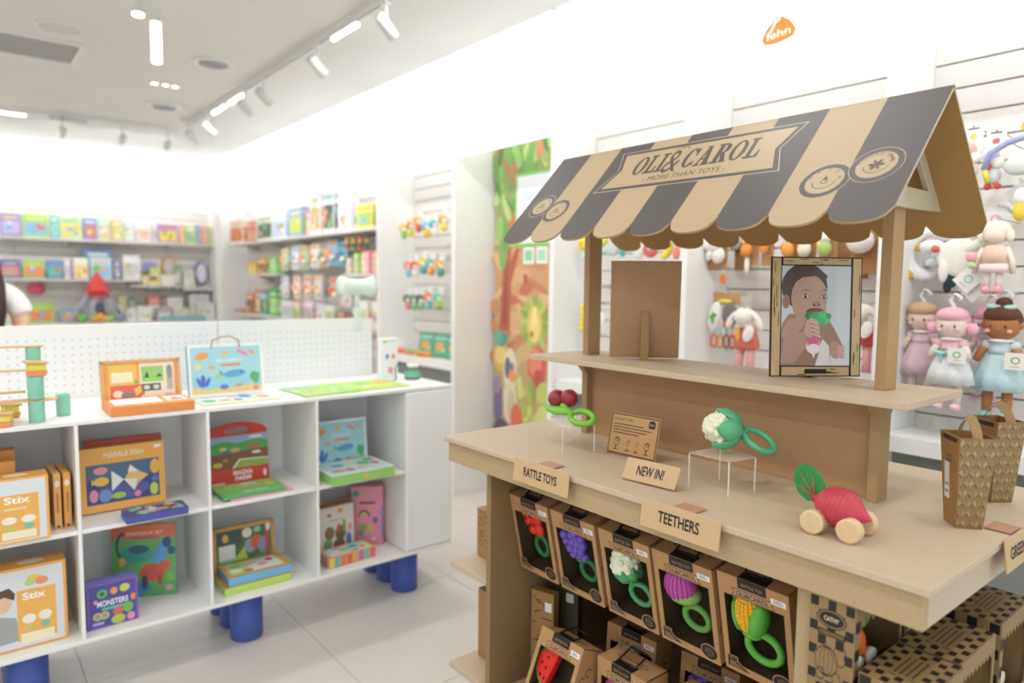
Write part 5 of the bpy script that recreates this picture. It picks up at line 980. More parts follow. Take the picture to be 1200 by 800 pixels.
# --- rag dolls
def doll(label, x, y, ztop, skin, hair, style, dress, bodice, shoe, collar, bow=None, s=1.0, tag_pos=None):
    e = hung('rag_doll', label, 'rag doll', x, y, ztop + .045 * s, 'rag dolls on hangers', s=s, top=.0)
    Z = -.045
    MB().tube([(0, 0, Z - .02), (0, 0, Z + .012), (-.012, 0, Z + .03), (.004, 0, Z + .052), (.022, 0, Z + .04), (.018, 0, Z + .026)], .006, mat('#eef0f0', .3), 8).build('hanger_hook', e)
    part(e, 'head', [((0, 0, Z - .055), (.052, .044, .05), skin), ((-.05, 0, Z - .058), (.009, .008, .011), skin), ((.05, 0, Z - .058), (.009, .008, .011), skin)])
    part(e, 'face', [((-.02, -.042, Z - .06), (.0035, .003, .0045), '#3a3440'), ((.02, -.042, Z - .06), (.0035, .003, .0045), '#3a3440'), ((0, -.045, Z - .068), (.003, .003, .002), '#c98a80'), ((-.03, -.036, Z - .075), (.008, .004, .006), '#eeb6ae'), ((.03, -.036, Z - .075), (.008, .004, .006), '#eeb6ae')])
    h = [((0, .008, Z - .042), (.055, .046, .048), hair), ((0, -.006, Z - .024), (.052, .044, .031), hair)]
    if style == 'pigtail': h += [((-.062, 0, Z - .07), (.02, .018, .022), hair), ((.062, 0, Z - .07), (.02, .018, .022), hair)]
    if style == 'bun': h += [((0, .004, Z + .012), (.024, .022, .02), hair)]
    part(e, 'hair', h)
    if bow: part(e, 'head_bow', [((-.018, -.02, Z - .0), (.026, .014, .009), bow, (0, .15, 0)), ((.022, -.02, Z - .001), (.022, .014, .009), bow, (0, -.15, 0))])
    mb = MB(); mb.lathe([(.02, Z - .10), (.03, Z - .108), (.034, Z - .135), (.036, Z - .15)], FUR(bodice), 18, sy=.75); mb.build('bodice', e)
    mb = MB(); n = 36; prof = [(.036, Z - .148), (.05, Z - .175), (.066, Z - .22), (.074, Z - .265)]; v = []; f = []
    for r, z in prof:
        for i in range(n):
            a = 2 * PI * i / n; q = r * (1 + .07 * math.sin(9 * a) * (r - .03) / .04); v.append((q * math.cos(a), q * math.sin(a) * .7, z))
    for j in range(3):
        for i in range(n): f.append((j * n + i, j * n + (i + 1) % n, (j + 1) * n + (i + 1) % n, (j + 1) * n + i))
    f.append(tuple(3 * n + i for i in range(n))); mb.add(v, f, FUR(dress), True); mb.build('skirt', e)
    part(e, 'collar', [((0, -.004, Z - .106), (.036, .03, .008), collar)])
    for q in (-1, 1):
        part(e, 'arm', tubes=[([(q * .03, 0, Z - .115), (q * .052, -.008, Z - .145), (q * .06, -.02, Z - .172)], [.014, .012, .011], skin)]); part(e, 'sleeve', [((q * .038, -.002, Z - .122), (.018, .016, .016), bodice)])
        part(e, 'leg', tubes=[([(q * .026, 0, Z - .255), (q * .027, -.002, Z - .30), (q * .027, -.004, Z - .335)], [.015, .015, .014], skin)]); part(e, 'shoe', [((q * .028, -.012, Z - .345), (.017, .024, .014), shoe)])
    if tag_pos: swing_tag(e, tag_pos[0], Z + tag_pos[1], .058, .052)
    return e
doll('rag doll with light brown hair in a dusty pink dress', 2.925, 1.08, 1.445, '#f0d8cc', '#c9a27c', 'short', '#e3c6d2', '#e6cbd6', '#e9d6c8', '#f4e9e4', s=1.02)
doll('rag doll with pink pigtail cap and white tulle skirt', 2.83, .945, 1.43, '#f3ddd4', '#efaec0', 'pigtail', '#e6e9ea', '#eebfcb', '#f0c2cf', '#f6e2e2', s=1.03, tag_pos=(.035, -.16))
doll('second pink pigtail doll half hidden behind the first', 3.0, .883, 1.43, '#f3ddd4', '#efaec0', 'pigtail', '#e6e9ea', '#eebfcb', '#f0c2cf', '#f6e2e2', s=.98)
doll('brown skinned rag doll with mint bow and pale blue dress', 2.90, .812, 1.44, '#b5733f', '#5a3424', 'bun', '#bfe0e6', '#c9dbe4', '#74cfc0', '#f2f4f2', bow='#b8e6e0', s=1.12, tag_pos=(.055, -.165))
part(bpy.data.objects[[o.name for o in bpy.data.objects if o.get('label', '').startswith('rag doll with pink pigtail')][0]], 'waist_bow', [((-.03, -.036, -.2), (.016, .008, .008), '#8fd8cc', (0, .3, 0)), ((-.006, -.036, -.2), (.016, .008, .008), '#8fd8cc', (0, -.3, 0)), ((-.018, -.036, -.222), (.005, .005, .02), '#8fd8cc')])
# --- plush above the dolls
e = hung('moon_plush', 'white fluffy moon plush with yellow stars beside the post', 'plush toy', 2.95, 1.085, 1.735, s=1.0)
pts = [(.075 * math.cos(t), 0, -.1 + .085 * math.sin(t)) for t in [PI * .35 + PI * 1.3 * i / 14 for i in range(15)]]
part(e, 'moon_body', tubes=[(pts, [.012 + .022 * math.sin(PI * i / 14) for i in range(15)], '#f2f4f4')])
part(e, 'sleeping_bear', [((.02, -.02, -.075), (.05, .03, .028), '#eef1f4'), ((.055, -.025, -.1), (.035, .026, .036), '#cfe0ec'), ((0.03, -.02, -.135), (.03, .025, .02), '#dfe8ee')])
part(e, 'star', [((-.065, -.02, -.175), (.03, .012, .012), '#e8b63c', (0, k * PI / 5 * 2, 0)) for k in range(5)])
part(e, 'star', [((-.02, -.03, -.075), (.018, .008, .008), '#dca63a', (0, k * PI / 5 * 2, 0)) for k in range(5)])
e = hung('comforter_toy', 'pale cow comforter cloth with red and yellow corners', 'plush toy', 2.88, .948, 1.70)
part(e, 'cloth', [((0, 0, -.085), (.085, .012, .07), '#eceee2', (0, .3, 0)), ((.05, -.005, -.04), (.05, .012, .02), '#e2ecdc', (0, -.5, 0)), ((-.055, -.004, -.13), (.018, .012, .045), '#eeeae6'), ((.05, -.004, -.14), (.02, .012, .03), '#eceee2')])
part(e, 'corner_knot', [((-.085, -.01, -.05), (.014, .012, .014), '#e05a48')]); part(e, 'corner_knot', [((.085, -.01, -.02), (.02, .01, .012), '#e0a23c', (0, -.5, 0))]); part(e, 'corner_knot', [((.075, -.01, -.075), (.012, .01, .012), '#f0988a')])
swing_tag(e, .035, -.165, .07, .07, '#f2f2f2', '#9fd8cc', -.03, PI / 4); swing_tag(e, .05, -.20, .065, .065, '#dedfe2', '#d0d2d6', -.022, PI / 4)
e = hung('comforter_toy', 'grey and teal knotted toy between moon and cow cloth', 'plush toy', 2.985, 1.01, 1.665)
part(e, 'body', [((0, 0, -.05), (.03, .02, .04), '#c9d3d8'), ((.005, -.01, -.11), (.022, .016, .05), '#2f5a5e'), ((-.01, -.01, -.15), (.016, .012, .03), '#3a3d48')])
e = hung('small_doll', 'small cream haired doll in a pink pinafore above the dolls', 'rag doll', 2.815, .825, 1.745)
part(e, 'head', [((0, -.004, -.055), (.036, .03, .032), '#f4e2d4')]); part(e, 'hair', [((0, .004, -.042), (.046, .034, .036), '#efe6cf'), ((-.042, 0, -.06), (.014, .014, .024), '#efe6cf'), ((.042, 0, -.06), (.014, .014, .024), '#efe6cf')])
mb = MB(); mb.lathe([(.02, -.088), (.036, -.10), (.044, -.16)], FUR('#f2c9b6'), 16, sy=.6); mb.build('pinafore', e)
mb = MB(); mb.lathe([(.044, -.155), (.05, -.185)], FUR('#f4d6d8'), 16, sy=.6); mb.build('skirt_hem', e)
for q in (-1, 1): part(e, 'arm', tubes=[([(q * .034, 0, -.1), (q * .052, 0, -.14), (q * .058, 0, -.19)], .009, '#f2e0d0')]); part(e, 'leg', tubes=[([(q * .018, 0, -.18), (q * .018, 0, -.235)], .011, '#f3ece2')]); part(e, 'boot', [((q * .018, -.006, -.245), (.014, .018, .014), '#f0a2a8')])
part(e, 'flower', [((-.065, -.02, -.13), (.018, .012, .018), '#f3a7b4'), ((-.06, -.02, -.16), (.012, .01, .012), '#b9d08a')])
e = hung('diamond_card', 'white diamond swing card with a red heart at the right edge', 'card', 2.93, .795, 1.885); swing_tag(e, 0, -.06, .085, .085, '#eceef0', '#d8463c', 0, PI / 4)
e = hung('diamond_card', 'white diamond swing card with pink print below the heart card', 'card', 2.95, .86, 1.80); swing_tag(e, -.01, -.05, .08, .08, '#eceef0', '#ef9aa6', 0, .4)
e = hung('yellow_toy', 'white topped yellow soft toy by the right edge', 'plush toy', 2.87, .775, 1.87); part(e, 'body', [((0, 0, -.05), (.022, .02, .03), '#f2f2ee'), ((0, 0, -.1), (.022, .02, .035), '#e8c93c')])
e = hung('arch_toy', 'lilac and yellow play arch at the right edge', 'soft toy', 2.86, .80, 1.995)
part(e, 'arch', tubes=[([(-.085, -.01, -.075), (-.07, -.01, -.02), (-.02, -.01, .01), (.04, -.01, .025), (.09, -.01, .03)], .011, '#9fa6d8')]); part(e, 'arm_tip', tubes=[([(-.085, -.01, -.07), (-.07, -.012, -.12)], .009, '#e8d23c')]); part(e, 'ring', tubes=[([(.05 + .024 * math.cos(t), -.02, .055 + .018 * math.sin(t)) for t in [2 * PI * i / 14 for i in range(15)]], .007, '#eac23a')])
part(e, 'shell', [((.02, -.006, -.07), (.05, .02, .035), '#d6ded6')])
for lb, y, z, c1, c2 in (('carded plush bouquet left of the pair by the roof edge', .94, 2.085, '#e8a49a', '#f0cf5a'), ('carded grey plush right of the pair by the roof edge', .868, 2.06, '#d9dde0', '#e0564f')):
    e = hung('carded_toy', lb, 'soft toy', 2.90, y, z, 'carded soft toys by the roof edge')
    MB().box(-.03, .03, 0, .003, -.055, .01, '#f2f2f2').build('header_card', e); pm = MB(); art(pm, (-.03, 0, -.055), (1, 0, 0), (0, 0, 1), [('r', .2, .7, .6, .1, '#6a6f74'), ('e', .5, .3, .2, .16, c2)], .06, .065); pm.build('card_print', e)
    part(e, 'plush', [((-.01, -.01, -.085), (.028, .02, .03), c1), ((.012, -.015, -.115), (.022, .018, .022), '#f2efe6'), ((-.012, -.02, -.125), (.014, .012, .014), c2), ((.0, -.012, -.16), (.026, .02, .03), '#e4e0c8' if c2[1] == 'f' else '#cfd5da')]); part(e, 'feet', [((-.014, -.014, -.195), (.012, .014, .012), '#d8463f' if c2[1] == 'e' else '#d9a27a'), ((.016, -.014, -.195), (.012, .014, .012), '#d8463f' if c2[1] == 'e' else '#d9a27a')])
# --- bay under the orange logo: kraft header cards with plush
def carded(label, y, z, w, h, card, parts, x=2.90, cat='plush toy'):
    e = hung('carded_plush', label, cat, x, y, z, 'carded plush in the logo bay', top=-.01)
    MB().box(-w / 2, w / 2, .0, .004, -h, 0, mat(card, .6, .06, 80)).build('kraft_card', e)
    for nm, ells in parts: part(e, nm, ells)
    return e
KR = '#b0824f'
carded('white lamb plush on a kraft card left of the logo bay', 2.0, 1.72, .11, .14, KR, [('lamb_head', [((-.01, -.03, -.02), (.05, .03, .036), '#f0ece4'), ((-.05, -.03, -.0), (.03, .018, .016), '#f2efe8', (0, .5, 0)), ((.04, -.03, .0), (.03, .018, .016), '#e9e2d8', (0, -.5, 0))]), ('lamb_body', [((.02, -.025, -.07), (.036, .024, .04), '#eeeae2'), ((-.02, -.03, -.06), (.02, .018, .04), '#f4f1ea', (0, .4, 0))]), ('orange_tag', [((.04, -.01, -.18), (.018, .004, .026), '#e8742c')])])
carded('grey eared plush on a dark brown card in the logo bay', 1.905, 1.73, .09, .15, '#8a5f36', [('grey_ear', [((-.03, -.02, -.02), (.03, .018, .04), '#a9a7a6', (0, .3, 0))])], x=2.97)
carded('orange vest goose plush on a kraft strip in the logo bay', 1.815, 1.735, .07, .13, KR, [('goose_head', [((-.012, -.03, .0), (.026, .024, .034), '#f5f3ef')]), ('orange_vest', [((-.01, -.03, -.065), (.028, .024, .034), '#ea8c2e'), ((-.012, -.032, -.03), (.024, .02, .012), '#f0a33c')]), ('legs', [((-.01, -.02, -.13), (.012, .012, .045), '#ecebe8')])])
carded('small white plush with orange scarf beside the goose', 1.735, 1.735, .06, .14, KR, [('head', [((.0, -.03, -.01), (.022, .02, .028), '#f2efe9')]), ('scarf', [((.0, -.03, -.055), (.022, .018, .03), '#e58a3a')])])
for k, (y, c, lb) in enumerate(((1.62, '#ea9a3e', 'orange bird plush above the baby photo'), (1.545, '#e9dfc8', 'cream plush with orange cap above the baby photo'), (1.455, '#a8bf6a', 'green and yellow plush above the baby photo'))):
    carded(lb, y, 1.735, .075, .17, ['#b0824f', '#a87642', '#b98a58'][k], [('head', [((0, -.03, -.02), (.026, .022, .028), '#f4f1ea' if k != 1 else '#e8b45c')]), ('body', [((0, -.03, -.07), (.03, .024, .034), c)]), ('wing', [((-.02, -.035, -.06), (.012, .01, .02), '#e0742c' if k < 2 else '#e9c03c')])])
carded('round white plush ball by the right stall post', 1.305, 1.74, .12, .18, '#a4703a', [('ball', [((0, -.04, -.05), (.055, .04, .05), '#f0e6e2')])])
carded('kraft hanging board behind the baby photo', 1.40, 1.70, .16, .16, '#9c6a38', [('loop', [((0, -.005, .0), (.01, .006, .01), '#c9a06a')])], x=2.98)
e = carded('soft book with a green cactus and dangling teether rings', 1.94, 1.475, .15, .06, '#b58a58', [('white_page', [((-.05, -.02, -.12), (.034, .014, .075), '#f2f1ea', (0, .2, 0))]), ('grey_page', [((.03, -.015, -.11), (.042, .014, .06), '#6f6769')]), ('cactus', [((-.05, -.036, -.125), (.008, .004, .03), '#5fae4a'), ((-.06, -.036, -.12), (.008, .004, .008), '#5fae4a'), ((-.04, -.036, -.11), (.01, .004, .008), '#5fae4a')]), ('orange_patch', [((.02, -.03, -.155), (.02, .006, .014), '#e6642c')]), ('yellow_band', [((0, -.012, -.045), (.04, .01, .012), '#e8cf4a')])])
for k, (a, c) in enumerate(((-.05, '#d8643c'), (-.015, '#e0893c'), (.02, '#8a5f36'), (.05, '#c94f3a'))):
    part(e, 'teether_ring', tubes=[([(a + .017 * math.cos(t), -.02, -.235 + .03 * math.sin(t)) for t in [2 * PI * i / 14 for i in range(15)]], .006, c)], fur=False); part(e, 'ribbon', boxes=[((a - .006, a + .006, -.022, -.018, -.205, -.165), ['#6fc8c8', '#7fd0d8', '#5fc0c8', '#f0b060'][k])])
def bunny(label, x, y, z, ear, dress, trim, s=1.0):
    e = hung('bunny_plush', label, 'plush toy', x, y, z, 'bunny plush in the logo bay', s=s, top=.02)
    part(e, 'head', [((0, -.03, -.02), (.036, .032, .036), ear)])
    for q in (-1, 1): part(e, 'ear', [((q * .042, -.02, -.012), (.014, .012, .046), ear, (0, q * -.9, 0)), ((q * .068, -.02, -.045), (.016, .012, .03), ear, (0, q * -.3, 0))])
    mb = MB(); mb.lathe([(.022, -.05), (.042, -.07), (.06, -.14), (.05, -.15)], FUR(dress), 16, sy=.6); mb.build('dress', e)
    part(e, 'collar', [((0, -.02, -.055), (.034, .026, .01), '#f0e2c8')]); part(e, 'yellow_trim', [((-.012, -.045, -.09), (.008, .006, .03), trim)]); part(e, 'white_leaf', [((.035, -.045, -.085), (.024, .006, .036), '#f4f0ee', (0, .4, 0))])
    for q in (-1, 1): part(e, 'leg', tubes=[([(q * .022, 0, -.14), (q * .026, -.006, -.20), (q * .028, -.01, -.26)], [.018, .016, .018], '#e6a2a0')])
    return e
bunny('cream bunny plush in a coral dress left of the baby photo', 2.86, 1.80, 1.385, '#f0eae0', '#e8705e', '#f0b03c', 1.12)
bunny('cream bunny plush in a red dress between photo and post', 2.88, 1.287, 1.42, '#efe6da', '#d8503c', '#f0c04a', 1.0)
# --- bay behind the left post
def soft(label, y, z, parts, x=2.88, cat='soft toy'):
    e = hung('soft_toy', label, cat, x, y, z, 'soft toys behind the left post')
    for nm, ells in parts: part(e, nm, ells)
    return e
soft('lemon yellow star toy left of the stall post', 2.875, 1.79, [('star', [((0, -.02, -.05), (.05, .02, .018), '#ecd93c', (0, k * PI * .4, 0)) for k in range(5)]), ('tail', [((0, -.02, -.12), (.02, .012, .03), '#bfe0dc')])])
soft('lemon yellow elephant toy right of the stall post', 2.745, 1.80, [('body', [((0, -.02, -.05), (.05, .03, .04), '#eadf4a'), ((-.03, -.02, -.085), (.016, .014, .03), '#eadf4a')]), ('feet', [((.02, -.02, -.11), (.03, .02, .02), '#a8dcd4')])])
soft('grey carded toy behind the yellow elephant', 2.66, 1.79, [('body', [((0, 0, -.06), (.045, .02, .07), '#d4d4d8')])])
soft('teal and red rattle toy over the back-turned frame', 2.575, 1.765, [('teal_body', [((0, -.02, -.06), (.022, .02, .05), '#4fb8b8'), ((.03, -.02, -.05), (.016, .016, .03), '#8fd0c8')]), ('red_knob', [((.01, -.03, -.02), (.018, .016, .014), '#e2604a')])])
soft('white wrapped toy over the middle of the back-turned frame', 2.472, 1.76, [('body', [((0, -.01, -.06), (.045, .02, .06), '#e8eaec')])])
soft('red and lilac ring toy over the back-turned frame', 2.38, 1.755, [('ring', [((.034 * math.cos(t), -.02, -.06 + .034 * math.sin(t)), (.016, .014, .016), '#e0524c') for t in [2 * PI * i / 10 for i in range(10)]]), ('centre', [((0, -.024, -.06), (.02, .012, .02), '#b9b4dc')])])
soft('yellow crescent toy at the frame corner', 2.318, 1.765, [('crescent', [((.02 + .04 * math.cos(t), -.02, -.065 + .045 * math.sin(t)), (.02, .016, .02), '#eed93a') for t in [-1.3 + 2.6 * i / 8 for i in range(9)]])])
soft('mint and coral toy by the pale column', 2.215, 1.76, [('mint', [((0, -.02, -.03), (.02, .016, .03), '#8fd6c4')]), ('coral', [((0, -.02, -.09), (.02, .016, .035), '#ee8a74')])])
soft('yellow banana toy low at the left of the post', 2.87, 1.40, [('banana', [((0, -.02, -.03 - .03 * k), (.022, .018, .022), '#ecd93c') for k in range(5)])])
soft('pink toy low at the right of the post', 2.81, 1.5, [('pink_head', [((0, -.02, -.03), (.03, .02, .03), '#f08aa0')]), ('white_body', [((0, -.02, -.09), (.035, .022, .05), '#eef0f2')])])
soft('white plush low between post and frame', 2.745, 1.36, [('body', [((0, -.02, -.06), (.045, .03, .06), '#eceef0'), ((0, -.03, .01), (.026, .022, .024), '#f2f2f0')]), ('feet', [((-.02, -.03, -.12), (.018, .018, .014), '#cfe6ea'), ((.02, -.03, -.12), (.018, .018, .014), '#cfe6ea')])])
soft('brown strap toy by the pale column', 2.225, 1.60, [('strap', [((0, -.01, -.05), (.012, .008, .06), '#c08a5a')])])
# --- narrow bay of small hanging toys beside the counter
bay = [(4.87, 2.0, '#f0c43c', '#8fcf5a', 'yellow and green ball toy top left in the narrow bay'), (4.76, 2.01, '#e8893c', '#d8d84a', 'orange fish toy in the top row of the narrow bay'), (4.65, 2.04, '#ef9a3c', '#e05a3c', 'orange and red toy in the middle top row of the narrow bay'), (4.53, 1.99, '#5fb8c8', '#f0c23c', 'teal bird toy in the top row of the narrow bay'), (4.42, 2.0, '#4fa8c0', '#eaeaea', 'blue whale toy in the top row of the narrow bay'), (4.30, 2.03, '#f0a43c', '#e8d84a', 'amber toy at the right of the narrow bay top row'),
       (4.80, 1.70, '#ee7a70', '#8fc8e0', 'coral toy at the left of the second row in the narrow bay'), (4.70, 1.70, '#e8564c', '#f0efe8', 'red toy in the second row of the narrow bay'), (4.58, 1.72, '#f0d23c', '#4fa8b0', 'yellow toy with teal feet in the second row'), (4.47, 1.71, '#58b8a8', '#f09a3c', 'teal toy in the second row of the narrow bay'), (4.34, 1.70, '#f0a83c', '#3f9e8c', 'orange toy at the right of the second row'),
       (4.81, 1.44, '#5a6a70', '#e58a94', 'grey striped toy at the left of the third row'), (4.712, 1.44, '#6a8a78', '#7fc08a', 'dark green striped toy in the third row'), (4.615, 1.44, '#4a5560', '#8fb89a', 'slate striped toy in the third row'), (4.50, 1.46, '#f0783c', '#5fc0b8', 'orange and aqua cluster toy in the third row'), (4.36, 1.46, '#5fc8a8', '#9bd04a', 'green cluster toy at the right of the third row')]
for y, z, c1, c2, lb in bay:
    e = hung('hanging_toy', lb, 'small toy', 2.85, y, z, 'small hanging toys in the narrow bay')
    MB().box(-.035, .035, .0, .002, -.03, .02, '#eef0f0').build('header_card', e)
    part(e, 'toy_head', [((-.012, -.02, -.06), (.038, .026, .034), c1)]); part(e, 'toy_body', [((.012, -.02, -.115), (.034, .024, .036), c2), ((.03, -.03, -.075), (.018, .014, .018), '#f2e9d8')])
sg = [('r', .06, .05, .88, .9, '#58b48c'), ('e', .45, .45, .26, .22, '#f0a062'), ('r', .1, .75, .8, .15, '#8fd0c0'), ('e', .7, .3, .12, .1, '#bfe0a0')]
for k, (y, lb) in enumerate(((4.60, 'green boxed toy left on the narrow bay shelf'), (4.40, 'green boxed toy in the middle of the narrow bay shelf'), (4.22, 'green boxed toy right on the narrow bay shelf'))):
    carton('toy_box', lb, 'toy box', (2.87, y, .9405), (.14, .05, .17), (-.12, 0, RX + .35), '#3f9a78', {'front': sg}, 'green boxes on the narrow bay shelf')
for k, (y, c, lb) in enumerate(((4.85, '#f08a4a', 'orange tub lying on the narrow bay shelf'), (4.70, '#9fd06a', 'flat green pack on the narrow bay shelf'), (4.52, '#f0b05a', 'flat amber pack at the narrow bay shelf edge'))):
    carton('toy_pack', lb, 'toy pack', (2.79, y, .9405), (.13, .06, .04), (0, 0, RX + .2), c, {'top': [('e', .5, .5, .3, .3, '#e8564a')], 'front': [('r', .1, .1, .8, .5, '#e0503c')]}, 'packs on the narrow bay shelf')
# --- mural panel
HAZE[0] = 0.16
mu = empty('mural_panel', 'tall painted jungle mural panel between the white columns', 'mural', (3.05, 3.49, .30), (0, 0, RX)); MW, MH = .93, 2.19
MB().box(-MW / 2, MW / 2, 0, .02, 0, MH, mat('#c98a52', .5, .3, 4)).build('mural_board', mu)
r = random.Random(21); I = [('r', 0, 0, 1, 1, '#c9905c'), ('r', 0, 0, 1, .3, '#b99a5e'), ('r', 0, .66, 1, .34, '#7d8f48')]
for k in range(60): I.append(('e', r.uniform(0, 1), r.uniform(.28, .7), r.uniform(.06, .16), r.uniform(.01, .03), r.choice(['#d3a06a', '#c2814e', '#d8ae78', '#bf7446', '#cfa86a', '#b9633c']), r.uniform(-.6, .6)))
I += [('p', [(.06, .40), (.10, .58), (.02, .74), (.08, .76), (.14, .62), (.16, .78), (.2, .78), (.19, .62), (.28, .68), (.30, .66), (.2, .55), (.19, .40)], '#b04a30'), ('p', [(.10, .42), (.13, .58), (.1, .7), (.12, .7), (.155, .6), (.15, .42)], '#8f3826')]
for k in range(80):
    x, y = r.uniform(.0, 1), r.uniform(.68, .99); I.append(('e', x, y, r.uniform(.05, .13), r.uniform(.008, .022), r.choice(['#5f9a3e', '#7db24e', '#a3c463', '#4d8438', '#93b85a', '#b8643a', '#3f6f30', '#c07a48']), r.uniform(.9, 2.3)))
I += [('e', .10, .645, .05, .05, '#6fa84c'), ('e', .13, .70, .05, .045, '#5a9440'), ('e', .05, .72, .05, .04, '#88b85a')]
I += [('r', .24, .665, .50, .225, '#6fbf4a'), ('r', .262, .675, .46, .205, '#e6edf4'), ('e', .36, .72, .06, .008, '#8fb0e0', .9), ('e', .45, .80, .12, .008, '#b9cfe8', -.4), ('r', .34, .612, .12, .05, '#f2f6f0'), ('r', .357, .62, .085, .035, '#7fcf9c'), ('r', .485, .612, .12, .05, '#f2f6f0'), ('r', .50, .62, .085, .035, '#9ad8b0'), ('r', .345, .55, .04, .03, '#9a4a30')]
for k in range(17): a = k * .385; I.append(('e', .475 + .10 * math.cos(a), .43 + .055 * math.sin(a), .075, .010, ['#93bb45', '#7ea83c', '#aecb5c'][k % 3], a))
I += [('e', .475, .425, .085, .06, '#dfc052'), ('e', .475, .415, .06, .045, '#efd878'), ('e', .475, .45, .03, .03, '#f3e490'), ('e', .445, .395, .02, .01, '#a8632c'), ('e', .51, .30, .10, .062, '#dc4f3c'), ('e', .49, .31, .07, .045, '#ee7a5c'), ('e', .53, .26, .06, .03, '#c23f30')]
for k in range(26): I.append(('e', r.uniform(.3, .75), r.uniform(.04, .23), r.uniform(.05, .1), r.uniform(.01, .03), r.choice(['#a8b84a', '#bcc658', '#8fa03c', '#cfd470', '#7f9438']), r.uniform(.3, 2)))
I += [('e', .10, .31, .11, .045, '#d8b446'), ('e', .08, .32, .07, .03, '#ead070'), ('e', .2, .27, .08, .075, '#e4d6ba'), ('e', .17, .28, .035, .035, '#55577a'), ('e', .22, .275, .03, .025, '#6a6c8c'), ('e', .23, .255, .045, .022, '#e8953c'), ('e', .11, .37, .07, .02, '#3f8f7c', .7), ('e', .05, .375, .06, .02, '#57a58e', 1.4), ('e', .2, .17, .09, .07, '#dccfae'), ('e', .22, .16, .05, .05, '#c9b890'), ('e', .06, .16, .06, .07, '#6a5a80'), ('e', .28, .12, .07, .05, '#d95a3c'), ('e', .10, .07, .1, .04, '#4a4450'), ('e', .3, .06, .07, .03, '#5a3f3c'), ('e', .04, .22, .05, .03, '#9a7fa0')]
pm = MB(); art(pm, (-MW / 2, 0, 0), (1, 0, 0), (0, 0, 1), I, MW, MH, z0=.0006, rough=.5); pm.build('mural_print', mu)
HAZE[0] = 0.0
# --- orange logo and small marks on the lit header
lg = empty('wall_logo', 'orange rounded triangle logo with white fehn lettering', 'logo', (FX - .0125, 1.617, 2.493), (0, 0, RX))
tri = []; CN = [(-.066, .036), (.066, .046), (-.003, .114)]
for k in range(3):
    (ax, az), (bx_, bz_) = CN[k], CN[(k + 1) % 3]; L_ = math.hypot(bx_ - ax, bz_ - az); nx, nz = (bz_ - az) / L_, -(bx_ - ax) / L_
    for i in range(9):
        t = i / 8; q = .014 + .009 * math.sin(PI * t); tri.append((ax + (bx_ - ax) * t + nx * q, az + (bz_ - az) * t + nz * q))
MB().prism(tri, (0, 0, 0), (1, 0, 0), (0, 0, 1), (0, -.002, 0), mat('#f07a2e', .5)).build('logo_shape', lg)
pm = MB(); art(pm, (-.085, -.0022, 0), (1, 0, 0), (0, 0, 1), [('t', 'fehn', .17, .27, .22, '#ffffff', .64, .06, .1), ('p', [(.27, .50), (.33, .50), (.42, .72), (.55, .78), (.53, .84), (.39, .79)], '#ffffff')], .17, .14, z0=.0002); pm.build('logo_lettering', lg)
for lb, y, z, c in (('tiny yellow sticker mark on the far lit header', 5.346, 2.60, '#e8c94a'), ('tiny orange sticker mark on the lit header', 4.59, 2.585, '#e0a05a')):
    o = MB().box(-.025, .025, -.002, 0, -.02, .02, mat(c, .5)).build('wall_logo', None, (FX - .0125, y, z), (0, 0, RX), .001, lb, 'logo')
    pm = MB(); art(pm, (-.025, -.002, -.02), (1, 0, 0), (0, 0, 1), [('e', .5, .5, .25, .3, '#f6e9b8')], .05, .04); pm.build('mark_print', o)
# ------------------------------------------------------------------ far shelving
HAZE[0] = 0.12
SH = mat('#dedbd8', .5, .02, 10)
def shelf_board(label, x0, x1, y0, y1, z, th=.025):
    e = empty('wall_shelf', label, 'shelf', ((x0 + x1) / 2, (y0 + y1) / 2, z)); w, d = (x1 - x0) / 2, (y1 - y0) / 2
    MB().box(-w, w, -d, d, -th, 0, SH).build('board', e, bevel=.002)
    if d > w:
        for k in range(max(2, round((y1 - y0) / 0.9))): yy = -d + (k + .5) * 2 * d / max(2, round((y1 - y0) / .9)); MB().prism([(-w + .04, -th), (w, -th), (w, -th - .06)], (0, yy, 0), (1, 0, 0), (0, 0, 1), (0, .006, 0), mat('#c4c2bf', .5)).build('bracket', e)
    else:
        for k in range(4): xx = -w + (k + .5) * w / 2; MB().prism([(-d + .04, -th), (d, -th), (d, -th - .06)], (xx, 0, 0), (0, 1, 0), (0, 0, 1), (.006, 0, 0), mat('#c4c2bf', .5)).build('bracket', e)
shelf_board('top book shelf on the far back wall', -1.5, 2.70, 9.46, 9.747, 1.965); shelf_board('middle book shelf on the far back wall', -1.5, 1.86, 9.46, 9.747, 1.505)
e = empty('low_cabinet', 'long white low cabinet under the far back wall shelves', 'cabinet', (.6, 9.5, 0)); MB().box(-2.1, 2.1, -.25, .245, .06, .985, WHITE).build('body', e, bevel=.003); MB().box(-2.08, 2.08, -.22, .24, 0, .06, GREYW).build('kick', e); MB().box(-2.1, 2.1, -.27, .245, .985, 1.0, WHITE).build('worktop', e)
for k in range(5): d = MB().box(-2.09 + k * .84, -2.1 + .83 + k * .84, -.262, -.25, .08, .97, WHITE).build('door', e, bevel=.002); MB().box(-1.4 + k * .84, -1.385 + k * .84, -.28, -.262, .55, .7, LMET).build('handle', d)
shelf_board('long upper shelf in the far right-hand bay', 2.77, WSURF, 5.14, 9.2, 1.965); shelf_board('short shelf in the middle right of the far bay', 2.79, WSURF, 5.14, 5.9, 1.578); shelf_board('short shelf at the left end of the far bay', 2.79, WSURF, 7.55, 8.6, 1.59); shelf_board('long low shelf in the far right-hand bay', 2.77, WSURF, 5.14, 9.2, 1.118)
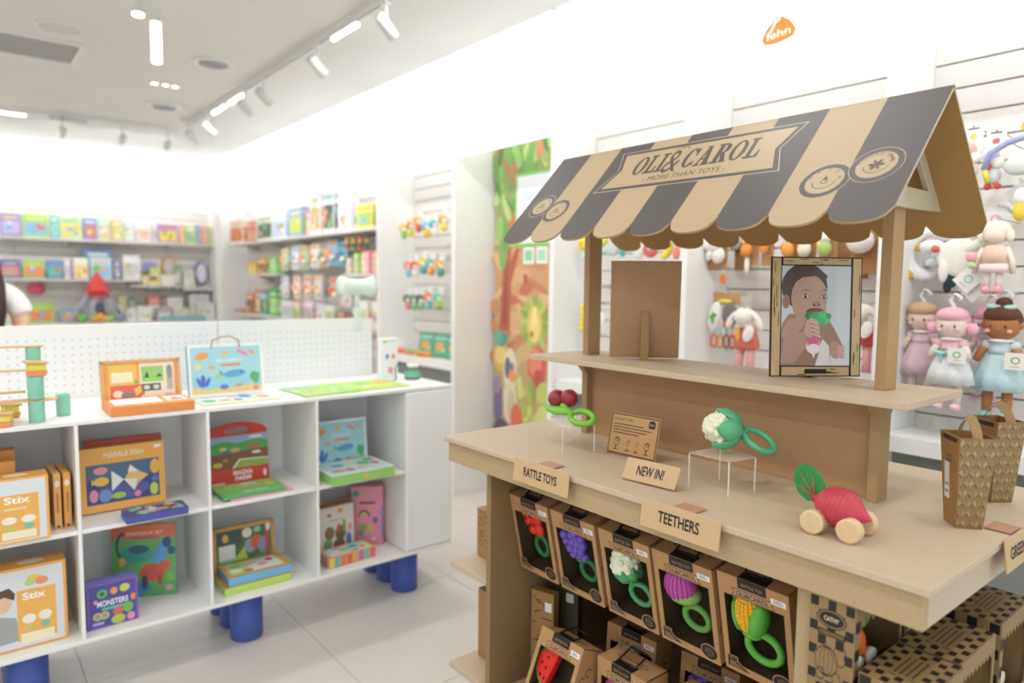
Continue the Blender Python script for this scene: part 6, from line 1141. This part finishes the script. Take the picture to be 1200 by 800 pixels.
def blurb(cols, seed):
    """a plain picture cover: panel, title bar, a few figures"""
    r = random.Random(seed); L = []
    if len(cols) > 1: L.append(('r', .08, .1, .84, .55, cols[1]))
    L.append(('r', .15, .76, .7, .09, cols[2] if len(cols) > 2 else '#f4f1ea'))
    for k in range(5): L.append(('e', r.uniform(.2, .8), r.uniform(.15, .62), r.uniform(.06, .16), r.uniform(.05, .14), r.choice(cols[1:] + ['#f4ecd8', '#f0b44a', '#6fb2d8', '#e0604c', '#7fbf5a'])))
    return L
def book_row(items, yf, grp, name='picture_book', cat='book', z=None):
    for k, (x0, x1, z0, z1, cols, lb) in enumerate(items): carton(name, lb, cat, ((x0 + x1) / 2, yf + (k % 3) * .012, z if z else z0), (x1 - x0 - .008, .035 + .02 * (k % 2), z1 - (z if z else z0)), (-.06, 0, 0), cols[0], {'front': blurb(cols, k + 7)}, grp, .002)
T1, T2 = ' on the back wall top shelf', ' on the back wall middle shelf'
book_row([(.20, .455, 0, 2.2, ['#d8a05a', '#f0d89a'], 'tan picture book just beyond the left edge' + T1), (.468, .667, 0, 2.219, ['#8f86c8', '#b9b2e0', '#f0d85a'], 'purple picture book at the left end' + T1), (.667, .922, 0, 2.224, ['#a5d04a', '#7fb8e0', '#d8e87a'], 'lime green rainbow book' + T1), (.93, 1.02, 0, 2.224, ['#5fc0bc', '#8fd8d0'], 'narrow teal book' + T1), (1.02, 1.247, 0, 2.221, ['#b9dcae', '#e6d26a', '#8fc878'], 'pale green book with a yellow picture' + T1), (1.255, 1.402, 0, 2.218, ['#6f86c8', '#e0655a', '#f0e9e0'], 'blue and red book' + T1), (1.402, 1.535, 0, 2.218, ['#a8d8b0', '#f0b88a'], 'mint book with peach figures' + T1), (1.544, 1.67, 0, 2.217, ['#e8b86a', '#c8d88a'], 'amber book left of a pale blue one' + T1), (1.679, 1.79, 0, 2.206, ['#b8d8e0', '#d8ecd0'], 'pale blue green book' + T1), (1.808, 1.978, 0, 2.194, ['#f0e6e2', '#f0c0b0'], 'cream book with pink lettering' + T1), (1.985, 2.05, 0, 2.19, ['#d8d4e4', '#c8c2d8'], 'thin lilac grey book' + T1), (2.054, 2.29, 0, 2.199, ['#b08ac8', '#f0d05a', '#e8804a'], 'purple and yellow square book' + T1), (2.30, 2.361, 0, 2.193, ['#f09a4a', '#f8c88a'], 'thin orange book' + T1), (2.37, 2.493, 0, 2.198, ['#c8e0a0', '#8fc07a'], 'light green book near the corner' + T1), (2.503, 2.555, 0, 2.206, ['#4f9ac8', '#8fc8e0'], 'thin blue book near the corner' + T1), (2.562, 2.63, 0, 2.2, ['#e88a7a', '#f0c8b0'], 'coral book at the corner end' + T1), (2.635, 2.69, 0, 2.2, ['#b8d080', '#e0d8a0'], 'last green spined book at the corner' + T1)], 9.50, 'picture books on the back wall top shelf', z=1.9655)
book_row([(.45, .642, 0, 1.708, ['#5a5f9a', '#e08a8a', '#c8cce0'], 'navy and pink book at the left end' + T2), (.658, .865, 0, 1.705, ['#9ccf4a', '#f08a5a', '#d8ec8a'], 'green book with orange figures' + T2), (.88, 1.045, 0, 1.712, ['#5f7fc0', '#5fc0a8', '#8fa8e0'], 'blue and teal book' + T2), (1.053, 1.112, 0, 1.727, ['#f0eef0', '#e0d8e8'], 'narrow white book' + T2), (1.117, 1.14, 0, 1.72, ['#b890c8', '#d0b8e0'], 'thin mauve book' + T2), (1.145, 1.30, 0, 1.749, ['#f4efe2', '#f0d88a'], 'white and yellow book' + T2), (1.308, 1.538, 0, 1.76, ['#bfe0ee', '#8fc8e8', '#f0a87a'], 'sky blue square book' + T2), (1.547, 1.638, 0, 1.732, ['#5f6f9a', '#8f9ac0'], 'slate blue book' + T2), (1.655, 1.85, 0, 1.797, ['#eef0f4', '#c8ccd8'], 'white book with grey figures at the right end' + T2)], 9.50, 'picture books on the back wall middle shelf', z=1.5055)
carton('picture_book', 'tall dark blue book standing behind the sky blue one', 'book', (1.41, 9.60, 1.5055), (.30, .03, .36), (0, 0, 0), '#5f86b8', {'front': blurb(['#5f86b8', '#9ab0c8'], 5)})
# wall-hung toys and boxes beside the middle shelf
def plaque(name, label, cat, x, z, w, h, col, inner, y=9.70):
    e = empty(name, label, cat, (x, y, z)); mb = MB(); n = 28
    mb.prism([(w / 2 * math.cos(2 * PI * i / n), h / 2 * math.sin(2 * PI * i / n)) for i in range(n)], (0, 0, 0), (1, 0, 0), (0, 0, 1), (0, .048, 0), mat(col, .5)); mb.build('rim', e, bevel=.004)
    mb = MB(); mb.prism([(w * .36 * math.cos(2 * PI * i / n), h * .4 * math.sin(2 * PI * i / n)) for i in range(n)], (0, -.006, 0), (1, 0, 0), (0, 0, 1), (0, .006, 0), mat(inner, .4)); mb.build('face', e); return e
plaque('wall_plaque', 'pale oval plaque with violet lettering on the back wall', 'plaque', 1.985, 1.67, .26, .14, '#c9cfe8', '#9a9fd8'); plaque('toy_mirror', 'purple framed oval toy mirror by the corner', 'toy mirror', 2.60, 1.60, .17, .31, '#7a62b0', '#e9e6f2'); plaque('wooden_toy', 'orange teardrop wooden toy on the back wall', 'wooden toy', 2.21, 1.68, .17, .27, '#dba05a', '#cfcac6')
def bx(lb, x0, x1, z0, z1, col, art_=None, y=9.62, d=.1, rz=0, seed=1): return carton('gift_box', lb, 'box', ((x0 + x1) / 2, y, z0), (x1 - x0, d, z1 - z0), (0, 0, rz), col, {'front': art_ or blurb([col, '#f0ece4', '#d8cfc4'], seed)}, 'assorted gift boxes on the low cabinet', .002)
ZC = 1.0005
shelf_board('small ledge below the oval plaque on the back wall', 1.72, 2.32, 9.5, 9.747, 1.44)
bx('yellow box at the left of the small ledge', 1.868, 1.925, 1.4405, 1.56, '#ecd06a', y=9.55); bx('pale yellow box with a dark camera picture on the small ledge', 1.93, 2.07, 1.4405, 1.56, '#f0dc8a', [('r', .15, .45, .6, .45, '#4a4f6a'), ('e', .5, .6, .12, .15, '#8f95b0')], y=9.55); bx('white box at the right of the small ledge', 2.08, 2.24, 1.4405, 1.57, '#f0ece6', y=9.55); bx('lime box behind on the small ledge', 1.98, 2.10, 1.4405, 1.66, '#d4e85a', y=9.66, d=.05)
bx('green story box leaning by the teardrop toy', 2.26, 2.34, 1.4405, 1.68, '#6fae7a', y=9.66, d=.05)
shelf_board('small corner ledge under the purple mirror', 2.33, 2.69, 9.5, 9.747, 1.40); bx('pale story box on the corner ledge', 2.36, 2.50, 1.4005, 1.62, '#cfe0d4', y=9.64, d=.05)
cols = [('tan and green box pile at the left on the low cabinet', 1.60, 1.70, 1.30, '#cfc08a'), ('dark green box on the low cabinet', 1.71, 1.79, 1.28, '#5a8a7a'), ('coral red box on the low cabinet', 1.93, 2.07, 1.30, '#ea7268'), ('dark slim box beside the coral box', 2.08, 2.14, 1.30, '#6a5a66'), ('white box with a red flower on the low cabinet', 2.15, 2.33, 1.28, '#f0ebe8'), ('white box with coloured dots near the corner', 2.42, 2.66, 1.33, '#e9ecf0')]
for k, (lb, a, b, zt, c) in enumerate(cols): bx(lb, a, b, ZC, zt, c, y=9.58, d=.1, seed=k + 2)
cols = [('small white bear box in the front row on the low cabinet', 1.78, 1.93, 1.18, '#eef0f2'), ('front white card box with dots on the low cabinet', 1.66, 1.77, 1.15, '#e2e9f0'), ('grey square box in the front row on the low cabinet', 2.0, 2.17, 1.16, '#a9a8b8'), ('cream box in the front row on the low cabinet', 2.18, 2.36, 1.15, '#efe6d2'), ('yellow dotted box in the front row on the low cabinet', 2.37, 2.46, 1.14, '#efe0a0'), ('front dotted game box at the corner', 2.47, 2.68, 1.22, '#dfe4ec')]
for k, (lb, a, b, zt, c) in enumerate(cols): bx(lb, a, b, ZC, zt, c, y=9.42, d=.1, seed=k + 12)
bx('long flat teal box lying on the low cabinet', 2.02, 2.52, ZC, 1.06, '#6fb4c0', [('r', .05, .2, .9, .5, '#86c2cc')], y=9.26, d=.1); bx('green picture box near the left on the low cabinet', .70, .93, ZC, 1.23, '#9ccf4e', blurb(['#9ccf4e', '#f0884a', '#b9dc6a'], 3), y=9.5, d=.06); bx('blue boat picture box left of the teepee toy', 1.0, 1.22, ZC, 1.17, '#7fa4c8', blurb(['#7fa4c8', '#d8b08a', '#a8c4dc'], 4), y=9.5, d=.06)
e = empty('lantern_toy', 'pink and red lantern toy hanging on the back wall', 'toy', (.79, 9.70, 1.33)); MB().lathe([(.05, 0), (.09, .02), (.075, .1), (.02, .13)], mat('#e8566a', .5), 14).build('shade', e); MB().lathe([(.055, .1), (.045, .16), (.015, .2)], mat('#f090a8', .5), 14).build('cap', e); MB().tube([(0, 0, .19), (0, .04, .22)], .006, '#d8d4d0', 6).build('hook', e)
e = empty('teepee_toy', 'toy teepee with red peak and grey poles on the low cabinet', 'toy', (1.36, 9.38, ZC))
for k in range(6):
    a = k * PI / 3 + .2; MB().tube([(.30 * math.cos(a), .1 * math.sin(a), .02), (.03 * math.cos(a), .02 * math.sin(a), .44)], .017, mat('#aeb9c8', .5), 8).build('pole', e)
MB().lathe([(.14, .36), (.10, .42), (.02, .58), (0, .59)], mat('#e02f32', .5), 8, smooth=False).build('red_peak', e); MB().lathe([(.13, .3), (.07, .36), (.0, .46)], mat('#d8484a', .5), 8, smooth=False).build('red_side', e)
for k, (x, c, s) in enumerate(((-.17, '#5fbf4a', .05), (-.06, '#e8b83a', .05), (.0, '#e8a03a', .06), (.12, '#8fc85a', .045), (.2, '#4f86d0', .035), (.06, '#f0d05a', .04))): MB().ell((x, -.06, s), (s, s * .8, s), mat(c, .5)).build('play_figure', e)
mb = MB(); mb.ell((.02, .02, .17), (.05, .04, .06), mat('#4a5a88', .5)); mb.build('blue_bird', e)
# --- goods in the far right-hand bay
def frow(items, x, z, grp, h0=None):
    for k, (y1, y0, z1, cols, lb) in enumerate(items): carton('toy_box', lb, 'toy box', (x + .014 * (k % 3), (y0 + y1) / 2, z), (y1 - y0 - .012, .09, z1 - z), (0, 0, RX), cols[0], {'front': blurb(cols, k + 30), 'right': blurb(cols, k + 60)}, grp, .002)
S1 = ' on the long upper shelf'
frow([(9.15, 8.62, 2.26, ['#f0e4de', '#e8744a', '#f0b04a'], 'white and orange game box at the far end' + S1), (8.50, 8.32, 2.2, ['#e0503f', '#f0a08a'], 'slim red box' + S1), (8.23, 7.71, 2.26, ['#dfe8d8', '#4a5f50', '#7fc05a'], 'green and white zebra box' + S1), (7.66, 7.26, 2.24, ['#d8e2f2', '#b8c8e8', '#f0f0f4'], 'pale blue box' + S1), (7.23, 6.85, 2.262, ['#7f9ad0', '#b8d05a', '#e8d25a'], 'blue box with a yellow green picture' + S1), (6.80, 6.65, 2.21, ['#e06a78', '#f0c8cc'], 'slim pink red box' + S1), (6.635, 6.37, 2.36, ['#eceaf0', '#e09a6a', '#8fb86a'], 'tall white box with animal pictures' + S1), (6.35, 6.10, 2.37, ['#e4e6ea', '#3a3f48', '#5fb8c0'], 'tall white box with a black tyre picture' + S1), (6.06, 5.80, 2.33, ['#eeeef4', '#e0e0ec'], 'large pale lilac white box' + S1), (5.62, 5.32, 2.17, ['#efd85a', '#a8c85a', '#e8b04a'], 'yellow and green box' + S1), (5.30, 5.16, 2.185, ['#e0e4f2', '#c8d0ec'], 'pale blue box at the near end' + S1)], 2.80, 1.9655, 'boxes on the long upper shelf')
S2 = ' on the short middle shelf'
frow([(5.86, 5.75, 1.72, ['#d8bfa0', '#e8d8c0'], 'tan box' + S2), (5.74, 5.63, 1.76, ['#8fcf6a', '#c0e4a0'], 'green box' + S2), (5.62, 5.51, 1.77, ['#f0cf4a', '#f4e29a'], 'yellow box' + S2), (5.50, 5.40, 1.77, ['#f08ab0', '#f4bcd0'], 'pink box' + S2), (5.39, 5.29, 1.77, ['#f0946a', '#f4c4a8'], 'salmon box' + S2), (5.28, 5.17, 1.77, ['#5f9ad8', '#a8c8ec'], 'blue box' + S2)], 2.81, 1.5785, 'boxes on the short middle shelf')
frow([(8.5, 8.25, 1.72, ['#f0c83a', '#f0e08a', '#e89a3a'], 'yellow toy house box on the short far shelf'), (8.2, 7.95, 1.76, ['#f0a83a', '#8f5a3a'], 'amber box on the short far shelf'), (7.9, 7.62, 1.77, ['#5fc04a', '#a8e08a'], 'bright green box on the short far shelf')], 2.81, 1.5905, 'boxes on the short far shelf')
def pack(lb, y, z, c1, c2, w=.2, h=.24, x=2.84):
    e = hung('blister_pack', lb, 'toy pack', x, y, z, 'hanging packs in the far bay', top=-.012); MB().box(-w / 2, w / 2, 0, .004, -h, 0, mat(c1, .5)).build('header_card', e); pm = MB(); art(pm, (-w / 2, 0, -h), (1, 0, 0), (0, 0, 1), [('r', .1, .78, .8, .15, c2)], w, h); pm.build('card_print', e)
    part(e, 'toy', [((-.03, -.02, -h * .55), (w * .22, .025, h * .16), c2), ((.03, -.02, -h * .7), (w * .2, .022, h * .13), '#f0e2cc')], fur=False)
pk = [(7.4, 1.86, '#cfe0c0', '#f0b04a', 'green carded toy in the upper hanging row'), (7.12, 1.87, '#e9eef4', '#8fb0d8', 'white carded toy in the upper hanging row'), (6.88, 1.87, '#b8d8a8', '#e88a5a', 'pale green carded toy in the upper hanging row'), (6.62, 1.88, '#f0f0f2', '#e0984a', 'white and orange carded toy in the upper hanging row'), (6.412, 1.88, '#d0a888', '#6f9a6a', 'brown carded toy in the upper hanging row'), (6.205, 1.9, '#7fb0dc', '#f08a4a', 'blue and orange carded toy in the upper hanging row'), (5.985, 1.88, '#4fa8b8', '#3f6f9a', 'teal carded toy in the upper hanging row'),
      (7.4, 1.56, '#dfe4e8', '#c8ccd8', 'pale grey carded toy in the second hanging row'), (7.08, 1.56, '#f0e0d0', '#e8a878', 'peach carded toy in the second hanging row'), (6.80, 1.57, '#e8cfc0', '#e88a6a', 'salmon carded toy in the second hanging row'), (6.54, 1.57, '#dcd8dc', '#f0b05a', 'grey and amber carded toy in the second hanging row'), (6.16, 1.55, '#c8b8b8', '#e8643a', 'carded toy with a red figure in the second hanging row'), (5.93, 1.52, '#e4e0e8', '#c85a8a', 'carded toy with a berry figure in the second hanging row')]
for y, z, c1, c2, lb in pk: pack(lb, y, z, c1, c2)
for k, (y, c, lb) in enumerate(((5.85, '#e8883a', 'orange spring toy'), (5.73, '#8fb03a', 'olive spring toy'), (5.60, '#d8643a', 'rust spring toy'), (5.47, '#6a4a34', 'brown spring toy'))):
    e = hung('spring_toy', lb + ' hanging near the column', 'small toy', 2.84, y, 1.92, 'spring toys near the column'); part(e, 'coil', [((0, -.02, -.03 - .03 * j), (.035, .02, .014), [c, '#f0c05a', '#4a5a4a', c][j]) for j in range(4)])
S4 = ' on the long low shelf'
frow([(9.0, 8.7, 1.14 + .01, ['#e03f34', '#f08a7a'], 'flat red box' + S4), (8.62, 8.36, 1.36, ['#d88a5a', '#8a4a3a'], 'brown figure box' + S4), (8.34, 8.12, 1.40, ['#c86a4a', '#f0c89a'], 'rust figure box' + S4), (8.1, 7.86, 1.38, ['#7fb8c8', '#3f8a4a'], 'aqua box' + S4), (7.84, 7.58, 1.42, ['#4fae4a', '#b8e08a'], 'green box' + S4), (7.5, 7.2, 1.3, ['#d8e2ec', '#b0c4d8'], 'pale box' + S4), (7.15, 6.9, 1.3, ['#e8b0b0', '#8fc878'], 'pink and green box' + S4), (6.86, 6.62, 1.31, ['#e8d0d8', '#c89ac0'], 'mauve box' + S4), (6.58, 6.36, 1.3, ['#d0c8d8', '#e8e0e8'], 'lilac grey box' + S4), (6.3, 6.1, 1.28, ['#dfe4c8', '#a8c08a'], 'sage box' + S4), (6.06, 5.9, 1.22, ['#c85a4a', '#5fb04a'], 'small red and green box' + S4), (5.86, 5.72, 1.2, ['#3f5a6a', '#8fc8d0'], 'small slate box' + S4), (5.6, 5.42, 1.34, ['#f0eee8', '#e0d8a8'], 'cream box' + S4), (5.38, 5.2, 1.34, ['#ece8e4', '#e8d0b8'], 'ivory box' + S4)], 2.80, 1.1185, 'boxes on the long low shelf')
HAZE[0] = 0.0
# ------------------------------------------------------------------ shop assistant behind the counter, half out of view
PX, PY = .085, 4.6
pe = empty('person', 'person with long dark hair and a white short-sleeved top behind the counter', 'person', (PX, PY, 0), (0, 0, math.radians(-12)))
def skin(name, chain, mat_, parent, sub=2, root=0):
    vs = [c[0] for c in chain]; rad = [c[1] for c in chain]; ed = [(i, c[2]) for i, c in enumerate(chain) if len(c) > 2 and c[2] is not None]
    me = bpy.data.meshes.new(name); me.from_pydata(vs, ed, []); o = link(name, me, parent); me.materials.append(mat_)
    o.modifiers.new('skin', 'SKIN').use_smooth_shade = True
    for i, v in enumerate(me.skin_vertices[0].data): v.radius = rad[i] if hasattr(rad[i], '__len__') else (rad[i], rad[i]); v.use_root = (i == root)
    b = o.modifiers.new('sub', 'SUBSURF'); b.levels = sub; b.render_levels = sub; return o
SKN = mat('#e2b79c', .55, .04, 30)
body = [((0, 0, .95), (.15, .1)), ((0, 0, 1.12), (.125, .085), 0), ((0, 0, 1.32), (.15, .095), 1), ((0, .005, 1.43), (.10, .07), 2), ((0, -.005, 1.51), (.048, .05), 3), ((0, -.02, 1.60), (.06, .07), 4), ((0, -.015, 1.70), (.072, .088), 5), ((0, -.005, 1.77), (.045, .06), 6)]
for q in (-1, 1):
    b0 = len(body); body += [((q * .17, 0, 1.41), (.055, .055), 3), ((q * .215, -.01, 1.31), (.046, .046), b0), ((q * .225, -.03, 1.215), (.04, .042), b0 + 1), ((q * .16, -.15, 1.205), (.034, .036), b0 + 2), ((q * .08, -.24, 1.205), (.025, .028), b0 + 3), ((q * .045, -.28, 1.20), (.03, .018), b0 + 4)]
for q in (-1, 1):
    b0 = len(body); body += [((q * .09, 0, .85), (.088, .088), 0), ((q * .1, -.01, .5), (.058, .06), b0), ((q * .1, .01, .1), (.036, .04), b0 + 1), ((q * .1, -.03, .035), (.036, .034), b0 + 2), ((q * .1, -.15, .028), (.034, .026), b0 + 3)]
skin('body', body, SKN, pe)
for q in (-1, 1):
    h = None
    for k in range(4): skin('finger', [((q * (.055 - .012 * k), -.285, 1.202), .0085), ((q * (.038 - .013 * k), -.315, 1.196), .0082, 0), ((q * (.024 - .013 * k), -.335, 1.187 - .002 * k), .0075, 1)], SKN, pe, 1)
    skin('thumb', [((q * .05, -.262, 1.21), .0095), ((q * .024, -.275, 1.218), .009, 0), ((q * .008, -.295, 1.216), .008, 1)], SKN, pe, 1)
top = [((0, 0, 1.0), (.165, .112)), ((0, 0, 1.14), (.142, .102), 0), ((0, 0, 1.32), (.166, .112), 1), ((0, .005, 1.435), (.112, .082), 2)]
for q in (-1, 1): b0 = len(top); top += [((q * .175, 0, 1.415), (.068, .068), 3), ((q * .216, -.008, 1.345), (.064, .064), b0), ((q * .224, -.012, 1.30), (.066, .064), b0 + 1)]
skin('white_top', top, mat('#f2f0ee', .8, .03, 30), pe)
tr_ = [((0, 0, 1.0), (.16, .11)), ((0, 0, .92), (.17, .118), 0)]
for q in (-1, 1): b0 = len(tr_); tr_ += [((q * .092, 0, .82), (.1, .1), 1), ((q * .1, -.01, .5), (.075, .078), b0), ((q * .1, .01, .12), (.062, .066), b0 + 1)]
skin('trousers', tr_, mat('#2f3350', .8, .05, 30), pe)
for q in (-1, 1): MB().ell((q * .1, -.07, .04), (.045, .12, .04), mat('#e6e4e2', .6)).build('shoe', pe)
HAIR = mat('#34231c', .5, .2, 60, stretch=(8, 8, .5))
mb = MB(); mb.ell((0, .034, 1.735), (.096, .10, .098), HAIR, 20, 12); mb.ell((0, -.02, 1.775), (.078, .075, .04), HAIR, 16, 10); mb.ell((0, .07, 1.56), (.105, .055, .2), HAIR, 18, 12); mb.ell((.085, .03, 1.52), (.04, .06, .22), HAIR, 14, 10); mb.ell((-.085, .03, 1.52), (.04, .06, .22), HAIR, 14, 10); mb.tube([(.08, .01, 1.74), (.1, -.02, 1.6), (.132, -.075, 1.46), (.14, -.105, 1.32), (.135, -.11, 1.2)], [.03, .036, .038, .034, .018], HAIR, 10); mb.tube([(-.08, .01, 1.74), (-.1, -.02, 1.6), (-.125, -.075, 1.46), (-.13, -.105, 1.3)], [.03, .036, .036, .02], HAIR, 10); mb.build('hair', pe)
for q in (-1, 1): mb = MB(); mb.ell((q * .03, -.098, 1.672), (.013, .008, .008), mat('#f4f2f0', .3)); mb.ell((q * .03, -.104, 1.672), (.006, .004, .006), mat('#2a1d18', .3)); mb.build('eye', pe); MB().ell((q * .075, -.005, 1.66), (.012, .02, .03), SKN).build('ear', pe)
MB().tube([(0, -.1, 1.675), (0, -.112, 1.645), (0, -.112, 1.632)], [.008, .012, .014], SKN, 10).build('nose', pe); MB().ell((0, -.094, 1.604), (.022, .01, .007), mat('#b8605c', .5)).build('mouth', pe)
MB().tube([(.12, -.19, 1.205), (.107, -.207, 1.205)], .036, mat('#1c1c22', .4), 14).build('wrist_watch', pe)
